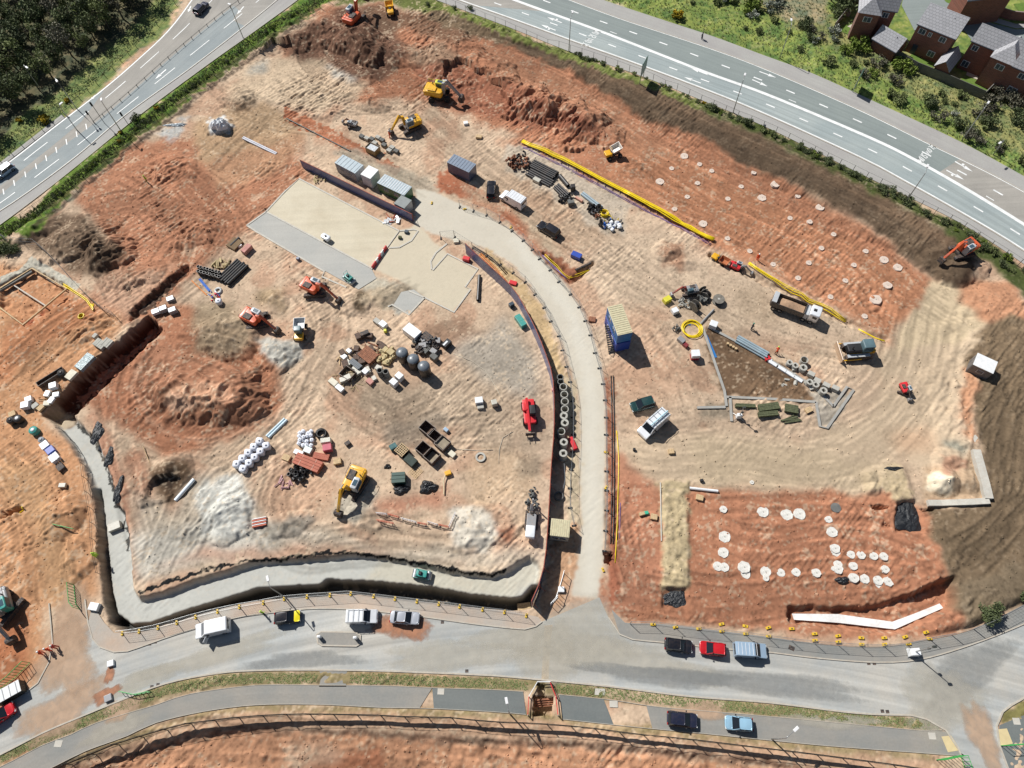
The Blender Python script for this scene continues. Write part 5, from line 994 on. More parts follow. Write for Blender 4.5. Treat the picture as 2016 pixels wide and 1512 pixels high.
for sx in (-.8, .8):
    for sy in (-.35, .35): B().box((sx, sy, .35), (.06, .06, .7)).build('leg', M_FRAME, tb)

# ---------------------------------------------------------------- fences, hoardings, lamps, signs
M_STEEL = mat('galvanised steel', (.36, .37, .37), .45, .6, .1); M_DKGREEN = mat('dark green steel', (.035, .06, .035), .5, .1, .1); M_DARK = mat('dark fence steel', (.05, .055, .05), .5, .2); M_NET = mat('black debris netting', (.012, .013, .014), .8)
M_YEL = mat('yellow plastic', (.72, .47, .02), .5, var=.15, dust=.35); M_NAVY = paint('navy hoarding paint', (.10, .125, .26), .06); M_REDB = mat('rusty red timber', (.30, .07, .045), .8, var=.25, dust=.2)
def long_fence(name, label, px, h_, sp, m, rails=(.95, .5, .06), post=.08, infill=False, strip_=None, cat='fence', pz=None):
    q = smooth_line(pl(*px), 1.0); L = length(q); n = int(L / sp); pts = [tuple(r_) for r_ in resample(q, n + 1)]; c = pts[0]
    t = thing(name, label, cat, (c[0], c[1], hz(*c)))
    loc = [(p[0] - c[0], p[1] - c[1], hz(*p) - hz(*c)) for p in pts]
    pm = B().box((0, 0, h_ / 2 - .1), (post, post, h_ + .2)).mesh('post'); pm.materials.append(m)
    for p in loc: o = bpy.data.objects.new('post', pm); COL.objects.link(o); o.parent = t; o.location = p
    b = B()
    for r_ in rails: b.tube([(p[0], p[1], p[2] + h_ * r_) for p in loc], .025, 4)
    if infill:
        for i in range(n):
            for k in range(infill): u = (k + .5) / infill; x = [loc[i][j] * (1 - u) + loc[i + 1][j] * u for j in range(3)]; b.box((x[0], x[1], x[2] + h_ / 2), (.02, .02, h_ * .92))
    b.build('rail', m, t)
    if strip_:
        b = B(); b.bar([p[:2] for p in loc], .03, strip_[1] - strip_[0], [p[2] + strip_[0] for p in loc]); b.build('netting', M_NET, t)
    return t
long_fence('mesh_fence', 'long green steel fence between the site and the upper left dual carriageway', [(-20, 492), (0, 475), (100, 402), (165, 352), (240, 296), (370, 190), (500, 95), (640, 8), (680, -20)], 2.2, 2.7, M_DKGREEN, (1, .08), .08, 7)
long_fence('mesh_fence', 'long thin post fence along the verge of the upper right dual carriageway', [(860, 2), (1008, 66), (1118, 110), (1258, 157), (1383, 207), (1512, 262), (1650, 328), (1760, 384), (1880, 446), (2016, 532), (2060, 560)], 1.9, 2.7, M_DARK, (1, .05), .07)
long_fence('railing', 'low timber rail fence along the grass beside the woodland road', [(-40, 352), (0, 322), (125, 225), (245, 115), (320, 40), (356, -5)], 1.1, 2.6, M_DARK, (.9, .45), .09)
long_fence('crash_barrier', 'dark steel crash barrier between the two upper left carriageways', [(186, 243), (250, 190), (340, 110), (430, 35), (484, -5), (510, -30)], .75, 2.4, M_DARK, (.9, .75), .1)
long_fence('netting_fence', 'long black netted fence above the ditch along the bottom edge', [(90, 1530), (140, 1504), (182, 1487), (232, 1467), (283, 1451), (331, 1437), (378, 1425), (428, 1419), (477, 1413), (571, 1407), (662, 1407), (754, 1409), (829, 1413), (873, 1412), (966, 1421), (1060, 1425), (1155, 1433), (1255, 1446), (1350, 1455), (1450, 1467), (1600, 1485), (1700, 1498), (1800, 1512), (1860, 1524)], 2.3, 3.1, M_DARK, (1, .04), .09, 0, (1.05, 1.85))
long_fence('post_fence', 'thin post fence along the west edge of the grey channel', [(120, 845), (140, 868), (160, 905), (172, 960), (183, 1020), (190, 1080), (196, 1130)], 1.3, 2.6, M_DARK, (.9, .5), .05)
long_fence('post_fence', 'fence on top of the bank between the two works areas at the left', [(0, 463), (28, 482), (70, 482), (110, 515), (155, 565), (200, 608), (230, 625)], 1.8, 3.0, M_STEEL, (1, .5, .06), .05, 6)
def make_panel():
    t = thing('temporary_fence', 'temporary mesh fence', 'fence'); b = B()
    b.tube([(0, 0, .1), (0, 0, 2.0)], .022, 5); b.tube([(1, 0, .1), (1, 0, 2.0)], .022, 5); b.tube([(0, 0, 1.98), (1, 0, 1.98)], .022, 5); b.tube([(0, 0, .15), (1, 0, .15)], .022, 5); b.build('frame', M_STEEL, t)
    b = B()
    for i in range(1, 10): b.box((i / 10, 0, 1.05), (.004, .008, 1.8))
    for i in range(1, 5): b.box((.5, 0, i * .4), (.96, .006, .01))
    b.build('mesh_infill', M_STEEL, t); return t
PANEL = make_panel()
def make_foot():
    t = thing('ballast_block', 'yellow ballast block', 'ballast block'); b = B(); b.box((0, 0, .09), (.62, .3, .18)); b.build('block', M_YEL, t, bevel=.04)
    B().box((0, 0, .2), (.14, .12, .05)).build('socket', M_DARK, t); return t
FOOT = make_foot()
def make_gfoot():
    t = thing('ballast_block', 'dark rubber ballast block', 'ballast block'); B().box((0, 0, .07), (.7, .24, .14)).build('block', M_NET, t, bevel=.03); B().box((0, 0, .16), (.14, .12, .05)).build('socket', M_STEEL, t); return t
GFOOT = make_gfoot()
def panels(px, label, group, foot=None, flabel=None, fgroup=None, zz=None, fscale=1.0):
    pts = pl(*px)
    for a, b in zip(pts[:-1], pts[1:]):
        d = b - a; L = float(np.hypot(*d)); z = zz if zz is not None else hz(*a); put(PANEL, a[0], a[1], z, math.atan2(d[1], d[0]), label, group, (L, 1, 1))
    if foot:
        for i, a in enumerate(pts):
            d = pts[min(i + 1, len(pts) - 1)] - pts[max(i - 1, 0)]; z = zz if zz is not None else hz(*a); put(foot, a[0], a[1], z, math.atan2(d[1], d[0]) + PI / 2, flabel, fgroup, fscale)
E_LINE = [(905, 408), (932, 416), (958, 424), (984, 438), (1008, 455), (1030, 474), (1048, 492), (1062, 510), (1083, 532), (1100, 555), (1123, 580), (1140, 605), (1152, 632), (1162, 660), (1171, 695), (1180, 725), (1187, 756), (1191, 788), (1193, 822), (1193, 856), (1193, 890), (1194, 928), (1194, 966), (1194, 1005), (1192, 1045), (1190, 1085)]
W_LINE = [(868, 470), (895, 468), (930, 490), (958, 505), (985, 522), (1010, 538), (1034, 556), (1053, 580), (1071, 606), (1084, 633), (1100, 662), (1107, 690), (1115, 722), (1122, 752), (1127, 790), (1128, 822), (1128, 856), (1127, 890), (1124, 925), (1122, 962), (1122, 1000), (1130, 1035)]
panels(E_LINE, 'mesh fence panel along the east side of the pale haul road', 'fence panels east of the haul road', GFOOT, 'dark fence foot along the east side of the pale haul road', 'fence feet east of the haul road')
panels(W_LINE, 'mesh fence panel along the west side of the pale haul road', 'fence panels west of the haul road', GFOOT, 'dark fence foot along the west side of the pale haul road', 'fence feet west of the haul road')
N_LINE = [(242, 1247), (275, 1243), (312, 1236), (349, 1226), (386, 1215), (429, 1204), (472, 1195), (519, 1187), (560, 1179), (605, 1175), (650, 1172), (691, 1169), (736, 1174), (778, 1179), (821, 1184), (864, 1189), (905, 1194), (950, 1200), (993, 1205), (1036, 1212)]
panels(N_LINE, 'mesh fence panel on the footway between channel and parked cars', 'fence panels on the north footway', FOOT, 'yellow fence foot block on the footway between channel and parked cars', 'yellow blocks on the north footway', .09)
S_LINE = [(1240, 1228), (1285, 1229), (1329, 1235), (1375, 1240), (1420, 1245), (1467, 1250), (1512, 1256), (1558, 1262), (1603, 1267), (1649, 1270), (1695, 1273), (1740, 1273), (1783, 1268), (1828, 1258), (1872, 1250), (1915, 1238), (1960, 1219), (2016, 1190)]
panels(S_LINE, 'mesh fence panel on the footway in front of the red building plot', 'fence panels on the east footway', zz=.09)
for i, (x, y) in enumerate([(1285, 1230), (1329, 1235), (1375, 1238), (1420, 1243), (1467, 1248), (1512, 1253), (1603, 1261), (1649, 1264), (1695, 1269), (1740, 1269), (1787, 1268), (1828, 1258)]):
    q = G(x, y); put(FOOT, q.x, q.y, max(q.z, .09), r2.uniform(-.2, .2), 'yellow fence foot block under the fence in front of the red building plot', 'yellow blocks under the east fence', 1.15)
for i, (x, y) in enumerate([(1420, 1229), (1467, 1233), (1512, 1236), (1558, 1238), (1603, 1248), (1649, 1252), (1695, 1256), (1740, 1256), (1781, 1254), (1822, 1245)]):
    q = G(x, y); put(FOOT, q.x, q.y, q.z + .02, r2.uniform(-.3, .3), 'yellow fence foot block lying on the red soil behind the east fence', 'yellow blocks behind the east fence', 1.2)
for x, y in [(1193, 891), (1193, 960), (1187, 1122), (850, 400), (915, 412), (1006, 448)]:
    q = G(x, y); put(FOOT, q.x, q.y, q.z + .02, r2.uniform(0, 3), 'yellow fence foot block beside the haul road fence', 'yellow blocks beside the haul road')
def hoarding(px, h_, label, seg=2.4, m=None):
    q = smooth_line(pl(*px), 1.0); n = int(length(q) / seg); pts = resample(q, n + 1); c = pts[0]; t = thing('hoarding', label, 'hoarding', (c[0], c[1], 0))
    for i in range(n):
        a, b = pts[i] - c, pts[i + 1] - c; d = b - a; L = float(np.hypot(*d)); mx = (a + b) / 2; rz = math.atan2(d[1], d[0])
        B().box((0, 0, h_ / 2 - .3), (L - .015, .06, h_ + .6)).build('panel', m or M_NAVY, t, (mx[0], mx[1], 0), rz=rz)
        pb = B(); pb.box((0, -.12, h_ / 2), (.1, .12, h_ - .1)); pb.tube([(0, -.15, h_ * .75), (0, -1.0, .1)], .04, 4); pb.build('post', M_REDB, t, (a[0], a[1], 0), rz=rz)
    b = B(); b.bar([(p[0] - c[0], p[1] - c[1]) for p in pts], .11, .06, h_); b.build('cap_rail', M_REDB, t); return t
hoarding([(813, 436), (596, 330)], 2.1, 'straight navy hoarding above the sand coloured slab')
hoarding([(1046, 1192), (1060, 1160), (1070, 1125), (1075, 1081), (1080, 1006), (1084, 931), (1089, 868), (1090, 818), (1087, 760), (1078, 728), (1058, 675), (1034, 626), (1013, 590), (985, 562), (950, 530), (918, 500)], 3.1, 'long curved navy hoarding with red top rail along the storage yard')
def lamp(px, py, h_, tx, ty, label, group, double=False, name='street_lamp'):
    """street lamp: base pixel and the pixel its head leans to"""
    q = G(px, py); hd = P(tx, ty, q.z + h_); dx, dy = hd[0] - q.x, hd[1] - q.y; k = min(1.4 / max(math.hypot(dx, dy), .1), 1)
    t = thing(name, label, 'street lamp', q, 0, group); B().tube([(0, 0, -.2), (0, 0, h_ * .5), (0, 0, h_ - .3), (dx * k * .3, dy * k * .3, h_)], [.1, .085, .06, .05], 8).build('pole', M_STEEL, t, smooth=True)
    B().tube([(dx * k * .3, dy * k * .3, h_), (dx * k, dy * k, h_ + .1)], .045, 6).build('arm', M_STEEL, t)
    b = B(); b.box((0, 0, 0), (.8, .36, .16)); b.build('lamp_head', M_FRAME, t, (dx * k * 1.2, dy * k * 1.2, h_ + .1), rz=math.atan2(dy, dx), bevel=.05); return t
g_ = 'tall street lamps along the dual carriageways'
for a in [(1120, 101, 8, 1127, 26, 'street lamp standing nearest the road arrows at the top centre'), (1443, 222, 8, 1466, 149, 'street lamp rising from the embankment below the middle pair of road arrows'), (1535, 115, 8, 1558, 41, 'street lamp on the far verge beside the scrub, top right'),
          (1893, 277, 8, 1945, 203, 'street lamp on the far verge in front of the bare thicket'), (1780, 402, 8, 1828, 320, 'street lamp beside the painted words at the right'), (479, 75, 8, 452, 9, 'street lamp on the footpath at the top of the blue grey carriageway'),
          (241, 262, 8, 200, 197, 'street lamp on the footpath where the crash barrier ends'), (151, 214, 8, 124, 178, 'street lamp in front of the woodland beside the rail fence'), (91, 190, 8, 62, 140, 'street lamp standing between the woodland trees')]: lamp(*a, g_)
lamp(153, 258, 6.5, 120, 205, 'slim lamp column on the edge of the woodland carriageway', g_); lamp(570, 1181, 10, 528, 1142, 'street lamp beside the yellow and black car', 'street lamps of the estate road'); lamp(1519, 1455, 6, 1564, 1438, 'street lamp leaning over the cycle path beside the pale blue car', 'street lamps of the estate road'); lamp(1004, 1406, 6, 998, 1383, 'street lamp beside the timbered pit in the path', 'street lamps of the estate road')
lamp(1955, 305, 4, 1968, 282, 'short post lamp on the far verge at the right edge', g_)
M_SIGNB = mat('road sign back', (.10, .13, .14), .5, .3); M_SIGNF = mat('green road sign face', (.02, .12, .07), .4)
def road_sign(px, py, w_, z0, z1, yaw, label):
    q = G(px, py); t = thing('road_sign', label, 'road sign', q, yaw)
    B().box((0, 0, (z0 + z1) / 2), (w_, .06, z1 - z0)).build('sign_board', M_SIGNF, t, bevel=.02); b = B()
    for i in range(4): b.box((0, .07, z0 + (i + .5) * (z1 - z0) / 4), (w_ * .96, .06, .08))
    b.build('back_rail', M_SIGNB, t)
    for s_ in (-1, 1): B().tube([(s_ * w_ * .3, .12, -.2), (s_ * w_ * .3, .12, z1 - .1)], .07, 8).build('pole', M_STEEL, t)
road_sign(1264, 158, 3.4, 1.8, 4.8, R(62), 'large road sign seen edge on beside the lower carriageway'); road_sign(1682, 176, 3.2, 1.2, 4.4, R(58), 'large road sign standing in the far grass verge with its square shadow')
def signal(px, py, h_, label, rz=0):
    q = G(px, py); t = thing('traffic_signal', label, 'traffic signal', q, rz, 'traffic signals by the end of the crash barrier'); B().tube([(0, 0, -.1), (0, 0, h_)], .06, 8).build('pole', M_DARK, t); b = B(); b.box((0, -.14, h_ - .45), (.32, .24, .95)); b.build('signal_head', M_NET, t, bevel=.05)
signal(206, 243, 5.5, 'tall traffic signal at the end of the crash barrier'); signal(186, 242, 3.2, 'short traffic signal on the white striped median'); signal(251, 243, 3.0, 'short traffic signal on the footpath by the dark bush')
# mobile security tower
def tower(px, py, h_, label, hd=1.0, foot=True):
    q = G(px, py); t = thing('camera_tower', label, 'camera tower', (q.x, q.y, max(q.z, .1))); b = B(); b.box((0, 0, .55), (1.5 * hd, 1.1 * hd, 1.0), taper=.85); b.build('cabinet', mat('white gloss cabinet', (.78, .8, .8), .35, dust=.1), t, bevel=.08)
    B().tube([(0, 0, 1.0), (0, 0, h_ * .5), (0, 0, h_)], [.09, .07, .05], 8).build('mast', M_STEEL, t); B().box((0, 0, h_), (.5, .3, .25)).build('camera', M_DARK, t, bevel=.04); B().box((.2, 0, h_ - 1.8), (.35, .25, .3)).build('camera', M_DARK, t, bevel=.04)
    for a in range(4):
        if foot: B().tube([(0, 0, .3), (1.1 * math.cos(a * PI / 2 + .7), 1.0 * math.sin(a * PI / 2 + .7), .04)], .05, 5).build('leg', M_STEEL, t)
tower(1795, 1285, 6.0, 'white mobile camera tower on the footway throwing a long thin shadow over the road'); tower(1453, 822, 3.6, 'white lighting mast on the sand beside the bundles of timber', .6)
# ---------------------------------------------------------------- cars and vans
M_GLASS = mat('car glass', (.012, .016, .022), .08, var=.1); M_TYRE = mat('tyre rubber', (.015, .015, .016), .85); M_RIM = mat('wheel rim', (.35, .36, .37), .35, .7); M_LAMP = mat('headlight lens', (.7, .72, .72), .15); M_TAIL = mat('tail light lens', (.35, .01, .01), .25)
M_BLK = mat('black plastic', (.014, .014, .016), .6); M_CHAS = mat('dark chassis steel', (.03, .03, .032), .7, var=.2, dust=.35)
def carpaint(name, rgb, dust=.05): return mat(name, rgb, .28, .15, .05, 1.2, coat=.5, dust=dust)
def rounded(b, L, W, z0, z1, r, rt=0, n=5, x0=0, tw=1.0, tl=1.0, nose=0.0):
    """a body block with rounded plan corners, narrowing by tw/tl towards its top"""
    def ring(l, w_, r_):
        o = []
        for cx_, cy_, a0 in ((l / 2 - r_, w_ / 2 - r_, 0), (-l / 2 + r_, w_ / 2 - r_, 90), (-l / 2 + r_, -w_ / 2 + r_, 180), (l / 2 - r_, -w_ / 2 + r_, 270)):
            for i in range(n + 1): a = R(a0 + 90 * i / n); o.append((x0 + cx_ + r_ * math.cos(a), cy_ + r_ * math.sin(a)))
        return o
    zs = [(z0, .96, .97), (z0 + (z1 - z0) * .3, 1, 1), (z0 + (z1 - z0) * .75, 1 + (tl - 1) * .5, 1 + (tw - 1) * .5), (z1 - rt * .3, tl, tw), (z1, tl - rt * 2 / L, tw - rt * 2 / W)]
    k = None; vs = []
    for z, fl, fw in zs: q = ring(L * fl, W * fw, r); k = len(q); vs += [(x, y, z) for x, y in q]
    m = len(zs); b.add(vs, [(i * k + j, i * k + (j + 1) % k, (i + 1) * k + (j + 1) % k, (i + 1) * k + j) for i in range(m - 1) for j in range(k)] + [tuple(range(k))[::-1], tuple(range((m - 1) * k, m * k))]); return b
def wheels(t, L, W, r=.32, xf=.31, xr=-.31, wd=.22, n=(-1, 1)):
    for x in (xf * L, xr * L):
        for s_ in n:
            o = B().cyl((0, -wd / 2, 0), (0, wd / 2, 0), r, n=18).build('wheel', M_TYRE, t, (x, s_ * (W / 2 - wd / 2 + .01), r)); B().cyl((0, s_ * wd * .4, 0), (0, s_ * (wd / 2 + .012), 0), r * .6, n=12).build('rim', M_RIM, o)
def lights(t, L, W, z=.68):
    for s_ in (-1, 1):
        B().box((0, 0, 0), (.16, .36, .14)).build('headlight', M_LAMP, t, (L / 2 - .09, s_ * (W / 2 - .3), z), bevel=.03); B().box((0, 0, 0), (.1, .3, .16)).build('tail_light', M_TAIL, t, (-L / 2 + .05, s_ * (W / 2 - .25), z + .08), bevel=.02)
        B().box((0, 0, 0), (.16, .2, .13)).build('mirror', M_BLK, t, (L * .12, s_ * (W / 2 + .1), z + .3), bevel=.03)
def car(a, b_, paint_, label, W=1.78, Ht=1.45, group='parked cars', roof=None, bonnet=None, hatch=True, L=None, fix=None, cat='car', name='car'):
    """a, b_: pixels of tail and nose"""
    p, q = G(*a, .7), G(*b_, .7); d = q - p; L = L or d.length; c = (p + q) / 2; t = thing(name, label, cat, (c.x, c.y, max(c.z, .02) if fix is None else fix), math.atan2(d.y, d.x), group)
    b = B(); rounded(b, L, W, .22, .82, .42, .12, tw=.95, tl=.985); b.build('body', paint_, t, smooth=True)
    bx0, bx1 = (-.47, .26) if hatch else (-.36, .24); cabL = (bx1 - bx0) * L; cx = (bx0 + bx1) / 2 * L
    g = B(); lo = (bx0 * L, bx1 * L, W * .45); hi = (bx0 * L + (.28 if hatch else .55), bx1 * L - .85, W * .365); zr = Ht
    def fr(x0, x1, y, z): return [(x0, -y, z), (x1, -y, z), (x1, y, z), (x0, y, z)]
    g.add(fr(lo[0], lo[1], lo[2], .78) + fr(hi[0], hi[1], hi[2], zr - .05), [(0, 1, 5, 4), (2, 3, 7, 6), (1, 2, 6, 5), (3, 0, 4, 7), (4, 5, 6, 7)]); g.build('window', M_GLASS, t, bevel=.05)
    r_ = B(); rl = hi[1] - hi[0] + .1; rounded(r_, rl, hi[2] * 2 + .08, zr - .07, zr, .22, .1, x0=(hi[0] + hi[1]) / 2); r_.build('roof', roof or paint_, t, smooth=True)
    pb = B()
    for s_ in (-1, 1):
        for xa, xb in ((lo[0] + .05, hi[0]), (lo[1] - .06, hi[1]), ((lo[0] + lo[1]) / 2 - .2, (hi[0] + hi[1]) / 2)): pb.tube([(xa, s_ * (lo[2] + .01), .78), (xb, s_ * (hi[2] + .01), zr - .03)], .045, 5)
    pb.build('pillar', roof or paint_, t)
    if bonnet: bb = B(); rounded(bb, L * .22, W * .86, .8, .86, .2, .06, x0=L * .37); bb.build('bonnet', bonnet, t, smooth=True)
    else: bb = B(); rounded(bb, L * .21, W * .8, .8, .85, .2, .06, x0=L * .36); bb.build('bonnet', paint_, t, smooth=True)
    wheels(t, L, W); lights(t, L, W); return t
def van(a, b_, paint_, label, W=1.95, Ht=2.1, group='parked vans', rack=False, ribs=False, door=False, long_=True, L=None, ladder=False):
    p, q = G(*a, 1.0), G(*b_, 1.0); d = q - p; L = L or d.length; c = (p + q) / 2; t = thing('van', label, 'van', (c.x, c.y, max(c.z, .02)), math.atan2(d.y, d.x), group)
    hb = .30 * L; prof = [(-L / 2, .3), (-L / 2, Ht - .12), (-L / 2 + .1, Ht), (L / 2 - (1.75 if long_ else 1.9), Ht), (L / 2 - .95, 1.15), (L / 2 - .12, .95), (L / 2, .75), (L / 2, .3)]
    b = B(); b.side(prof, -W / 2, W / 2, lambda z: 1 - .07 * max(0, (z - .9)) / 1.2); b.build('body', paint_, t, bevel=.07, smooth=False)
    x0, x1 = L / 2 - (1.75 if long_ else 1.9), L / 2 - .95; n_ = Vector((Ht - 1.15, 0, x1 - x0)).normalized() * .03; g = B(); ya, yb = W * .36, W * .43
    k = .1; xa = x0 + (x1 - x0) * k; za = Ht - (Ht - 1.15) * k
    g.add([(xa + n_.x, -ya, za + n_.z), (xa + n_.x, ya, za + n_.z), (x1 + n_.x - .03, yb, 1.15 + n_.z), (x1 + n_.x - .03, -yb, 1.15 + n_.z), (xa, -ya, za - .1), (xa, ya, za - .1), (x1 - .03, yb, 1.05), (x1 - .03, -yb, 1.05)], [(0, 1, 2, 3), (4, 7, 6, 5), (0, 4, 5, 1), (1, 5, 6, 2), (2, 6, 7, 3), (3, 7, 4, 0)]); g.build('windscreen', M_GLASS, t)
    for s_ in (-1, 1): B().box((0, 0, 0), (.85, .04, .5)).build('side_window', M_GLASS, t, (L / 2 - 1.75, s_ * (W / 2 * .955 - .0), 1.42), bevel=.01)
    B().box((0, 0, 0), (.04, W * .7, .5)).build('rear_window', M_GLASS, t, (-L / 2 - .01, 0, Ht - .6), bevel=.01)
    if ribs:
        r_ = B(); n = 6
        for i in range(n): r_.box((-L * .42 + i * L * .11, 0, Ht + .015), (.05, W * .8, .03))
        r_.build('roof_rib', M_FRAME, t)
    if rack:
        r_ = B()
        for i in range(4): r_.box((-L * .42 + i * L * .17, 0, Ht + .16), (.06, W * .95, .05)); 
        for s_ in (-1, 1): r_.box((-L * .16, s_ * W * .45, Ht + .2), (L * .56, .05, .05))
        r_.build('roof_rack', M_STEEL, t); 
    if ladder: r_ = B(); r_.cyl((-L * .48, 0, Ht + .32), (L * .22, 0, Ht + .32), .13, n=10); r_.build('pipe_carrier', mat('pale blue tube', (.40, .58, .66), .4), t, (0, W * .12, 0))
    if door: B().box((.45, 0, 0), (.95, .06, 1.2)).build('door', paint_, t, (L / 2 - 1.75, W / 2 + .02, 1.0), rz=R(62), bevel=.02)
    wheels(t, L, W, .34); lights(t, L, W, .8); return t
WHT = carpaint('white van paint', (.78, .80, .82)); BLKP = carpaint('black car paint', (.012, .013, .018)); NAVP = carpaint('dark navy car paint', (.018, .022, .045)); REDP = carpaint('red car paint', (.55, .012, .02)); SILP = carpaint('silver car paint', (.42, .44, .48)); PBLU = carpaint('pale blue paint', (.34, .46, .58)); LBLU = carpaint('light blue car paint', (.30, .50, .64)); YELP = carpaint('yellow car paint', (.78, .66, .01)); GRNP = carpaint('dark green paint', (.012, .05, .05))
van((452, 1229), (384, 1244), WHT, 'long white van with its cab door open at the left end of the road', door=True, W=2.0, Ht=2.2)
car((540, 1218), (592, 1212), BLKP, 'small car with yellow bonnet and black roof beside the footway', bonnet=YELP)
van((683, 1215), (743, 1213), WHT, 'compact white van with roof bars parked between yellow and silver cars', W=1.85, Ht=1.85, rack=True, long_=False)
car((768, 1214), (826, 1218), SILP, 'silver saloon parked on the patch of red soil', hatch=False)
car((1308, 1267), (1363, 1274), BLKP, 'black hatchback parked behind the red car'); car((1429, 1280), (1377, 1274), REDP, 'small bright red hatchback parked between black car and pale blue van')
van((1445, 1278), (1510, 1282), PBLU, 'pale blue minibus parked in front of the red building plot', W=1.9, Ht=1.95, ribs=True, long_=False)
car((1313, 1413), (1373, 1420), NAVP, 'dark navy car parked on the cycle path', W=1.85); car((1482, 1427), (1427, 1422), LBLU, 'pale blue hatchback parked on the cycle path')
car((-14, 1418), (10, 1402), REDP, 'red car cut by the left edge of the picture', L=4.2)
car((966, 391), (968, 355), BLKP, 'black car parked end on beside the white panel van', L=4.3); van((1030, 403), (990, 381), WHT, 'white panel van parked on the sandy track below the black pipes', ribs=True, W=2.0, Ht=2.2, L=5.2); car((1099, 463), (1062, 441), BLKP, 'black estate car parked on the sandy track near the blue skip', W=1.9, Ht=1.6, L=4.6)
car((1288, 790), (1242, 803), GRNP, 'dark green off-road car parked beside the white van with a pipe carrier', W=1.85, Ht=1.7); van((1310, 815), (1263, 856), WHT, 'white van with roof rack and blue pipe carrier on the sand', rack=True, ladder=True, W=2.0, Ht=2.35, L=5.4)
car((386, 26), (405, 6), NAVP, 'dark blue car driving on the beige carriageway at the top left', L=4.4, fix=.03, group='cars on the dual carriageway'); car((22, 326), (-8, 348), PBLU, 'pale blue car driving at the left edge of the dual carriageway', L=4.4, fix=.03, roof=carpaint('white roof', (.7, .75, .78)), group='cars on the dual carriageway')
# ---------------------------------------------------------------- site machines
ORG_ = paint('orange plant paint', (.62, .10, .03), .2); YEL_ = paint('yellow plant paint', (.72, .38, .01), .2); YGR_ = paint('lime yellow plant paint', (.62, .62, .04), .15); REDM = paint('red plant paint', (.62, .02, .03), .12); TEAL = paint('teal plant paint', (.03, .30, .26), .2); GRYM = paint('grey plant paint', (.26, .27, .28), .3); CABG = mat('cab glass', (.05, .09, .12), .15); LGRY = paint('light grey plant paint', (.45, .48, .5), .2)
def crawler(t, L, W, h_=.8, sp=2.3):
    for s_ in (-1, 1):
        r_ = h_ / 2; b = B(); prof = [(x + r_ * math.cos(a), r_ + r_ * math.sin(a)) for x, a0 in ((L / 2 - r_, -90), (-L / 2 + r_, 90)) for a in [R(a0 + 30 * i) for i in range(7)]]
        b.side(prof, -W / 2, W / 2)
        for i in range(int(L / .35)): b.box((-L / 2 + .35 + i * .35, 0, h_ + .01), (.1, W, .05))
        o = b.build('track', M_CHAS, t, (0, s_ * sp / 2, 0))
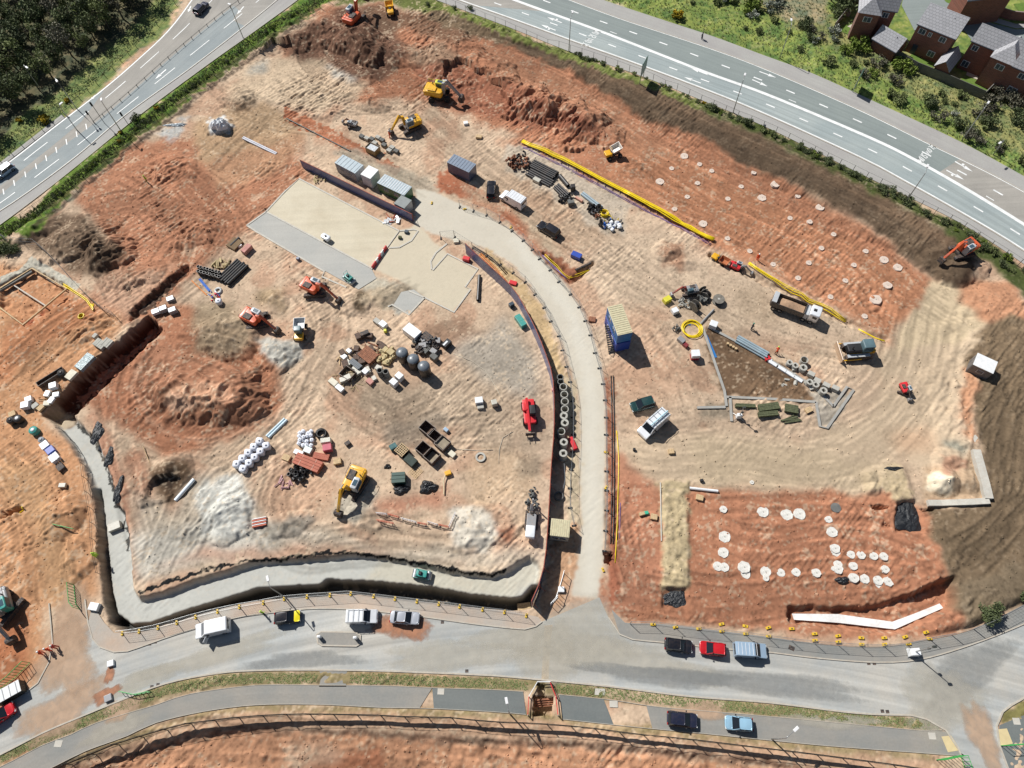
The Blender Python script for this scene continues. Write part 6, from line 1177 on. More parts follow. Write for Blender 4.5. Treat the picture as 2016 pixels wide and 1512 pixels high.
def excavator(px, py, tip, color, label, s=1.0, under=0, wheeled=False, hat=False, bucket_z=.2, elbow=.5, rise=4.6, group='excavators on the site', sh=None, boomc=None):
    """px,py: slew ring pixel; tip: bucket pixel; under: heading of the tracks (pixel direction degrees)"""
    q = G(px, py, 1.2 * s); e = G(*tip, bucket_z + .5); d = Vector((e.x - q.x, e.y - q.y)); rz = math.atan2(d.y, d.x); reach = d.length / s
    t = thing('excavator', label, 'excavator', q, rz, group); t.scale = (s, s, s)
    u = bpy.data.objects.new('undercarriage', B().box((0, 0, .55), (2.4, 1.7, .5)).cyl((0, 0, .7), (0, 0, 1.1), .6, n=16).mesh('undercarriage')); u.data.materials.append(M_CHAS); COL.objects.link(u); u.parent = t; u.rotation_euler.z = R(under) - rz
    if wheeled:
        for x in (-1.4, 1.4):
            for s_ in (-1, 1): B().cyl((x, s_ * .85, .55), (x, s_ * 1.35, .55), .55, n=18).build('wheel', M_TYRE, u)
    else: crawler(u, 4.2, .6, .85, 2.3)
    b = B(); rounded(b, 3.0, 2.6, 1.1, 2.1, .35, .15, x0=-.55, tw=.94); b.build('body', color, t, smooth=True)
    b = B(); rounded(b, .8, 2.55, 1.05, 2.0, .3, .1, x0=-2.15); b.build('counterweight', color, t, smooth=True)
    b = B(); b.box((-1.0, -.5, 2.2), (1.5, 1.1, .22)); b.build('engine_cover', M_CHAS if not wheeled else color, t, bevel=.05); B().cyl((-1.3, .8, 2.1), (-1.3, .8, 2.6), .09, n=8).build('exhaust', M_BLK, t)
    c = B(); rounded(c, 1.75, 1.0, 1.1, 2.95, .18, .08, x0=.15, tw=.9); cb = c.build('cab', LGRY if sh is None else sh, t, (0, .78, 0), smooth=True)
    w_ = B(); w_.box((.15, 0, 2.25), (1.5, 1.02, .95), taper=.93); w_.box((.15, 0, 2.97), (.9, .6, .03)); w_.build('window', CABG, cb)
    rail = B()
    for s_ in (-1, 1): rail.tube([(-2.2, s_ * 1.2, 2.1), (-2.2, s_ * 1.2, 2.75), (-.6, s_ * 1.2, 2.75), (-.6, s_ * 1.2, 2.1)], .035, 5)
    rail.build('handrail', YGR_ if wheeled else M_CHAS, t)
    ex_ = reach * elbow; rs = min(rise, 1.6 + reach * .5); pts = [(.9, 1.4), (ex_ * .55, rs * .92), (ex_, rs)]
    def arm(name, a, mid_, z, h0, h1, w_, m):
        b = B(); pp = [a, mid_, z] if mid_ else [a, z]; k = len(pp); up = []; dn = []
        for i, p_ in enumerate(pp):
            a_ = pp[max(i - 1, 0)]; c_ = pp[min(i + 1, k - 1)]; tx, tz = c_[0] - a_[0], c_[1] - a_[1]; l_ = math.hypot(tx, tz) or 1; hh = (h0 * (1 - i / (k - 1)) + h1 * i / (k - 1)) * (1.25 if 0 < i < k - 1 else 1) / 2
            up.append((p_[0] - tz / l_ * hh, p_[1] + tx / l_ * hh)); dn.append((p_[0] + tz / l_ * hh, p_[1] - tx / l_ * hh))
        b.side(up + dn[::-1], -w_ / 2, w_ / 2); return b.build(name, m, t, (0, -.15, 0), bevel=.03)
    arm('boom', pts[0], pts[1], pts[2], .6, .45, .5, boomc or color); ez = bucket_z + 1.0; st = (reach - .1, ez); arm('stick', (ex_ - .45, rs + .35), None, st, .6, .32, .36, boomc or color)
    rm = B(); rm.tube([(1.0, -.15, 1.3), (ex_ * .5, -.15, rs * .72)], .09, 8); rm.tube([(ex_ * .5, -.15, rs + .35), (ex_ - .3, -.15, rs + .5)], .08, 8); rm.tube([(ex_ + .1, -.15, rs - .1), (reach * .93, -.15, ez + .55)], .06, 8); rm.build('ram', M_RIM, t)
    k = B(); r_ = .62; pf = [(reach - .1 + r_ * math.cos(R(a)) * (.9), ez - .25 + r_ * math.sin(R(a))) for a in range(60, 271, 30)] + [(reach + .35, ez - .75)]; k.side(pf, -.55, .55); k.build('bucket', M_CHAS if s > .6 else GRYM, t, (0, -.15, 0)); return t
excavator(697, 32, (722, 4), ORG_, 'large orange excavator on the dark heap at the very top', 1.1, 60, bucket_z=1.5, rise=4.5)
excavator(864, 182, (911, 200), YEL_, 'yellow excavator on wheels with lime handrails beside the dug red face', 1.15, 0, wheeled=True, sh=YGR_, boomc=GRYM, rise=4.2)
excavator(806, 244, (770, 262), YEL_, 'yellow excavator lifting beside the pallets of kerb stones', .95, 30, rise=4.4, boomc=YEL_)
excavator(1898, 490, (1851, 518), ORG_, 'orange excavator spreading dark topsoil on the embankment', .95, 10, rise=4.2)
excavator(619, 567, (668, 588), ORG_, 'orange excavator tipping spoil below the grey slab', .95, 0, rise=4.0)
excavator(503, 628, (548, 650), ORG_, 'orange excavator by the pale gravel heap next to the yellow dumper', .98, 10, rise=3.6)
excavator(695, 953, (668, 1014), YEL_, 'big yellow excavator digging the grey heap, nearest to the footway', 1.05, 60, rise=4.4)
excavator(6, 1196, (28, 1262), GRYM, 'grey and teal excavator at the left edge above the site entrance', 1.05, 60, rise=4.0, sh=TEAL)
mg = 'mini diggers on the site'
excavator(692, 243, (674, 238), GRYM, 'small grey digger with folded arm beside the kerb pallets', .5, 20, rise=2.8, group=mg, boomc=paint('brown arm', (.22, .1, .06), .3))
excavator(1357, 572, (1322, 580), GRYM, 'small dark digger with red arm standing among the cable drums', .6, 0, rise=3.4, group=mg, sh=mat('slate cab', (.10, .16, .18), .4), boomc=paint('dark red arm', (.28, .04, .03), .2))
excavator(1452, 526, (1482, 536), REDM, 'small red digger working at the yellow pipe trench', .55, -30, rise=3.0, group=mg, boomc=GRYM); excavator(1783, 768, (1793, 786), REDM, 'small red digger standing alone on the pale sand', .5, -30, rise=3.0, group=mg, boomc=M_CHAS)
def at(a, b_, up=.8):
    p, q = G(*a, up), G(*b_, up); d = q - p; return (p + q) / 2, d.length, math.atan2(d.y, d.x)
def dumper(a, b_, label, color=YEL_, skipm=None, tipped=False, cab=True):
    c, L, rz = at(a, b_); t = thing('dumper', label, 'dumper', c, rz, 'dumpers on the site'); k = L / 4.2; t.scale = (k, k, k)
    B().box((-.6, 0, .85), (2.4, 1.1, .4)).build('chassis', M_CHAS, t); b = B(); rounded(b, 1.5, 1.5, .9, 1.5, .2, .1, x0=-1.3); b.build('engine_cover', color, t, smooth=True); wheels(t, 4.2, 2.1, .48, .27, -.29, .4)
    s_ = B(); w_, z0, z1 = 1.0, 1.05, 1.85; fr = [(.1, -.7, z0), (1.7, -.7, z0), (1.7, .7, z0), (.1, .7, z0), (-.1, -w_, z1), (2.1, -w_, z1 + .05), (2.1, w_, z1 + .05), (-.1, w_, z1)]
    inn = [(x * .93 + .07, y * .92, z + (.08 if i < 4 else 0)) for i, (x, y, z) in enumerate(fr)]; s_.add(fr + inn, [(0, 3, 2, 1), (0, 1, 5, 4), (1, 2, 6, 5), (2, 3, 7, 6), (3, 0, 4, 7), (8, 9, 10, 11), (8, 12, 13, 9), (9, 13, 14, 10), (10, 14, 15, 11), (11, 15, 12, 8), (4, 5, 13, 12), (5, 6, 14, 13), (6, 7, 15, 14), (7, 4, 12, 15)])
    o = s_.build('skip', skipm or color, t); 
    if tipped: o.rotation_euler.y = R(-18); o.location.z = .25
    if cab: c_ = B(); rounded(c_, 1.0, 1.15, 1.3, 2.7, .12, .06, x0=-.55); co = c_.build('cab', mat('slate cab', (.10, .16, .18), .4), t, smooth=True); B().box((-.55, 0, 2.1), (.9, 1.18, .8)).build('window', CABG, co)
    else: r_ = B(); [r_.tube([(-.75, s2 * .6, 1.3), (-.75, s2 * .6, 2.7)], .04, 5) for s2 in (-1, 1)]; r_.tube([(-.75, -.6, 2.7), (-.75, .6, 2.7)], .04, 5); r_.build('roll_bar', color, t); B().box((-.5, 0, 1.4), (.5, .5, .5)).build('seat', M_BLK, t, bevel=.06)
    return t
dumper((589, 672), (593, 632), 'yellow dumper with grey skip beside the gravel heap', skipm=LGRY); dumper((1190, 307), (1226, 296), 'yellow dumper with raised pale skip on the red plot', skipm=paint('pale skip', (.6, .56, .5), .15), tipped=True, cab=False); dumper((1402, 503), (1434, 520), 'yellow dumper filled with orange soil beside the small red digger', skipm=paint('soil orange skip', (.45, .14, .05), .5), cab=False)
dumper((770, 30), (766, 8), 'yellow dumper on the dark bank at the top', cab=False)
def roller(a, b_, label, color, drum=GRYM, sit=None):
    c, L, rz = at(a, b_); t = thing('roller', label, 'roller', c, rz, 'rollers on the site'); k = L / 2.8; t.scale = (k, k, k); b = B(); rounded(b, 1.5, .9, .7, 1.25, .15, .08, x0=0); b.build('body', color, t, smooth=True)
    for x in (-.95, .95): B().cyl((x, -.55, .42), (x, .55, .42), .42, n=20).build('drum', M_RIM, t)
    for s_ in (-1, 1): r_ = B(); r_.box((.2 * 0, s_ * .58, .75), (2.2, .06, .18)); r_.build('drum_frame', color, t)
    B().box((-.15, 0, 1.35), (.45, .45, .35)).build('seat', M_BLK, t, bevel=.05); r_ = B(); r_.tube([(-.5, -.4, 1.1), (-.5, -.4, 2.2), (-.5, .4, 2.2), (-.5, .4, 1.1)], .04, 5); r_.build('roll_bar', color, t); return t
roller((676, 539), (697, 555), 'green roller standing on the grey slab', TEAL); roller((811, 1127), (850, 1134), 'green roller with black seat on the pale channel bed', TEAL)
def small_white(a, b_, label, cat='bowser', name='water_bowser', color=None, h_=1.1):
    c, L, rz = at(a, b_); t = thing(name, label, cat, c, rz); b = B(); rounded(b, L * .7, 1.1, .45, h_, .35, .15); b.build('tank', color or WHT, t, smooth=True); wheels(t, L * .7, 1.3, .28, 0, 0.001, .18); B().tube([(L * .3, 0, .45), (L * .55, 0, .42)], .05, 6).build('drawbar', M_STEEL, t); B().cyl((0, 0, h_), (0, 0, h_ + .1), .2, n=12).build('filler_cap', M_BLK, t); return t
small_white((631, 461), (652, 473), 'white towed water bowser standing on the sand coloured slab')
def dozer(a, b_, label):
    c, L, rz = at(a, b_); t = thing('bulldozer', label, 'bulldozer', c, rz); k = L / 5.6; t.scale = (k, k, k); crawler(t, 4.2, .7, 1.1, 2.2); b = B(); rounded(b, 2.3, 1.5, .9, 2.0, .2, .12, x0=.7, tw=.92); b.build('bonnet', M_BLK, t, smooth=True); b = B(); b.box((-.3, 0, 1.0), (3.8, 1.55, .6)); b.build('body', YEL_, t, bevel=.06)
    for s_ in (-1, 1): B().box((0, 0, 0), (3.6, .55, .1)).build('fender', LGRY, t, (.1, s_ * 1.12, 1.2)); B().tube([(-.4, s_ * 1.55, .7), (2.6, s_ * 1.55, .6)], .12, 6).build('push_arm', YEL_, t)
    c_ = B(); rounded(c_, 1.7, 1.6, 1.3, 3.0, .15, .08, x0=-1.2); co = c_.build('cab', mat('slate cab', (.10, .16, .18), .4), t, smooth=True); B().box((-1.2, 0, 2.3), (1.5, 1.64, .9)).build('window', CABG, co); B().cyl((1.2, .3, 2.0), (1.2, .3, 2.8), .09, n=8).build('exhaust', M_BLK, t)
    b = B(); b.side([(2.75, .05), (2.9, .05), (2.8, .6), (2.9, 1.3), (2.8, 1.35), (2.62, .6)], -1.75, 1.75); b.build('blade', paint('worn blade', (.42, .3, .2), .4), t); B().box((-2.6, 0, .9), (.5, 1.2, .7)).build('ripper', YEL_, t, bevel=.05)
dozer((1720, 688), (1652, 693), 'yellow bulldozer with black bonnet and wide blade beside the pipe trench')
def lorry(a, b_, label):
    c, L, rz = at(a, b_, 1.2); t = thing('tipper_lorry', label, 'lorry', c, rz); k = L / 9.2; t.scale = (k, k, k); B().box((-.3, 0, .85), (8.6, .9, .3)).build('chassis', M_CHAS, t)
    b = B(); rounded(b, 1.9, 2.4, .8, 3.0, .25, .12, x0=3.6, tw=.96); co = b.build('cab', WHT, t, smooth=True); B().box((4.52, 0, 2.2), (.12, 2.1, .8)).build('windscreen', M_GLASS, co, bevel=.03); [B().box((3.8, s_ * 1.2, 2.2), (.8, .05, .6)).build('side_window', M_GLASS, co) for s_ in (-1, 1)]; B().box((3.4, 0, 3.02), (.6, .6, .05)).build('roof_hatch', M_BLK, co)
    g = B(); g.box((2.25, 0, 1.6), (.7, 2.3, 1.5)); g.build('hydraulic_locker', LGRY, t, bevel=.05)
    s_ = B(); x0, x1, y, z0, z1 = -4.4, 1.8, 1.25, 1.2, 2.5
    for y_ in (-y, y): s_.box(((x0 + x1) / 2, y_, (z0 + z1) / 2), (x1 - x0, .08, z1 - z0))
    s_.box((x1, 0, (z0 + z1) / 2 + .1), (.08, 2 * y, z1 - z0 + .2)); s_.box((x0, 0, (z0 + z1) / 2), (.08, 2 * y, z1 - z0)); s_.box(((x0 + x1) / 2, 0, z0), (x1 - x0, 2 * y, .08)); s_.build('tipper_body', mat('dark green steel body', (.05, .055, .055), .6, dust=.3), t)
    ld = B(); n = 9; vs = []
    for i in range(n):
        for j in range(5): u, v = i / (n - 1), j / 4; vs.append((x0 + .15 + u * (x1 - x0 - .3), (-1 + 2 * v) * (y - .08), 1.7 + .75 * math.exp(-((u - .45) / .25) ** 2) * math.sin(PI * v) + rnd.uniform(-.05, .05)))
    ld.add(vs, [(i * 5 + j, (i + 1) * 5 + j, (i + 1) * 5 + j + 1, i * 5 + j + 1) for i in range(n - 1) for j in range(4)]); ld.build('soil_load', mat('loaded soil', tuple(C(186, 150, 118)), .95, var=.2, scale=2, bump=.5), t, smooth=True)
    for x in (-3.6, -2.4, 2.1, 3.5):
        for s2 in (-1, 1): o = B().cyl((0, -.16, 0), (0, .16, 0), .5, n=18).build('wheel', M_TYRE, t, (x, s2 * 1.06, .5)); B().cyl((0, s2 * .1, 0), (0, s2 * .175, 0), .28, n=12).build('rim', M_RIM, o)
    B().box((-4.0, 0, 2.62), (.9, 2.5, .3)).build('tailboard', LGRY, t, bevel=.05); return t
lorry((1518, 590), (1612, 625), 'four axle tipper lorry with white cab and a load of soil')
def telehandler(a, b_, label, color=REDM):
    c, L, rz = at(a, b_); t = thing('telehandler', label, 'telehandler', c, rz); k = L / 6.4; t.scale = (k, k, k); b = B(); rounded(b, 4.2, 1.9, .8, 1.5, .25, .1, x0=-.8); b.build('body', color, t, smooth=True); wheels(t, 4.4, 2.3, .6, .14, -.5, .42)
    c_ = B(); rounded(c_, 1.5, .9, 1.2, 2.5, .12, .06, x0=-.6); co = c_.build('cab', M_BLK, t, (0, .5, 0), smooth=True); B().box((-.6, .02, 2.0), (1.3, .92, .6)).build('window', CABG, co); b = B(); b.side([(-2.8, 1.9), (-2.8, 2.3), (2.6, 1.35), (2.6, 1.05)], -.2, .2); b.build('boom', color, t, (0, -.25, 0), bevel=.03)
    b = B(); rounded(b, 1.4, .8, 1.4, 2.0, .2, .1, x0=-1.4); b.build('engine_cover', color, t, (0, -.65, 0), smooth=True); b = B(); b.box((2.9, -.2, .8), (.15, 1.5, .9)); b.box((3.4, -.65, .45), (1.1, .12, .06)); b.box((3.4, .25, .45), (1.1, .12, .06)); b.build('fork_carriage', M_CHAS, t)
telehandler((1039, 786), (1047, 858), 'red telehandler beside the curved hoarding')
def rig(a, b_, label):
    c, L, rz = at(a, b_); t = thing('drilling_rig', label, 'drilling rig', c, rz); k = L / 7.5; t.scale = (k, k, k); crawler(t, 3.6, .5, .8, 2.0); b = B(); b.box((-.6, 0, 1.2), (3.2, 1.7, .7)); b.build('body', GRYM, t, bevel=.06)
    b = B(); rounded(b, 2.2, 1.7, .9, 2.5, .2, .1, x0=-2.6); b.build('cab', WHT, t, smooth=True); b = B(); b.tube([(1.2, 0, 1.2), (2.4, 0, 3.2)], .16, 8); b.tube([(.6, .5, 1.4), (2.6, .3, 2.2)], .08, 6); b.build('boom', GRYM, t); b = B()
    for i in range(7): a_ = rnd.uniform(0, 6.28); b.box((1.4 + rnd.uniform(-.8, .8), rnd.uniform(-.9, .9), 1.2 + rnd.uniform(0, .6)), (.6, .3, .3), rz=a_)
    b.build('hydraulic_block', M_CHAS, t); b = B(); b.tube([(3.0, 0, .3), (3.0, 0, 4.0)], .14, 8); b.build('mast', LGRY, t)
rig((1043, 1062), (1050, 985), 'grey drilling rig with white cab at the foot of the hoarding')
# ---------------------------------------------------------------- people
SK = mat('skin', (.38, .22, .16), .6)
def person(px, py, top, legs, label, helmet=(.8, .8, .78), face=0.0, bend=0.0):
    q = G(px, py, .9); t = bpy.data.meshes.new('person'); J = {}
    V = [(0, 0, .95), (0, .1, .92), (.06, .13, .5), (-.02, .14, .06), (.14, .15, .03), (0, -.1, .92), (-.1, -.13, .5), (-.16, -.14, .06), (0, -.15, .03), (bend * .2, 0, 1.2), (bend * .4, 0, 1.42), (bend * .42, .2, 1.4), (bend * .42 + .05, .27, 1.12), (bend * .42 + .22, .24, .9), (bend * .42 + .3, .22, .84), (bend * .42, -.2, 1.4), (bend * .42 + .08, -.27, 1.12), (bend * .42 + .26, -.2, .95), (bend * .42 + .34, -.18, .9), (bend * .5, 0, 1.54), (bend * .55, 0, 1.66), (bend * .56, 0, 1.76)]
    E = [(0, 1), (1, 2), (2, 3), (3, 4), (0, 5), (5, 6), (6, 7), (7, 8), (0, 9), (9, 10), (10, 11), (11, 12), (12, 13), (13, 14), (10, 15), (15, 16), (16, 17), (17, 18), (10, 19), (19, 20), (20, 21)]
    rad = [.15, .11, .075, .05, .045, .11, .075, .05, .045, .15, .15, .085, .055, .042, .035, .085, .055, .042, .035, .06, .095, .08]
    t.from_pydata(V, E, []); o = bpy.data.objects.new('person', t); COL.objects.link(o); t.materials.append(top); md = o.modifiers.new('skin', 'SKIN')
    for i, r_ in enumerate(rad): t.skin_vertices[0].data[i].radius = (r_, r_)
    t.skin_vertices[0].data[0].use_root = True; o.modifiers.new('sub', 'SUBSURF').levels = 1; o.modifiers[-1].render_levels = 1
    o.location = q; o.rotation_euler.z = face; tag(o, label, 'person')
    hx = bend * .56; B().lathe([(.15, 0), (.14, .03), (.12, .09), (.06, .14), (.005, .15)], 12, (hx, 0, 1.72)).build('helmet', mat('helmet %.1f' % helmet[2], helmet, .35), o, smooth=True); B().lathe([(.09, .0), (.1, .08), (.08, .14)], 10, (hx, 0, 1.56)).build('head', SK, o, smooth=True)
    tr_ = B(); [tr_.tube([(0, s_ * .1, .93), (.06 * s_ , s_ * .13, .5), (-.09 + .07 * s_, s_ * .14, .1)], [.13, .095, .075], 8) for s_ in (-1, 1)]; tr_.build('trousers', legs, o); return o
HVO = mat('orange work clothing', (.75, .09, .02), .7); HVY = mat('lime work clothing', (.45, .75, .03), .7); NVY = mat('navy work trousers', (.02, .025, .05), .8); RDC = mat('red work clothing', (.5, .05, .04), .8)
person(80, 1285, HVO, RDC, 'person in orange work clothes and white helmet, leftmost of three at the entrance', face=.3); person(93, 1279, HVO, HVO, 'person in orange work clothes, middle one of three at the entrance', face=2.0); person(106, 1273, RDC, RDC, 'person in dark red work clothes, rightmost of three at the entrance', face=3.0)
person(516, 1206, HVY, NVY, 'person in lime jacket walking on the footway near the yellow car', (.5, .7, .1), 1.0); person(766, 264, HVO, HVO, 'person in orange guiding the lift of the yellow excavator', face=.5); person(1383, 70, mat('dark clothing', (.03, .03, .03), .8), NVY, 'pedestrian in dark clothes walking on the far footpath', (.05, .04, .03), 2.6)
person(1482, 642, mat('dark clothing', (.03, .03, .03), .8), NVY, 'person in dark clothes standing on the sand between lorry and pipes', (.1, .3, .2)); person(1530, 692, HVO, mat('brown work trousers', (.2, .12, .06), .8), 'person in brown and orange clothes bending beside the blue pipe bundle', (.5, .5, .1), 1.2, .8); person(1493, 506, HVO, HVO, 'person in orange standing on the edge of the red plot by the pipe trench', face=4.0); person(184, 1091, HVY, HVY, 'person in lime work clothes beside the western channel wall', (.6, .8, .1)); person(286, 352, HVY, mat('brown work trousers', (.2, .12, .06), .8), 'person in lime jacket standing on the churned red soil at the upper left', (.7, .6, .1), 1.0)
# ---------------------------------------------------------------- cabins and containers
def box_build(name, label, cat, ends, w_, h_, wallc, roofc, ribs=0, doors=1, windows=0, group=None, z0=0.0, rib_m=None, L=None, up=None):
    """ends: pixels of the two short-side middles of the roof"""
    zt = z0 + h_; g_ = hz(*P(*ends[0], zt)); a, b_ = P(*ends[0], zt + g_), P(*ends[1], zt + g_); d = b_ - a; L = L or float(np.hypot(*d)); c = (a + b_) / 2; t = thing(name, label, cat, (c[0], c[1], g_ + z0), math.atan2(d[1], d[0]), group)
    b = B(); b.box((0, 0, h_ / 2 - .03), (L, w_, h_ - .1)); n = int(L / .3)
    for i in range(n):
        for s_ in (-1, 1): b.box((-L / 2 + .2 + i * (L - .4) / max(n - 1, 1), s_ * (w_ / 2 + .015), h_ / 2), (.12, .03, h_ - .35))
    b.build('wall', wallc, t); r_ = B(); r_.box((0, 0, h_ - .06), (L + .06, w_ + .06, .1)); r_.build('roof', roofc, t, bevel=.02)
    if ribs:
        q = B()
        for i in range(ribs): q.box((-L / 2 + (i + .5) * L / ribs, 0, h_ + .01), (.1, w_ * .94, .05))
        q.build('roof_rib', rib_m or roofc, t)
    for s_ in (-1, 1)[:doors]: o = B().box((0, 0, 0), (.05, w_ * .85, h_ * .82)).build('door', wallc, t, (s_ * (L / 2 + .03), 0, h_ / 2)); q = B(); [q.box((s_ * .05, k * w_ * .2, 0), (.04, .04, h_ * .75)) for k in (-1, 1)]; q.build('lock_bar', M_STEEL, o)
    for i in range(windows): o = B().box((0, 0, 0), (1.0, .05, .8)).build('window', M_FRAME, t, (-L / 2 + (i + .8) * L / (windows + .6), -w_ / 2 - .03, h_ * .6)); B().box((0, -.03, 0), (.88, .03, .68)).build('pane', M_WIN, o)
    return t
BLU = paint('bright blue container paint', (.02, .16, .42), .08); BLU2 = paint('royal blue container paint', (.02, .07, .38), .08); SLT = paint('slate blue container paint', (.09, .11, .18), .1); CREAM = paint('weathered cream roof', (.56, .52, .34), .3); LTB = paint('pale blue grey roof', (.38, .46, .50), .15); GRB = paint('dark green cabin paint', (.03, .14, .05), .1); CGR = paint('grey cabin paint', (.32, .34, .36), .2); PWH = paint('cabin white', (.74, .76, .76), .12); WCR = paint('off white cabin', (.5, .49, .42), .3)
cg = 'site cabins and containers'
box_build('container', 'lower blue container of the stack beside the haul road', 'container', ((1210, 601), (1231, 657)), 2.5, 2.6, BLU2, BLU2, 10, 1, 2, cg, 0.0)
bpy.data.objects['container'].location = (*((P(1210, 601, 5.3) + P(1231, 657, 5.3)) / 2), 0)
box_build('container', 'upper blue container with cream ribbed roof on top of another beside the haul road', 'container', ((1210, 601), (1231, 657)), 2.5, 2.6, BLU, CREAM, 14, 1, 2, cg, 2.66)
st = thing('staircase', 'black steel staircase against the blue container stack', 'staircase', (*P(1200, 672, 1.0), 0), math.atan2(*(P(1204, 690) - P(1194, 652))[::-1])); b = B()
for i in range(13): b.box((-2.0 + i * .32, 0, .15 + (12 - i) * .2), (.26, .85, .05))
b.build('tread', M_BLK, st); [B().tube([(-2.1, s_ * .45, 3.6), (-2.1, s_ * .45, 2.6), (1.9, s_ * .45, .1), (1.9, s_ * .45, 1.1), (-2.1, s_ * .45, 3.6)], .04, 5).build('handrail', M_BLK, st) for s_ in (-1, 1)]
box_build('container', 'slate blue container standing above the parked black car', 'container', ((887, 311), (930, 331)), 2.45, 2.6, SLT, paint('slate roof', (.20, .25, .32), .1), 8, 1, 0, cg)
box_build('site_cabin', 'pale blue grey cabin with dark roof panel behind the straight hoarding', 'cabin', ((667, 312), (707, 333)), 2.5, 2.6, CGR, LTB, 6, 1, 2, cg)
box_build('site_cabin', 'plain white square cabin behind the straight hoarding', 'cabin', ((718, 334), (737, 343)), 2.6, 2.7, PWH, PWH, 0, 1, 0, cg); box_build('site_cabin', 'green cabin with white striped roof behind the straight hoarding', 'cabin', ((750, 351), (803, 376)), 2.5, 2.5, GRB, LTB, 12, 1, 2, cg, rib_m=PWH)
box_build('site_cabin', 'small grey cabin at the right end of the straight hoarding', 'cabin', ((783, 392), (803, 402)), 2.3, 2.4, CGR, mat('grey roof felt', (.26, .28, .27), .9), 0, 1, 1, cg)
box_build('site_cabin', 'cream gatehouse cabin between curved hoarding and haul road', 'cabin', ((1086, 1037), (1120, 1041)), 2.5, 2.6, WCR, CREAM, 9, 1, 2, cg, L=2.75); box_build('site_cabin', 'pale welfare cabin on a yellow drawbar at the right edge', 'cabin', ((1921, 706), (1960, 724)), 2.5, 2.5, paint('dark cabin side', (.12, .13, .14), .2), PWH, 0, 1, 1, cg)
box_build('site_cabin', 'long white roofed cabin in four bays at the left edge beside the road', 'cabin', ((-14, 1378), (38, 1349)), 1.6, 1.5, M_DARK, PWH, 4, 0, 0, cg, rib_m=CGR)
dp = thing('drawbar', 'yellow drawbar frame lying at the foot of the pale welfare cabin', 'drawbar', (*P(1908, 741), 0)); b = B(); b.tube([(-1.2, -.5, .35), (.8, .4, .45)], .09, 6); b.tube([(-1.2, .3, .35), (.8, -.2, .45)], .09, 6); b.build('frame', M_YEL, dp); B().cyl((-.9, -.4, .25), (-.9, .1, .25), .25, n=12).build('wheel', M_TYRE, dp)
# ---------------------------------------------------------------- stores: one mesh per simple item, one thing per item
def item(name, mesh, m, label, cat, px, py, rz=0.0, group=None, up=.3, dz=0.0, s=1.0):
    if not mesh.materials: mesh.materials.append(m)
    o = bpy.data.objects.new(name, mesh); COL.objects.link(o); q = G(px, py, up); o.location = (q.x, q.y, q.z + dz); o.rotation_euler.z = rz; o.scale = (s, s, s) if not isinstance(s, tuple) else s; tag(o, label, cat, group); return o
def dirz(a, b_): d = P(*b_) - P(*a); return math.atan2(d[1], d[0])
def pipe_item(name, a, b_, r_, m, label, cat='pipe', group=None, z=0.0, n=12):
    p, q = P(*a), P(*b_); d = q - p; L = float(np.hypot(*d)); c = (p + q) / 2; k = B(); k.lathe([(r_, -L / 2), (r_, L / 2), (r_ * .86, L / 2), (r_ * .86, -L / 2)], n, closed=True)
    me = k.mesh(name, smooth=False); me.transform(Matrix.Rotation(R(90), 4, 'Y')); me.materials.append(m); o = bpy.data.objects.new(name, me); COL.objects.link(o); o.location = (c[0], c[1], hz(*c) + r_ + z); o.rotation_euler.z = math.atan2(d[1], d[0]); return tag(o, label, cat, group)
def ring_mesh(ro, ri, h_, sq=False, n=22):
    b = B()
    if not sq: b.lathe([(ro, 0), (ro, h_), (ri, h_), (ri, 0)], n, closed=True); return b.mesh('ring')
    vs = []; k = 24
    for z in (0, h_):
        for i in range(k): a = 2 * PI * i / k + PI / 4; vs.append((ro * math.cos(a), ro * math.sin(a), z))
        for i in range(k): a = 2 * PI * i / k + PI / 4; e = ri / max(abs(math.cos(a)), abs(math.sin(a))); vs.append((e * math.cos(a), e * math.sin(a), z))
    f = []
    for i in range(k): j = (i + 1) % k; f += [(i, j, 2 * k + j, 2 * k + i), (k + j, k + i, 3 * k + i, 3 * k + j), (2 * k + i, 2 * k + j, 3 * k + j, 3 * k + i), (i, k + i, k + j, j)]
    b.add(vs, f); return b.mesh('ring')
M_CRING = mat('precast concrete', tuple(C(190, 190, 184)), .85, var=.12, dust=.1, bump=.2); M_CDARK = mat('damp precast concrete', tuple(C(110, 114, 114)), .85, var=.2, dust=.1); M_PBLK = mat('black corrugated pipe', (.018, .02, .022), .45, var=.2, dust=.12); M_PGRY = mat('blue grey pipe', (.28, .36, .40), .45, dust=.1); M_WOOD = mat('pale timber', (.50, .36, .20), .8, var=.25, scale=4); M_WOODR = mat('red brown timber', (.26, .11, .06), .85, var=.35, scale=3); M_GTIM = mat('green treated timber', (.09, .10, .05), .9, var=.35, scale=3)
rg = ring_mesh(.62, .5, 1.0); sqr = ring_mesh(.62, .28, 1.0, True)
for i, (x, y, kind) in enumerate([(1109, 761, 0), (1111, 776, 0), (1112, 790, 0), (1112, 805, 0), (1110, 818, 1), (1112, 832, 1), (1105, 849, 0), (1110, 870, 1), (1109, 892, 1), (1103, 742, 2), (1104, 751, 2)]):
    me = (rg, sqr, ring_mesh(.55, .42, 1.0))[kind]; lab = ('round concrete manhole ring in the row beside the curved hoarding', 'concrete ring with square opening in the row beside the curved hoarding', 'dark concrete ring at the top end of the row beside the hoarding')[kind]
    for lev in range(2): item('manhole_ring', me, (M_CRING, M_CRING, M_CDARK)[kind], lab + (', upper of two' if lev else ', lower of two'), 'manhole ring', x, y, rnd.uniform(0, 3), ('concrete rings by the hoarding', 'square holed rings by the hoarding', 'dark rings by the hoarding')[kind] + (' upper' if lev else ' lower'), 2.0, lev * 1.0)
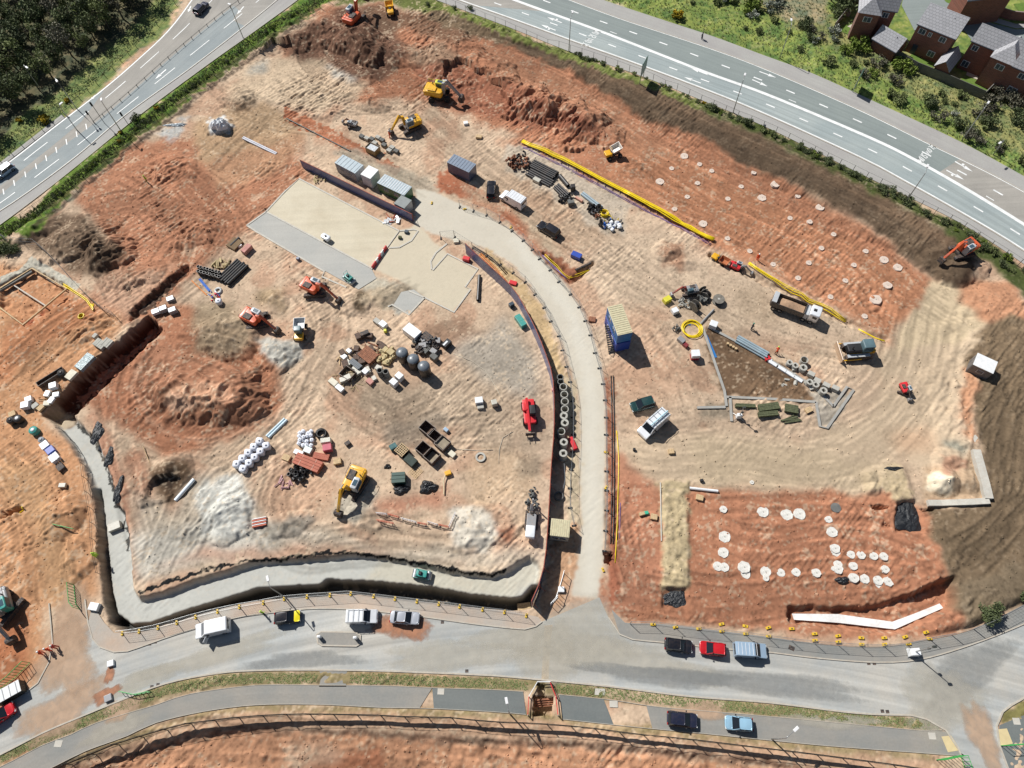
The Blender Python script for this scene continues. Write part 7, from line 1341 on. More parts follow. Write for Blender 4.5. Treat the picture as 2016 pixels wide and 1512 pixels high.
item('manhole_ring', ring_mesh(.72, .55, .5), M_CDARK, 'single flat concrete ring lying in the shade of the hoarding', 'manhole ring', 1100, 976, up=.5)
M_SCR = 'square holed concrete units on the sand'
for x, y, s_ in [(1556, 712, .8), (1567, 718, .85), (1582, 723, 1.0), (1595, 751, .9), (1607, 756, .9), (1622, 768, .95)]: item('gully_pot', sqr, M_CRING, 'square holed concrete unit standing on the sand beside the triangular bed', 'concrete unit', x, y, R(25), M_SCR, 1.0, 0, s_)
item('manhole_ring', ring_mesh(.62, .54, 1.1), M_CRING, 'wide round concrete ring standing behind the square holed units', 'manhole ring', 1584, 708, up=1.1)
blk = B().box((0, 0, .4), (1.1, .8, .8)).mesh('block', .04)
for x, y in [(1598, 735), (1610, 748), (1628, 757), (1646, 763)]: item('concrete_block', blk, M_CRING, 'solid grey concrete block among the square holed units', 'concrete block', x, y, R(-35), 'concrete blocks on the sand', .8)
item('manhole_ring', ring_mesh(.8, .5, .2), M_CRING, 'flat manhole cover ring on the storage yard', 'manhole cover', 946, 900, up=.1); item('manhole_cover', B().lathe([(.75, 0), (.75, .25), (.3, .3)], 18).mesh('c'), M_CDARK, 'dark round manhole cover on the red building plot', 'manhole cover', 1645, 1000, up=.1)
# long yellow ducts
def ducts(px, n, sp, r_, m, label, group, z=.02, name='duct'):
    q = smooth_line(pl(*px), 1.5)
    for i in range(n):
        o_ = offset(q, (i - (n - 1) / 2) * sp); pts = [(p[0], p[1], hz(*p) + z + r_ + (.07 if i % 2 else 0)) for p in o_]; c = pts[0]
        o = B().tube([(p[0] - c[0], p[1] - c[1], p[2] - c[2]) for p in pts], r_, 6).build(name, m, None, c, smooth=True); tag(o, label, name, group)
M_DUCT = mat('glossy yellow duct', (.78, .58, .01), .35, var=.12); M_PURP = mat('purple duct', (.20, .13, .34), .5); M_BLD = mat('blue water pipe', (.03, .14, .50), .4); M_ORD = mat('orange duct', (.62, .2, .03), .5)
ducts([(1028, 279), (1060, 293), (1108, 315), (1183, 355), (1228, 378), (1295, 414), (1358, 450), (1403, 474)], 4, .2, .1, M_DUCT, 'one of the long yellow ducts laid beside the black pipes', 'long yellow ducts', .35); ducts([(1228, 380), (1295, 416), (1358, 451), (1405, 475)], 3, .22, .1, M_DUCT, 'yellow duct in the thick southern part of the duct run', 'long yellow ducts in the thick part', .5)
for k_ in range(26):
    t_ = k_ / 25; x_ = 1032 + 366 * t_; y_ = np.interp(x_, [1028, 1060, 1108, 1183, 1228, 1295, 1358, 1403], [279, 293, 315, 355, 378, 414, 450, 474]); item('timber_bearer', B().box((0, 0, .05), (.12, 1.3, .1)).mesh('b') if k_ == 0 else bpy.data.objects['timber_bearer'].data, M_CHAS, 'dark bearer under the long yellow ducts', 'bearer', x_, y_, dirz((1183, 355), (1295, 414)), 'bearers under the yellow ducts', .1, .12)
ducts([(1030, 290), (1110, 326), (1230, 390), (1300, 428), (1400, 482)], 2, .25, .05, M_PURP, 'thin purple duct lying beside the yellow ducts', 'thin purple ducts', .05)
ducts([(1473, 520), (1512, 546), (1592, 590), (1634, 611), (1667, 631)], 3, .22, .08, M_DUCT, 'yellow duct lying in the narrow trench behind the lorry', 'yellow ducts in the trench', .3); ducts([(1690, 648), (1742, 672)], 2, .25, .08, M_DUCT, 'short yellow duct at the end of the trench by the bulldozer', 'yellow ducts at the trench end', .3)
ducts([(1072, 500), (1096, 520), (1120, 544), (1160, 531)], 2, .25, .06, M_DUCT, 'yellow duct in the dug corner beside the haul road', 'yellow ducts in the dug corner', .2); ducts([(1068, 502), (1090, 522), (1115, 548)], 2, .25, .06, M_PURP, 'purple duct in the dug corner beside the haul road', 'purple ducts in the dug corner', .2)
ducts([(1214, 848), (1218, 900), (1217, 960), (1215, 1030), (1211, 1108)], 1, .3, .07, M_DUCT, 'thin yellow duct laid along the east side of the haul road', None, .02); ducts([(1221, 990), (1220, 1060)], 1, 1, .05, M_PURP, 'purple duct beside the haul road fence', None, .05); ducts([(945, 500), (975, 530), (1000, 562)], 3, .25, .06, M_ORD, 'orange duct curving behind the hoarding', 'orange ducts behind the hoarding', .05); ducts([(930, 486), (968, 510), (998, 540)], 2, .3, .08, M_PBLK, 'black hose curving behind the hoarding', 'black hoses behind the hoarding', .05)
ducts([(1205, 740), (1207, 850), (1206, 1000), (1204, 1090)], 2, .35, .08, M_PBLK, 'black cable duct along the east fence of the haul road', 'black ducts along the haul road', .02)
ducts([(122, 558), (150, 577), (172, 592), (186, 612), (184, 600)], 2, .25, .09, M_DUCT, 'yellow duct hanging off the corner of the framed foundation', 'yellow ducts by the framed foundation', .1); ducts([(36, 1008), (44, 1003), (47, 1000)], 1, 1, .1, M_DUCT, 'short yellow duct at the end of the slot on the left', None, .3)
ducts([(893, 697), (930, 712), (955, 730), (975, 760), (990, 790)], 1, 1, .04, mat('pale hose', (.5, .45, .36), .6), 'thin pale hose winding across the storage yard', None, .02, 'hose'); ducts([(900, 884), (935, 887), (970, 886)], 1, 1, .05, mat('pale hose', (1, 1, 1)), 'pale hose leading to the manhole cover ring', None, .02, 'hose'); ducts([(1010, 850), (990, 862), (983, 885), (982, 912)], 1, 1, .04, mat('pale hose', (1, 1, 1)), 'pale hose near the red telehandler', None, .02, 'hose')
def coil(px, py, ro, n, m, label, up=.15, r_=.05, squash=1.0):
    q = G(px, py, up); b = B()
    for i in range(n):
        rr = ro * (1 - .12 * (i % 3)); z = r_ + (i // 3) * r_ * 1.9; ox, oy = rnd.uniform(-.12, .12) * ro, rnd.uniform(-.1, .1) * ro
        b.lathe([(rr + r_ * math.cos(R(a)), z + r_ * math.sin(R(a))) for a in range(0, 360, 60)], 28, (ox, oy, 0), closed=True)
    o = b.build('pipe_coil', m, None, q, smooth=True); tag(o, label, 'pipe coil')
coil(1363, 648, 1.7, 7, M_DUCT, 'large loose coil of yellow pipe on the blue strip', r_=.075); coil(1190, 421, .75, 12, M_DUCT, 'tight coil of yellow pipe at the end of the black pipe store', r_=.07); coil(161, 624, .5, 10, M_DUCT, 'small coil of yellow pipe left of the long trench', r_=.07); coil(633, 855, .8, 12, M_PBLK, 'coil of black pipe beside the wrapped pallets', r_=.09); coil(430, 572, .6, 9, PWH, 'coil of white pipe below the black pipes', r_=.06)
# black pipe stacks
def pipe_stack(a, b_, n, r_, m, label, group, lay=1, dz=0.0):
    p, q = P(*a), P(*b_); d = q - p; L = np.hypot(*d); nn = np.array([-d[1], d[0]]) / L
    for l_ in range(lay):
        for i in range(n - l_):
            o = nn * (i + l_ * .5 - (n - 1) / 2) * r_ * 2.05; aa, bb = p + o, q + o; c = (aa + bb) / 2; e = rnd.uniform(-.15, .15); k = B(); k.lathe([(r_, -L / 2 + e), (r_, L / 2 + e), (r_ * .84, L / 2 + e), (r_ * .84, -L / 2 + e)], 12, closed=True)
            me = k.mesh('pipe'); me.transform(Matrix.Rotation(R(90), 4, 'Y')); me.materials.append(m); ob = bpy.data.objects.new('pipe', me); COL.objects.link(ob); ob.location = (c[0], c[1], hz(*((p + q) / 2)) + r_ + l_ * r_ * 1.75 + dz); ob.rotation_euler.z = math.atan2(d[1], d[0]); tag(ob, label, 'pipe', group)
pipe_stack((1047, 326), (1094, 350), 6, .21, M_PBLK, 'long black pipe in the bundle above the white van', 'long black pipes', 2); pipe_stack((1040, 340), (1086, 364), 4, .24, M_PBLK, 'black pipe in the lower bundle next to the white block', 'lower black pipes', 1)
pipe_stack((1102, 350), (1119, 370), 1, .42, M_PBLK, 'single fat black pipe at the end of the long bundle', None); pipe_stack((1096, 370), (1117, 390), 4, .2, M_PBLK, 'short black pipe in the middle of the pipe store', 'short black pipes', 2); pipe_stack((1146, 382), (1184, 411), 2, .24, M_PGRY, 'pale blue grey pipe behind the black fittings', 'pale blue grey pipes')
pipe_stack((441, 557), (480, 520), 7, .24, M_PBLK, 'long black pipe in the bundle at the left of the yard', 'left bundle of black pipes', 2); pipe_stack((944, 545), (941, 594), 1, .3, M_PBLK, 'single thick black pipe lying beside the sand coloured slab corner', None)
pipe_stack((1379, 638), (1406, 609), 1, .16, M_STEEL, 'grey steel tube lying across the kerb by the yellow coil', None); pipe_stack((1450, 668), (1510, 702), 4, .2, M_PGRY, 'blue grey pipe in the bundle beside the kerb line', 'blue grey pipe bundle', 2); pipe_stack((527, 861), (563, 826), 2, .22, mat('pale blue duct', (.5, .62, .68), .4), 'pale blue pipe above the white bulk bags', 'pale blue pipes')
pipe_stack((347, 985), (384, 943), 1, .3, mat('white plastic pipe', (.72, .78, .82), .35), 'single large white pipe beside the dark pit', None); pipe_stack((1134, 533), (1164, 519), 1, .25, M_CHAS, 'rusty black pipe in the dug corner beside the haul road', None); pipe_stack((455, 486), (472, 470), 1, .28, M_PBLK, 'black pipe behind the pack of pink bricks', None)
pipe_stack((392, 548), (412, 572), 2, .12, M_BLD, 'blue water pipe below the upright black pipes', 'blue water pipes'); pipe_stack((378, 553), (408, 582), 1, .1, M_ORD, 'orange pipe below the upright black pipes', None); pipe_stack((479, 272), (545, 304), 2, .18, mat('silver grey rail', (.5, .5, .54), .5), 'pale grey kerb rail lying on the tan ground', 'pale rails'); pipe_stack((1358, 962), (1414, 968), 1, .22, PWH, 'white concrete post lying along the top of the red plot', None)
pipe_stack((1300, 950), (1302, 1065), 1, .1, M_LIGHTC, 'thin pale pipe along the sandy strip', None); pipe_stack((565, 234), (690, 298), 1, .12, M_DARK, 'thin dark rail along the orange strip', None)
vp = ring_mesh(.3, .25, 1.1)
for i in range(16): item('upright_pipe', vp, M_PBLK, 'upright black pipe section beside the left pipe bundle', 'pipe', 392 + (i % 8) * 6 + rnd.uniform(-1, 1), 528 + (i // 8) * 9 + (i % 8) * 1.6, 0, 'upright black pipe sections', .5)
for x, y in [(747, 729), (759, 731)]: item('upright_pipe', ring_mesh(.5, .38, 1.8), M_CDARK, 'tall grey ring section standing between sacks and white crates', 'pipe', x, y, 0, 'tall grey ring sections', 1.8)
# silos
for i, (x, y) in enumerate([(791, 693), (813, 706), (834, 720)]):
    q = G(x, y, 3.0); t = thing('silo', 'tall black silo with domed lid, %s of three' % ('upper left', 'middle', 'lower right')[i], 'silo', q, 0, 'three black silos'); B().lathe([(.75, .3), (.98, .6), (.98, 2.7), (.9, 2.95)], 26).build('tank', M_PBLK, t, smooth=True)
    B().lathe([(1.0, 2.85), (.95, 3.0), (.6, 3.2), (.25, 3.28), (.02, 3.3)], 26).build('lid', mat('grey silo lid', (.13, .15, .17), .35, var=.2), t, smooth=True); b = B()
    for a in range(4): b.tube([(.1 * math.cos(a * PI / 2), .1 * math.sin(a * PI / 2), 3.33), (.98 * math.cos(a * PI / 2), .98 * math.sin(a * PI / 2), 2.95)], .04, 4)
    b.build('lid_strap', LGRY, t)
    for a in range(4): B().tube([(.7 * math.cos(a * PI / 2 + .8), .7 * math.sin(a * PI / 2 + .8), .5), (.85 * math.cos(a * PI / 2 + .8), .85 * math.sin(a * PI / 2 + .8), 0)], .06, 6).build('leg', M_CHAS, t)
# white bulk bags
def bag_mesh(seed, s_=1.0):
    r_ = random.Random(seed); b = B(); rounded(b, 1.0, 1.0, 0, .95, .3, .2, 4); b.v = [(x * s_ * (1 + r_.uniform(-.03, .03)), y * s_ * (1 + r_.uniform(-.03, .03)), z * s_ + (r_.uniform(-.03, .03) if z > .5 else 0)) for x, y, z in b.v]; b.lathe([(.22 * s_, .9 * s_), (.1 * s_, .98 * s_), (.14 * s_, 1.08 * s_)], 8); return b.mesh('bag', smooth=True)
M_BAG = mat('white woven bag', (.70, .72, .78), .8, var=.15, scale=5, bump=.8); bm3 = [bag_mesh(i) for i in range(3)]
for i in range(5):
    for j in range(2): item('bulk_bag', bm3[(i + j) % 3], M_BAG, 'filled white bulk bag in the double row beside the pale blue pipes', 'bulk bag', 467 + i * 11.3 + j * 13, 915 - i * 11.3 + j * 9, rnd.uniform(-.2, .2), 'white bulk bags in the double row', .5, 0, 1.12)
for x, y, c_ in [(431, 594, PWH)]: item('sack', bag_mesh(9), M_BAG, 'white round bag standing below the pipe coil', 'sack', x, y, 0, None, .5)
# skips, crates, packs
def open_box(px, py, w_, d, h_, rz, m, label, fill=None, fz=.3, name='open_skip', up=None):
    q = G(px, py, h_); t = thing(name, label, 'skip', q, rz); b = B(); k = .07
    b.box((0, -d / 2 + k / 2, h_ / 2), (w_, k, h_)); b.box((0, d / 2 - k / 2, h_ / 2), (w_, k, h_)); b.box((-w_ / 2 + k / 2, 0, h_ / 2), (k, d - 2 * k, h_ - .004)); b.box((w_ / 2 - k / 2, 0, h_ / 2), (k, d - 2 * k, h_ - .004)); b.box((0, 0, .05), (w_ - 2 * k - .01, d - 2 * k - .01, .08)); b.build('box_side', m, t)
    r_ = B(); r_.tube([(-w_ / 2, -d / 2, h_), (w_ / 2, -d / 2, h_), (w_ / 2, d / 2, h_), (-w_ / 2, d / 2, h_), (-w_ / 2, -d / 2, h_)], .05, 5); r_.build('rim', mat('worn steel rim', (.30, .27, .24), .6, dust=.3), t)
    if fill: f = B(); f.box((0, 0, fz / 2 + .1), (w_ - .2, d - .2, fz), taper=.9); f.build('contents', fill, t)
    return t
M_RUST = mat('rusted dark steel', (.07, .045, .035), .8, var=.3, dust=.3); az = dirz((833, 882), (850, 896)); M_FILL = mat('tan fill', (.30, .25, .18), .95, var=.2)
open_box(841, 842, 2.2, 1.7, 1.3, az, M_RUST, 'open steel skip, black inside, topmost of five'); open_box(856, 857, 1.9, 1.5, 1.3, az, M_RUST, 'narrow open steel skip in the middle of the five'); open_box(871, 871, 1.9, 1.9, 1.3, az, M_RUST, 'steel skip filled level with tan material, rightmost of five', M_FILL, .95); open_box(833, 882, 1.8, 1.8, 1.3, az, M_RUST, 'open steel skip with reddish inside, leftmost of five'); open_box(850, 896, 1.9, 2.0, 1.3, az, M_RUST, 'open steel skip with tan floor, lowest of five', M_FILL, .2)
open_box(684, 734, 2.2, 1.9, 1.0, dirz((665, 722), (700, 745)), M_RUST, 'brown open steel tray beside the white crates and dark drums', M_FILL, .1); open_box(733, 289, 2.4, 1.7, 1.3, dirz((720, 284), (745, 296)), paint('rusty yellow skip', (.28, .17, .05), .4), 'rusty skip full of pale rubble beside the kerb pallets', mat('pale rubble', (.55, .58, .6), .8, var=.35, scale=6, bump=.8), 1.0); open_box(98, 741, 4.6, .9, .9, dirz((75, 755), (120, 727)), M_RUST, 'long narrow rusty trough left of the long trench')
def pack(px, py, w_, d, h_, rz, m, label, cat='pallet', pallet=True, group=None, wrap=None, slices=0, name='wrapped_pallet'):
    q = G(px, py, h_ * .9); t = thing(name, label, cat, q, rz, group); b = B(); z0 = .13 if pallet else 0
    if slices:
        for i in range(slices): b.box((0, -d / 2 + (i + .5) * d / slices, z0 + h_ / 2 + rnd.uniform(-.03, .03)), (w_ * rnd.uniform(.94, 1), d / slices * .9, h_))
    else: b.box((0, 0, z0 + h_ / 2), (w_, d, h_), taper=.97)
    b.build('load', m, t, bevel=0 if slices else .05)
    if pallet:
        p_ = B(); [p_.box((0, (i - 2) * d / 4.6, .12), (w_ * 1.05, .1, .025)) for i in range(5)]; [p_.box((i * w_ * .45, 0, .055), (.1, d, .1)) for i in (-1, 0, 1)]; p_.build('pallet', M_WOOD, t)
    if wrap: s_ = B(); [s_.box((x * w_, 0, z0 + h_ / 2), (.06, d + .02, h_ + .02)) for x in (-.25, .25)]; s_.build('strap', wrap, t)
    return t
WRAP = mat('white shrink wrap', (.72, .74, .75), .35, var=.08, bump=.4); PINK = mat('pink brick pack', (.50, .25, .21), .85, var=.15); DKB = mat('dark drums', (.03, .05, .07), .4); TANS = mat('tan sacks', (.50, .40, .22), .85, var=.2); GCON = mat('stacked concrete kerbs', tuple(C(186, 186, 178)), .85, var=.15)
d1 = dirz((720, 690), (748, 712))
pack(775, 752, 1.2, 1.1, 1.1, d1, WRAP, 'white wrapped crate with a cross strap, nearest the silo shadow', wrap=LGRY); pack(786, 740, 1.2, 1.1, 1.2, d1, WRAP, 'white wrapped crate behind the other, beside the black silos'); pack(728, 751, 1.2, .9, .5, d1, PINK, 'pink pack of bricks below the white crate'); pack(719, 731, 1.0, .9, .7, d1, WRAP, 'white wrapped pack at the end of the row of dark drums')
pack(700, 717, 2.4, 1.0, .9, d1, DKB, 'dark glossy drums packed on a long pallet', slices=4); pack(725, 699, 3.0, 2.3, .8, d1, M_WOODR, 'large stack of red brown planks', 'timber stack', True, slices=9); pack(718, 656, 1.5, .8, 1.1, dirz((700, 660), (724, 650)), M_CHAS, 'dark steel frame with pale sacks on top'); pack(754, 638, 1.3, 1.1, .9, d1, WRAP, 'white pack beside a lime drum at the top of the yard store')
pack(742, 632, 1.2, .9, .6, d1, M_CRING, 'grey pack at the upper left of the yard store'); pack(677, 702, 1.0, .9, .6, d1, WRAP, 'low white pack at the left end of the yard store'); pack(687, 691, .9, .7, .6, d1, WRAP, 'small white pack above the other at the left end'); pack(769, 693, 1.2, 1.1, .9, d1, TANS, 'tan crate touching the upper left silo'); pack(757, 687, 1.2, 1.0, .7, d1, TANS, 'tan crate behind the one beside the silo'); pack(854, 702, 1.2, 1.0, .9, d1, M_CDARK, 'dark grey box at the right end of the yard store')
pack(656, 752, 1.6, 1.0, .5, dirz((645, 748), (670, 768)), mat('cream sacks', (.66, .62, .5), .8, var=.15), 'cream sheets piled at the lower left of the yard store'); pack(669, 764, 1.5, .9, .5, dirz((645, 748), (670, 768)), WRAP, 'white boards at the lower left corner of the yard store'); pack(834, 685, 2.2, 1.4, .7, d1, M_CDARK, 'grey machinery frame behind the silos', slices=5); pack(758, 650, .5, .5, .7, 0, YGR_, 'lime drum in the yard store', 'drum', False)
pack(748, 707, 1.3, .8, .5, .4, TANS, 'pile of yellowish sacks left of the silos', slices=3); pack(760, 714, 1.2, .8, .45, -.3, TANS, 'second pile of yellowish sacks above the grey ring sections', slices=3)
pack(943, 788, 1.3, 1.1, .9, .1, WRAP, 'white wrapped pack standing alone left of the telehandler'); pack(946, 801, 1.1, .7, .5, .1, M_CRING, 'low grey pack in front of the lone white pack'); pack(973, 792, .9, .9, 1.0, .2, WCR, 'pale pallet cage beside the lone white pack'); pack(890, 894, 1.1, .9, .5, az, mat('cream box', (.62, .58, .46), .7), 'cream box beside the lowest steel skip', 'box'); pack(878, 846, .8, .6, .5, az, PBLU, 'small pale blue box beside the topmost steel skip', 'box')
b1 = dirz((579, 897), (641, 922)); TER = mat('terracotta boards', (.42, .13, .08), .75, var=.15); pack(606, 911, 4.6, 1.9, .9, b1, TER, 'big stack of terracotta boards with two pale straps', 'board stack', True, wrap=mat('pale strap', (.6, .4, .3), .7), slices=4); pack(632, 898, 2.6, 1.0, .5, b1 + .2, TER, 'loose terracotta boards lying behind the big stack', 'board stack', False, slices=6)
pack(644, 881, 1.4, 1.1, 1.0, .15, mat('pink wrapped box', (.5, .1, .14), .6), 'pink box topped with white netting'); pack(641, 867, 1.6, .8, .9, .1, mat('pale netting', (.62, .6, .52), .8, var=.3, scale=8), 'pale netting bundle behind the pink box'); pack(606, 886, 1.3, 1.0, .7, b1, mat('pale mint wrap', (.58, .68, .66), .4), 'mint white wrapped pack behind the terracotta stack'); pack(588, 891, 1.6, .8, .5, b1, WRAP, 'white wrapped sheets left of the mint pack'); pack(564, 901, 1.3, 1.0, .25, b1, M_WOOD, 'pile of empty wooden pallets left of the terracotta stack'); pack(664, 908, 1.2, 1.0, .5, .2, M_WOOD, 'wooden crate right of the terracotta stack', 'crate')
for i in range(16): item('sack', bm3[i % 3], (M_BAG), 'small white and yellow sack in the heap above the terracotta boards', 'sack', 590 + (i % 4) * 8 + rnd.uniform(-2, 2), 852 + (i // 4) * 8 + rnd.uniform(-2, 2), rnd.uniform(0, 3), 'small sacks in the heap', .4, rnd.uniform(0, .3), .62)
fit = ring_mesh(.28, .2, .6); fit2 = B().tube([(0, 0, .3), (.3, 0, .3), (.5, .2, .3), (.5, .5, .3)], .17, 8).mesh('bend')
def scatter(cx, cy, rx, ry, n, m, label, cat, group, meshes=None, s=(.7, 1.3), zz=.3, name='pipe_fitting'):
    ms = meshes or [fit, fit2]; ms = [x.copy() for x in ms]; [x.materials.clear() for x in ms]; [x.materials.append(m) for x in ms]
    for i in range(n):
        a = rnd.uniform(0, 6.28); r_ = rnd.random() ** .5; o = item(name, ms[i % len(ms)], m, label, cat, cx + rx * r_ * math.cos(a), cy + ry * r_ * math.sin(a), rnd.uniform(0, 6.28), group, .3, rnd.uniform(0, zz), rnd.uniform(*s)); o.rotation_euler.x = 0 if name == 'crate' else rnd.uniform(0, 1.5)
scatter(590, 932, 20, 15, 46, M_PBLK, 'black pipe fitting in the heap below the terracotta boards', 'pipe fitting', 'black fittings below the terracotta boards', zz=.6); scatter(1170, 410, 14, 9, 22, M_PBLK, 'black pipe fitting beside the pale blue grey pipes', 'pipe fitting', 'black fittings in the pipe store', zz=.5); scatter(1112, 388, 14, 9, 18, M_PBLK, 'black pipe fitting in the middle of the pipe store', 'pipe fitting', 'black fittings amid the pipe store', zz=.5); scatter(1020, 322, 22, 12, 34, M_WOODR, 'brown pipe fitting in the heap at the upper end of the pipe store', 'pipe fitting', 'brown fittings in the pipe store', zz=.6); scatter(1025, 318, 20, 12, 16, M_CHAS, 'dark fitting in the heap at the upper end of the pipe store', 'pipe fitting', 'dark fittings in the pipe store', zz=.6)
scatter(1205, 440, 20, 11, 12, M_BLD, 'blue fitting in the mixed heap by the tight yellow coil', 'pipe fitting', 'blue fittings in the mixed heap', zz=.3, s=(.5, .9)); scatter(1208, 445, 18, 11, 14, WRAP, 'white bag of fittings in the mixed heap by the tight yellow coil', 'pipe fitting', 'white bags in the mixed heap', [bm3[0]], (.4, .8)); scatter(1200, 440, 20, 10, 10, M_PBLK, 'black fitting in the mixed heap by the tight yellow coil', 'pipe fitting', 'black fittings in the mixed heap'); scatter(1200, 435, 18, 8, 6, M_DUCT, 'yellow fitting in the mixed heap by the tight yellow coil', 'pipe fitting', 'yellow fittings in the mixed heap', s=(.4, .8)); scatter(1172, 425, 7, 4, 8, M_WOODR, 'brown fitting left of the tight yellow coil', 'pipe fitting', 'brown fittings by the coil', s=(.5, .8))
pack(1057, 354, 1.5, .9, .6, dirz((1047, 350), (1066, 360)), WCR, 'cream block on the lower black pipes'); pack(1128, 366, .9, .9, 1.2, .1, M_PBLK, 'upright black box of fittings in the pipe store', 'box', False); pack(1124, 397, 1.2, 1.0, .7, .2, M_CDARK, 'grey chamber section in the pipe store'); pack(1140, 391, 1.7, .5, .5, dirz((1133, 387), (1147, 395)), mat('salmon boards', (.55, .3, .22), .8), 'salmon coloured boards behind the grey chamber section', 'boards', False)
scatter(1348, 597, 14, 10, 22, M_CRING, 'pale metal fitting in the heap among the cable drums', 'pipe fitting', 'pale fittings among the cable drums', s=(.5, .9)); scatter(1383, 592, 7, 6, 10, M_CDARK, 'grey fitting beside the upright cable drum', 'pipe fitting', 'grey fittings by the drum'); scatter(1331, 645, 9, 7, 9, M_CDARK, 'dark scrap piece left of the large yellow coil', 'scrap', 'dark scrap by the large coil', s=(.4, .8), name='scrap_piece')
scatter(420, 580, 12, 8, 8, M_BLD, 'blue fitting below the left pipe bundle', 'pipe fitting', 'blue fittings at the left', s=(.4, .8)); scatter(422, 582, 12, 8, 7, REDM, 'red fitting below the left pipe bundle', 'pipe fitting', 'red fittings at the left', s=(.4, .7)); scatter(440, 520, 22, 9, 12, TANS, 'tan timber offcut above the left pipe bundle', 'offcut', 'tan offcuts at the left', [B().box((0, 0, .1), (1.2, .4, .15)).mesh('o')], name='timber_offcut'); scatter(626, 352, 14, 6, 10, TANS, 'tan offcut between hoarding and slab', 'offcut', 'tan offcuts by the hoarding', [B().box((0, 0, .1), (.9, .3, .15)).mesh('o')], (.5, 1), name='timber_offcut')
scatter(770, 432, 20, 8, 12, WRAP, 'white scrap below the straight hoarding', 'scrap', 'white scrap by the hoarding', [B().box((0, 0, .1), (.9, .5, .15)).mesh('o')], (.5, 1.2), .1, 'scrap_piece'); scatter(765, 428, 18, 8, 8, TER, 'reddish scrap below the straight hoarding', 'scrap', 'reddish scrap by the hoarding', [B().box((0, 0, .1), (1.3, .2, .15)).mesh('o')], (.5, 1.1), .1, 'scrap_piece'); scatter(560, 950, 16, 10, 10, mat('red white scrap', (.5, .3, .3), .7, var=.5, scale=4), 'red and white barrier scrap left of the black fittings', 'scrap', 'red and white scrap', [B().box((0, 0, .1), (1.3, .2, .2)).mesh('o')], (.5, 1), .2, 'scrap_piece')
CR = [B().box((0, 0, .35), (1.0, .8, .7)).mesh('o', .03)]; scatter(700, 728, 48, 34, 12, WCR, 'pale crate standing among the piles of the yard store', 'crate', 'pale crates in the yard store', CR, (.7, 1.2), .05, 'crate'); scatter(720, 700, 52, 40, 14, M_RUST, 'dark rusty crate standing among the piles of the yard store', 'crate', 'dark crates in the yard store', CR, (.7, 1.3), .05, 'crate'); scatter(845, 672, 34, 24, 8, GRYM, 'grey machine part crate behind the silos', 'crate', 'grey crates behind the silos', CR, (.8, 1.4), .05, 'crate')
PLK = [B().box((0, 0, .1), (2.2, .18, .08)).mesh('o')]; scatter(700, 712, 34, 26, 26, M_WOOD, 'loose pale plank in the yard store', 'plank', 'loose planks in the yard store', PLK, (.5, 1.1), .3, 'plank'); scatter(735, 690, 26, 20, 20, M_WOODR, 'loose brown plank in the yard store', 'plank', 'brown planks in the yard store', PLK, (.5, 1.1), .3, 'plank')
scatter(838, 680, 24, 18, 46, M_CHAS, 'dark steel part lying behind the silos', 'scrap', 'dark steel parts behind the silos', None, (.6, 1.3), .5, 'scrap_piece'); scatter(830, 672, 20, 14, 20, M_CDARK, 'grey steel part lying behind the silos', 'scrap', 'grey steel parts behind the silos', None, (.6, 1.2), .5, 'scrap_piece'); scatter(690, 745, 34, 22, 18, TANS, 'tan offcut around the brown steel tray', 'offcut', 'tan offcuts in the yard store', PLK, (.3, .7), .2, 'timber_offcut')
scatter(758, 700, 22, 16, 16, TANS, 'tan sack in the middle of the yard store', 'sack', 'tan sacks in the yard store', [bm3[0], bm3[1]], (.45, .8), .4, 'sack'); scatter(1050, 985, 9, 22, 22, M_CDARK, 'grey part lying round the drilling rig', 'scrap', 'grey parts by the drilling rig', None, (.5, 1.1), .4, 'scrap_piece'); scatter(108, 785, 24, 26, 22, M_WOOD, 'pale offcut at the end of the long trench', 'offcut', 'offcuts at the trench end', PLK, (.3, .7), .2, 'timber_offcut')
scatter(1575, 740, 50, 26, 14, M_CRING, 'small concrete piece among the square holed units', 'concrete piece', 'small concrete pieces', [B().box((0, 0, .12), (.7, .45, .25)).mesh('o')], (.6, 1.2), .1, 'concrete_piece')
# cable drums
def drum(px, py, r_, w_, flat, rz, label, m=None):
    t = thing('cable_drum', label, 'cable drum', G(px, py, r_), rz); m = m or mat('weathered drum timber', (.17, .155, .13), .9, var=.3, scale=3); ax = ((0, 0, 0), (0, 0, w_)) if flat else ((0, -w_ / 2, r_), (0, w_ / 2, r_)); a, b_ = Vector(ax[0]), Vector(ax[1]); u = (b_ - a).normalized() * .07
    B().cyl(a, a + u, r_, n=24).build('flange', m, t); B().cyl(b_ - u, b_, r_, n=24).build('flange', m, t); B().cyl(a + u, b_ - u, r_ * .55, n=20).build('cable', M_PBLK, t, smooth=True); B().cyl(b_, b_ + u * .4, r_ * .2, n=12).build('hub', M_CRING, t)
drum(1416, 587, 1.0, .8, True, 0, 'cable drum lying flat with black rim, rightmost of the group'); drum(1368, 602, 1.05, .9, False, dirz((1355, 590), (1380, 612)), 'big cable drum standing upright on its rim by the pale fittings'); drum(1391, 580, .75, .8, False, dirz((1380, 574), (1400, 588)), 'smaller dark cable drum standing behind the big one'); drum(1385, 571, .7, .7, False, .3, 'second small cable drum touching the dark one')
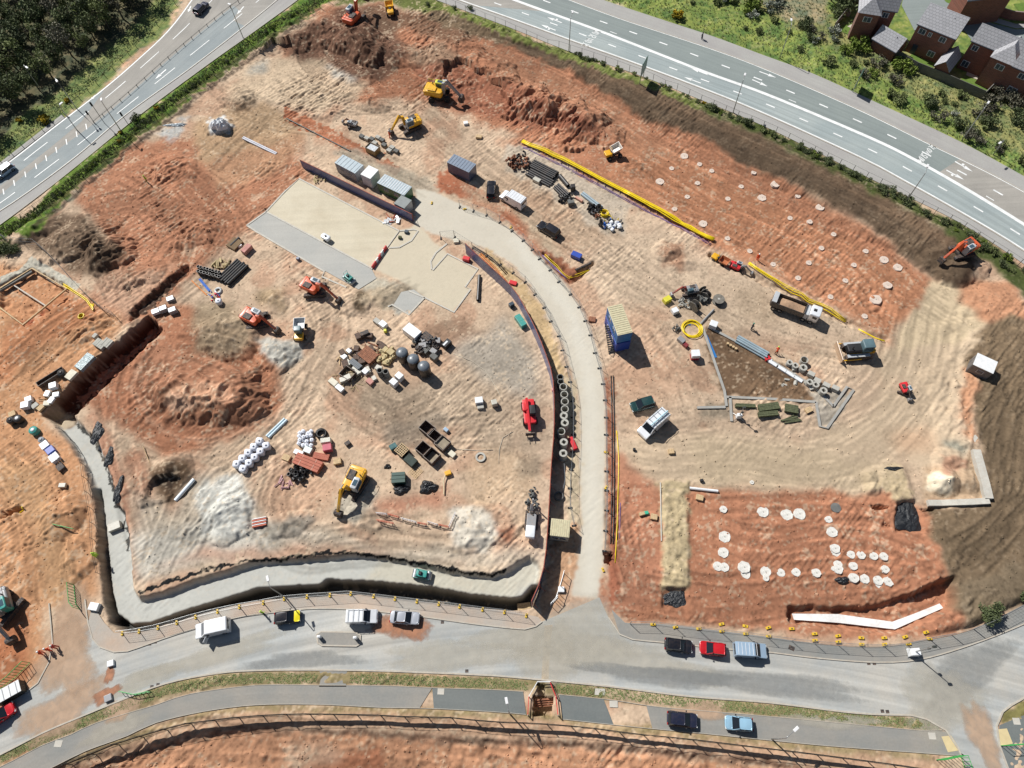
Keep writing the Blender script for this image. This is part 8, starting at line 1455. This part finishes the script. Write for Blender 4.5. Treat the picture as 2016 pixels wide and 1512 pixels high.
pack(1314, 588, 1.4, 1.0, .9, .5, paint('lime yellow box', (.65, .6, .05), .1), 'lime yellow compressor beside the small dark digger', 'compressor', False); pack(1329, 611, 1.1, 1.0, .8, .4, WRAP, 'white crate left of the blue strip'); pack(1405, 638, 1.3, 1.2, 1.1, -.5, WRAP, 'white crate right of the steel tube'); pack(1368, 700, 1.3, 1.2, .7, 0, paint('red box', (.35, .01, .03), .1), 'red and white site cabinet standing alone on the soil', 'cabinet', False)
q_ = G(1368, 700, .7); o = B().box((0, 0, 1.15), (1.35, 1.25, .8)).build('wrapped_pallet', WRAP, None, (q_.x, q_.y, q_.z), bevel=.05); o.name = 'cabinet_lid'; o.parent = bpy.data.objects[[x.name for x in COL.objects if x.get('label') == 'red and white site cabinet standing alone on the soil'][0]]; o.location = (0, 0, 0)
pack(1342, 668, 1.3, .9, .8, -.9, GRYM, 'small grey trailer in front of the large yellow coil', 'trailer', False); pack(1350, 678, .9, .7, .6, -.9, paint('dark red box', (.2, .02, .03), .2), 'dark red box behind the small grey trailer', 'box', False); item('blue_strip', B().box((0, 0, .02), (5.2, .55, .03)).mesh('s'), BLU, 'flat blue plastic strip under the large yellow coil', 'strip', 1357, 635, dirz((1345, 618), (1370, 655))); item('blue_strip', B().box((0, 0, .02), (4.5, .5, .03)).mesh('s'), BLU, 'blue plastic strip along the thin kerb beside the triangular bed', 'strip', 1400, 680, dirz((1388, 660), (1408, 705)))
for i in range(4): item('timber_post', B().cyl((0, 0, 0), (0, 0, .5), .22, n=12).mesh('p'), M_WOOD, 'short round timber post in the row of four by the kerb', 'post', 1433 + i * 5.4, 676 + i * 3.3, 0, 'row of four round posts', .4)
for i, (x, y) in enumerate([(1512, 706), (1522, 715), (1540, 726), (1556, 736), (1572, 746)]): pack(x, y, 1.5, .6, .35, dirz((1500, 700), (1580, 750)), WRAP, ('white wrapped pack at the upper end of the kerb line', 'white wrapped pack, second along the kerb line', 'white sheeting over a pack in the middle of the kerb line', 'white wrapped pack, fourth along the kerb line', 'white wrapped pack nearest the square holed units')[i], pallet=False)
pack(1511, 704, .9, .8, .5, .3, REDM, 'small red generator at the end of the blue grey pipes', 'generator', False)
tb = dirz((1495, 797), (1535, 797))
for x, y, w_, d, rz, lab in [(1514, 800, 3.4, 1.2, tb + .15, 'largest bundle of green treated timber'), (1513, 814, 3.2, .8, tb + .1, 'lower bundle of green timber below the largest'), (1559, 804, 2.1, 1.4, tb - .2, 'short thick bundle of green timber at the right'), (1468, 798, 3.2, .6, tb - .05, 'thin bundle of green timber nearest the lighting mast')]: pack(x, y, w_, d, .6, rz, M_GTIM, lab, 'timber bundle', False, slices=5, name='timber_bundle')
for i in range(7): item('timber_pole', B().box((0, 0, .08), (2.8, .12, .1)).mesh('p') if i == 0 else bpy.data.objects['timber_pole'].data, M_GTIM, 'loose green timber pole below the bundles', 'pole', 1552 + i * 1.5, 822 + i * 1.5, tb + .2 + rnd.uniform(-.25, .25), 'loose green poles', .1, i * .03)
pack(1592, 807, 1.2, .9, .2, .4, M_WOOD, 'single wooden pallet beside the timber bundles', pallet=True)
# left yard
sl = dirz((190, 690), (215, 664)); pack(197, 677, 1.5, 2.2, .6, sl, GCON, 'grey concrete lintels stacked above the long trench', 'lintel stack', slices=5); pack(211, 675, 1.6, 1.6, .6, sl, GCON, 'second stack of grey concrete lintels touching the first', 'lintel stack', slices=4); pack(187, 661, .9, .7, .5, sl, M_CRING, 'small grey pack above the lintels'); pack(167, 712, 3.2, 1.7, .7, sl, mat('blue grey film', (.32, .40, .41), .25, var=.4, scale=3, bump=1), 'steel mesh under crumpled blue grey film beside the trench', 'sheeted pack')
pack(140, 738, 1.8, 1.4, .5, sl, mat('cream sacks', (1, 1, 1)), 'cream boards beside the black tank'); pack(104, 759, 1.2, 1.1, .9, .3, WRAP, 'white wrapped cube above the corner of the trench')
for i, (x, y) in enumerate([(93, 775), (110, 777), (101, 788), (98, 798), (80, 803), (88, 812)]): pack(x, y, 1.1, .9, .4, rnd.uniform(0, 1.5), (WRAP, WRAP, WRAP, mat('cream sacks', (1, 1, 1)), M_WOOD, M_CRING)[i], ('white pack left of the trench corner', 'white pack touching the trench corner', 'low white pack third from the trench corner', 'cream pack above the grey scrap', 'wooden pallet load at the end of the trench', 'grey scrap pack at the head of the grey channel')[i])
pack(56, 786, 1.1, 1.0, .7, .4, WRAP, 'grey white crate, upper of the pair at the left'); pack(49, 797, 1.3, 1.2, .9, .2, WRAP, 'larger white crate, lower of the pair at the left'); pack(24, 815, 1.1, 1.0, .4, .5, M_WOOD, 'tan pallet behind the two black tanks at the left')
def tank(px, py, r_, h_, m, label, lid=None): t = thing('water_tank', label, 'tank', G(px, py, h_)); B().lathe([(r_ * .95, 0), (r_, .1), (r_, h_ - .1), (r_ * .9, h_)], 22).build('tank_body', m, t, smooth=True); B().lathe([(r_ * .5, h_), (r_ * .4, h_ + .1), (.02, h_ + .12)], 18).build('lid', lid or m, t, smooth=True)
tank(19, 826, .62, 1.1, M_PBLK, 'round black tank at the far left of a pair'); tank(33, 823, .68, 1.1, M_PBLK, 'round black tank with white lid, right one of a pair', PWH); tank(139, 749, .65, .9, M_PBLK, 'glossy black tank beside the long trench'); tank(64, 846, .7, 1.0, TEAL, 'teal tank with white top, first of the row by the channel', PWH); tank(80, 865, .5, .9, CGR, 'grey tank second in the row by the channel')
rb = dirz((64, 846), (118, 918)); pack(87, 876, 1.3, 1.3, 1.0, rb, WRAP, 'white box third in the row by the channel', 'box', False); pack(98, 886, 1.2, 1.3, .9, rb, BLU2, 'royal blue box in the row by the channel', 'box', False); pack(106, 900, 1.4, 1.4, .9, rb, WRAP, 'white rack with pale tubes in the row by the channel', 'rack', False, slices=4); pack(118, 919, 1.2, 1.1, .6, rb, M_CHAS, 'dark box at the lower end of the row by the channel', 'box', False)
for i, (x, y, m_, lab) in enumerate([(306, 613, WRAP, 'white wrapped pack left of the two grey crates'), (321, 607, CGR, 'grey crate in the middle of three below the rubble trench'), (339, 610, CGR, 'grey crate at the right of three below the rubble trench'), (335, 588, CGR, 'small lone box below the rubble trench')]): pack(x, y, 1.3, 1.0, (.6, .9, .9, .5)[i], .4, m_, lab)
pack(485, 489, 2.0, 1.1, .9, dirz((478, 496), (492, 482)), PINK, 'pack of pink bricks left of the grey slab', slices=2); pack(462, 480, 2.4, 2.2, .3, dirz((478, 496), (492, 482)), mat('brown plywood', (.16, .10, .045), .8, var=.2), 'stack of brown plywood sheets beside the pink bricks', 'board stack'); pack(471, 482, .8, .7, .4, .6, WRAP, 'small white pack lying on the brown plywood', pallet=False)
# kerb pallets at the top
for i, (x, y) in enumerate([(712, 268), (722, 272), (732, 273), (744, 270), (752, 275), (738, 281), (756, 285), (772, 290), (780, 297), (766, 296)]): pack(x, y, 1.0, .8, .5, dirz((712, 266), (780, 300)), (M_CDARK, M_CRING)[i % 2], 'pallet of grey kerb stones below the yellow excavator', 'kerb pallet', True, 'pallets of grey kerb stones', slices=3)
# objects south of the skips
pack(791, 886, 1.8, 1.7, .9, az, M_DARK, 'black cage stack capped with a pale wooden grid', 'cage stack', True); gr = thing('wooden_grid', 'pale wooden grid lying on the black cage stack', 'grid', (*G(791, 886, 1.0)[:2], G(791, 886, 1.0).z + 1.06), az); b = B(); [b.box((-.8 + i * .32, 0, .04), (.1, 1.7, .06)) for i in range(6)]; b.build('slat', M_WOOD, gr); b = B(); [b.box((0, -.8 + i * .32, .1), (1.7, .1, .06)) for i in range(6)]; b.build('cross_slat', M_WOOD, gr)
gr = thing('wooden_grid', 'pale wooden grid lying on the ground between green box and skips', 'grid', G(818, 929, .1), az); b = B(); [b.box((-.8 + i * .32, 0, .04), (.1, 1.8, .06)) for i in range(6)]; b.build('slat', M_WOOD, gr); b = B(); [b.box((0, -.8 + i * .32, .1), (1.7, .1, .06)) for i in range(6)]; b.build('cross_slat', M_WOOD, gr)
pack(808, 906, 2.0, 1.4, .7, az, mat('dark green netting', (.045, .06, .05), .85, var=.3), 'dark netting bundle between the two wooden grids', 'bundle'); pack(784, 940, 2.1, 1.7, 1.2, .02, mat('bottle green plastic', (.015, .06, .045), .45), 'bottle green box with ribbed lid', 'box', False, slices=3); pack(774, 879, 1.2, .9, .8, .5, mat('teal film', (.08, .16, .16), .2, var=.4), 'teal wrapped pack at the upper left of the cages')
def tarp(px, py, w_, d, h_, label, m=None, seed=1):
    r_ = random.Random(seed); n = 12; vs = []
    for i in range(n):
        for j in range(n):
            u, v = i / (n - 1) * 2 - 1, j / (n - 1) * 2 - 1; a = math.atan2(v, u); rr = max(abs(u), abs(v)); k = .85 + .12 * math.sin(3 * a + seed) + .06 * math.sin(7 * a); e = 1 if rr < .01 else rr / math.hypot(u, v)
            vs.append((u * e * k * w_ / 2, v * e * k * d / 2, .02 + h_ * (1 - rr ** 3) * (1 + r_.uniform(-.25, .25))))
    b = B(); b.add(vs, [(i * n + j, (i + 1) * n + j, (i + 1) * n + j + 1, i * n + j + 1) for i in range(n - 1) for j in range(n - 1)]); o = b.build('tarpaulin', m or mat('black sheeting', (.015, .017, .02), .35, var=.3, scale=3, bump=1), None, G(px, py, .2)); tag(o, label, 'tarpaulin')
tarp(789, 963, 3.0, 2.1, .5, 'crumpled black tarpaulin below the bottle green box', seed=1); tarp(843, 959, 3.4, 2.6, .6, 'larger black tarpaulin beside the yellow breaker', seed=2); tarp(763, 918, 1.4, 1.0, .3, 'small black sheet left of the netting bundle', seed=3); tarp(1787, 1017, 5.4, 6.0, .25, 'large black membrane sheet at the end of the sand ramp', seed=4); tarp(1330, 1178, 4.8, 3.2, .2, 'black membrane at the foot of the sandy strip', seed=5); tarp(1660, 1142, 2.4, 1.3, .3, 'crumpled dark sheet lying among the white pile caps', seed=6)
tarp(1760, 922, 3.2, .9, .2, 'curved black membrane edge above the sand ramp', seed=7)
tarp(190, 852, 2.2, 4.6, .3, 'black membrane draped on the inner slope of the grey channel, upper piece', seed=8); tarp(214, 900, 1.6, 4.2, .3, 'black membrane draped on the inner slope, middle piece', seed=9); tarp(232, 965, 1.4, 5.5, .3, 'black membrane draped on the inner slope, lowest piece', seed=10); tarp(432, 246, 4.6, 3.2, 1.3, 'white sheeted heap on the tan ground at the upper left', mat('white sheeting', (.66, .68, .70), .5, var=.12, scale=1.5, bump=.8), 11); tarp(345, 245, 5.5, 1.0, .3, 'shiny grey film along the foot of the verge', mat('silver film', (.45, .5, .52), .2, var=.5, scale=3, bump=1), 12)
bk = thing('hydraulic_breaker', 'yellow breaker with long pale hose arm beside the black tarpaulin', 'breaker', G(882, 932, .3), .3); b = B(); b.box((0, 0, .4), (1.0, .7, .6)); b.build('body', YEL_, bk, bevel=.08); B().tube([(-.4, -.1, .5), (-1.0, -.9, .5), (-1.4, -2.4, .3), (-1.6, -3.0, .2)], .1, 8).build('arm', mat('cream arm', (.6, .5, .32), .6), bk)
pack(684, 872, .9, .7, .6, .6, M_CHAS, 'dark bucket attachment lying right of the pink box', 'attachment', False); pack(1135, 501, 1.9, 1.1, .8, dirz((1128, 498), (1142, 504)), BLU2, 'royal blue skip on the track beside the dug corner', 'skip', False); pack(1022, 626, 1.5, 1.1, 1.0, dirz((1014, 618), (1030, 640)), TEAL, 'teal green box inside the curve of the hoarding, upper half', 'box', False); pack(1029, 636, 1.1, 1.1, 1.0, dirz((1014, 618), (1030, 640)), TEAL, 'teal green box inside the curve of the hoarding, lower half', 'box', False); pack(1007, 598, .9, .7, .9, .5, DKB, 'small dark drum above the teal boxes', 'drum', False)
pack(918, 508, 1.3, .8, .8, -.4, REDM, 'crimson generator at the upper end of the curved hoarding', 'generator', False); pack(1010, 556, 1.4, .8, .4, -.4, REDM, 'red cover lying behind the curved hoarding', 'cover', False); pack(811, 651, 3.0, 1.8, 1.5, d1, PWH, 'white box trailer above the silos', 'trailer', False); pack(840, 662, 1.8, 1.4, 1.0, d1, M_CHAS, 'dark generator with a red panel beside the white trailer', 'generator', False, slices=3); pack(879, 675, 1.6, 1.0, 1.1, dirz((873, 682), (887, 668)), M_BLK, 'black generator with white lid at the right of the yard store', 'generator', False); pack(877, 676, 1.1, .35, 1.15, dirz((873, 682), (887, 668)), PWH, 'white lid panel on the black generator', 'lid', False)
# water filled barriers
def barrier(px, py, rz, m, label, group): t = item('road_barrier', B().side([(-.25, 0), (.25, 0), (.2, .35), (.1, .75), (-.1, .75), (-.2, .35)], -.65, .65).mesh('b', .03), m, label, 'barrier', px, py, rz, group, .5)
wr = dirz((736, 520), (757, 489)) - PI / 2
for i in range(5): x, y = 736 + i * 5.2, 520 - i * 7.6; barrier(x, y, wr, (REDM, PWH)[i % 2], ('red plastic barrier at the edge of the slab', 'white plastic barrier at the edge of the slab')[i % 2], ('red barriers', 'white barriers')[i % 2])
M_ORN = mat('orange barrier mesh', (.62, .16, .09), .6, var=.4, scale=6)
for i, (a, b_) in enumerate([((741, 1010), (762, 1014)), ((764, 1013), (786, 1019)), ((790, 1021), (820, 1029)), ((822, 1030), (840, 1033)), ((842, 1028), (862, 1034)), ((864, 1034), (884, 1038)), ((884, 1038), (897, 1010)), ((742, 1024), (776, 1032))]):
    c, L, rz = at(a, b_, .4); t = thing('plastic_barrier', 'red and white plastic barrier in the line above the channel', 'barrier', c, rz, 'red and white plastic barriers'); f = B(); [f.box((0, 0, z), (L, .06, .14)) for z in (.35, .95)]; f.build('rail', (PWH, M_ORN)[i % 2], t); f = B(); [f.box((-L / 2 + (k + .5) * L / 6, 0, .6), (.08, .04, .8)) for k in range(6)]; f.build('slat', M_ORN, t); [B().box((0, 0, 0), (.12, .5, .06)).build('foot', M_BLK, t, (s_ * L * .4, 0, .03)) for s_ in (-1, 1)]
for i in range(6): pack(510, 1020 + i * 3, 2.2, .14, .5, .15, (PWH, M_ORN)[i % 2], 'folded red and white barrier in the stack right of the grey heap', 'barrier', False, 'folded barriers in the stack', name='folded_barrier')
# piles and caps
def disc(px, py, r_, label, group, m, seed, h_=.03):
    rr = random.Random(seed); n = 18; pts = [(r_ * (1 + rr.uniform(-.1, .1)) * math.cos(2 * PI * i / n), r_ * (1 + rr.uniform(-.1, .1)) * math.sin(2 * PI * i / n)) for i in range(n)]; q = G(px, py); t = thing('pile_cap', label, 'pile cap', (q.x, q.y, q.z + .07), 0, group); B().prism(pts, -.3, h_ + .04, [(x * .9, y * .9) for x, y in pts]).build('cap', m, t); B().cyl((0, 0, h_), (0, 0, h_ + .09), .09, n=8).build('starter_bar', M_CRING, t)
CAPW = mat('fresh white pile concrete', (.66, .65, .60), .85, var=.18, scale=2.5, dust=.22, bump=.6)
caps = [(1424, 1003, .6), (1502, 1008, .95), (1549, 1014, .95), (1574, 1012, .95), (1631, 1023, .6), (1426, 1057, .95), (1638, 1048, .85), (1424, 1088, .85), (1413, 1115, .75), (1426, 1117, .75), (1465, 1117, .95), (1468, 1131, .7), (1507, 1126, .85), (1508, 1138, .5), (1537, 1128, .65), (1567, 1127, .65), (1607, 1128, .7), (1644, 1080, .75), (1645, 1087, .7), (1649, 1112, .7), (1650, 1121, .75), (1675, 1092, .65), (1695, 1093, .65), (1720, 1095, .65), (1740, 1096, .65), (1680, 1115, .65), (1743, 1121, .6), (1681, 1138, .75), (1702, 1140, .75), (1728, 1143, .75), (1730, 1152, .5), (1749, 1145, .75), (1641, 1120, .4), (1480, 950, .35)]
for i, (x, y, r_) in enumerate(caps): disc(x, y, r_, 'white concrete pile cap on the red building plot above the parked cars', 'white pile caps on the lower plot', CAPW, i)
CAPR = mat('dusty pile concrete', (.62, .52, .44), .9, var=.15, dust=.35)
up = [(1347, 308), (1377, 324), (1401, 337), (1322, 332), (1299, 358), (1373, 361), (1484, 340), (1459, 368), (1500, 390), (1433, 392), (1353, 388), (1328, 412), (1384, 441), (1432, 470), (1571, 386), (1594, 437), (1614, 409), (1641, 462), (1617, 489), (1704, 495), (1740, 512), (1522, 521), (1592, 518), (1681, 522), (1767, 527), (1571, 548), (1664, 553), (1635, 585), (1747, 562), (1724, 590), (1702, 623), (1476, 495), (1527, 362), (1555, 430)]
for i, (x, y) in enumerate(up): disc(x, y, (.85 if i % 4 == 0 else .55) if (x, y) != (1724, 590) else 1.1, 'dusty concrete pile head on the long red plot below the embankment', 'dusty pile heads on the upper plot', CAPR, 100 + i, .03)
# timber framed foundation at the left
fr = thing('foundation_frame', 'rectangular timber framed foundation pit with a cross beam', 'foundation', (*P(60, 580), 0)); o0 = P(60, 580)
def rel(*pp): return [tuple(P(*p) - o0) for p in pp]
b = B(); b.bar(rel((0, 606), (46, 640), (132, 569), (64, 529), (0, 569)), .25, .3, -.1); b.build('edge_beam', M_WOOD, fr); b = B(); b.bar(rel((28, 562), (90, 602)), .2, .25, -.2); b.build('cross_beam', M_LIGHTC, fr); b = B(); b.bar(rel((-10, 575), (62, 533)), .7, .5, -.45); b.build('footing', M_CDARK, fr)
# pit in the path with barriers
pt = thing('trench_guard', 'white and red barrier frame round the timbered pit in the path', 'barrier', (*P(1068, 1385), 0)); o0 = P(1068, 1385)
for pts, m_ in (([(1041, 1372), (1058, 1343), (1083, 1343)], PWH), ([(1083, 1345), (1094, 1372), (1098, 1408)], REDM), ([(1041, 1372), (1039, 1408)], REDM)): b = B(); b.bar(rel(*pts), .08, .12, .9); b.bar(rel(*pts), .08, .12, .4); b.build('rail', m_, pt)
for x, y in [(1041, 1372), (1058, 1343), (1083, 1343), (1094, 1372), (1098, 1408), (1039, 1408)]: B().box((0, 0, .5), (.1, .1, 1.0)).build('post', PWH, pt, (*rel((x, y))[0], 0))
for i in range(4): item('shoring_timber', B().box((0, 0, 0), (2.6, .22, .22)).mesh('t') if i == 0 else bpy.data.objects['shoring_timber'].data, M_WOODR, 'red brown timber propped across the pit in the path', 'timber', 1071, 1378 + i * 4, .02, 'timbers in the pit', 0, 1.4 - i * .22)
# traffic island, bollards, covers
isl = sheet('kerb', pl((624, 1250), (632, 1244), (700, 1245), (710, 1251), (709, 1268), (702, 1272), (634, 1271), (626, 1266)), .14, M_PATH); kb = B(); kb.bar(pl((624, 1250), (632, 1244), (700, 1245), (710, 1251), (709, 1268), (702, 1272), (634, 1271), (626, 1266), (624, 1250)), .2, .17, 0); struct(kb.build('kerb', M_KERB))
for x, y, l_ in [(629, 1254, 'left'), (700, 1256, 'right')]:
    t = thing('bollard', 'white bollard at the %s end of the traffic island' % l_, 'bollard', (*P(x, y, .6), .14)); b = B(); rounded(b, .5, .35, 0, 1.0, .1, .05); b.build('shell', PWH, t, smooth=True); B().box((0, 0, 1.02), (.2, .15, .05)).build('cap', M_FRAME, t)
def cover(px, py, w_, d, rz, m, label, z=.03): o = sheet('manhole_cover', [(x, y) for x, y in [(-w_ / 2, -d / 2), (w_ / 2, -d / 2), (w_ / 2, d / 2), (-w_ / 2, d / 2)]], 0, m, None); o.location = (*P(px, py), z); o.rotation_euler.z = rz; tag(o, label, 'cover', 'covers in the road')
for x, y in [(871, 1225), (919, 1321), (295, 1268), (306, 1264), (299, 1352), (311, 1348), (1710, 1306), (1721, 1306), (1737, 1400), (1747, 1401)]: cover(x, y, .45, .4, 0, M_CHAS, 'small dark drain grating at the edge of the estate road')
for x, y, w_ in [(1181, 1362, 1.4), (868, 1361, .9), (1208, 1386, 1.1), (1835, 1449, .9), (2001, 1420, .9), (115, 1464, 1.0)]: cover(x, y, w_, .8, -.08, M_LIGHTC, 'pale rectangular access cover beside the path', .035)
cover(1558, 1276, .8, .6, -.5, M_CHAS, 'dark open hatch in the footway', .1)
# small leftovers
for x, y, w_, d, m_, lab in [(1273, 1009, .6, .5, mat('green plastic', (1, 1, 1)), 'small green box on the red soil east of the haul road'), (1264, 1011, .9, .5, M_WOOD, 'tan pallet left of the small green box'), (1288, 1017, 1.0, .9, M_WOOD, 'tan pallet right of the small green box'), (1378, 979, 1.1, .9, M_WOOD, 'tan pallet below the white post on the red plot'), (1322, 888, .9, .8, M_WOOD, 'wooden pallet on the sand below the white van'), (898, 473, 1.0, .9, mat('cream sacks', (1, 1, 1)), 'cream bag at the tip of the island by the haul road'), (917, 241, .9, .8, WRAP, 'small white bin beside the red slope'), (943, 268, 1.2, .8, M_WOOD, 'wooden pallet on the red track at the top'), (1032, 1196, 2.0, 1.4, M_WOOD, 'wooden pallet on the footway at the end of the channel'), (224, 1036, 1.9, 1.2, WCR, 'cream machine on the grey channel bed'), (184, 1194, 1.4, 1.1, PWH, 'white pump unit at the corner of the site entrance'), (217, 1306, .9, .8, WRAP, 'white bin standing on the entrance road'), (212, 1374, 1.0, .9, CGR, 'grey cover on the red soil spill'), (1382, 945, .5, .4, M_BLK, 'small black bucket at the edge of the sand'), (1249, 884, .4, .4, M_BLK, 'small black bucket beside the haul road'), (1105, 1160, .9, .8, WRAP, 'white scaffold fittings by the site gate'), (122, 955, 1.1, .7, WCR, 'pale board left of the channel'), (800, 455, .7, .6, DKB, 'dark blue drum at the corner of the slab'), (586, 508, .6, .5, SLT, 'slate blue bin at the edge of the grey slab'), (787, 466, .6, .5, M_GTIM, 'small olive post at the corner of the slab'), (1166, 628, 1.2, 1.0, M_WOODR, 'brown brushwood pile east of the haul road fence'), (1128, 872, .7, 2.2, REDM, 'narrow red machine among the concrete rings'), (1090, 765, .5, .8, REDM, 'small red box at the head of the concrete rings')]:
    pack(x, y, w_, d, .5 if max(w_, d) < 1.3 else .7, rnd.uniform(-.4, .4), m_, lab, 'site item', False, name='site_item')
# scaffold frames by the gate, gates in green mesh
def frame(px, label, n=5, m=M_STEEL, h_=1.6, name='scaffold_frame', cat='scaffold'):
    p = pl(*px); c = p[0]; t = thing(name, label, cat, (c[0], c[1], max(hz(*c), 0) + .02)); f = B(); L_ = [(q[0] - c[0], q[1] - c[1]) for q in p]
    for z in (.1, h_): f.tube([(x, y, z) for x, y in L_], .05, 5)
    for x, y in resample(L_, n): f.tube([(x, y, .02), (x, y, h_)], .04, 5)
    f.build('tube', m, t); return t
frame([(1110, 920), (1112, 950), (1108, 968)], 'grey scaffold frame standing between hoarding and haul road', 4); frame([(1094, 1180), (1104, 1150), (1110, 1128)], 'white scaffold frame beside the site gate', 5, PWH); frame([(1084, 1192), (1098, 1176)], 'short white scaffold frame at the foot of the hoarding', 3, PWH)
MG = mat('bright green mesh', (.04, .36, .08), .5); frame([(1843, 1496), (1890, 1487), (1905, 1530)], 'bright green mesh gate at the bottom right junction, left leaf', 14, MG, 1.9, 'mesh_gate', 'gate'); frame([(1970, 1468), (2020, 1464), (2060, 1462)], 'bright green mesh gate at the bottom right junction, right leaf', 12, MG, 1.9, 'mesh_gate', 'gate')
frame([(146, 1152), (150, 1190), (158, 1200)], 'green mesh gate open beside the entrance road', 10, MG, 1.9, 'mesh_gate', 'gate'); frame([(0, 1358), (30, 1335), (60, 1305)], 'green mesh fence at the left side of the entrance', 12, MG, 1.9, 'mesh_gate', 'gate'); frame([(240, 1362), (268, 1368), (298, 1362)], 'green mesh frame lying over the verge', 8, MG, .9, 'mesh_gate', 'gate'); frame([(112, 1036), (152, 1045)], 'green painted pole frame on the brown heap', 3, MG, .3, 'pole_frame', 'frame')
frame([(283, 880), (300, 922)], 'white slatted rack lying on the red ground left of the pit', 9, M_WOOD, .25, 'slatted_rack', 'rack')
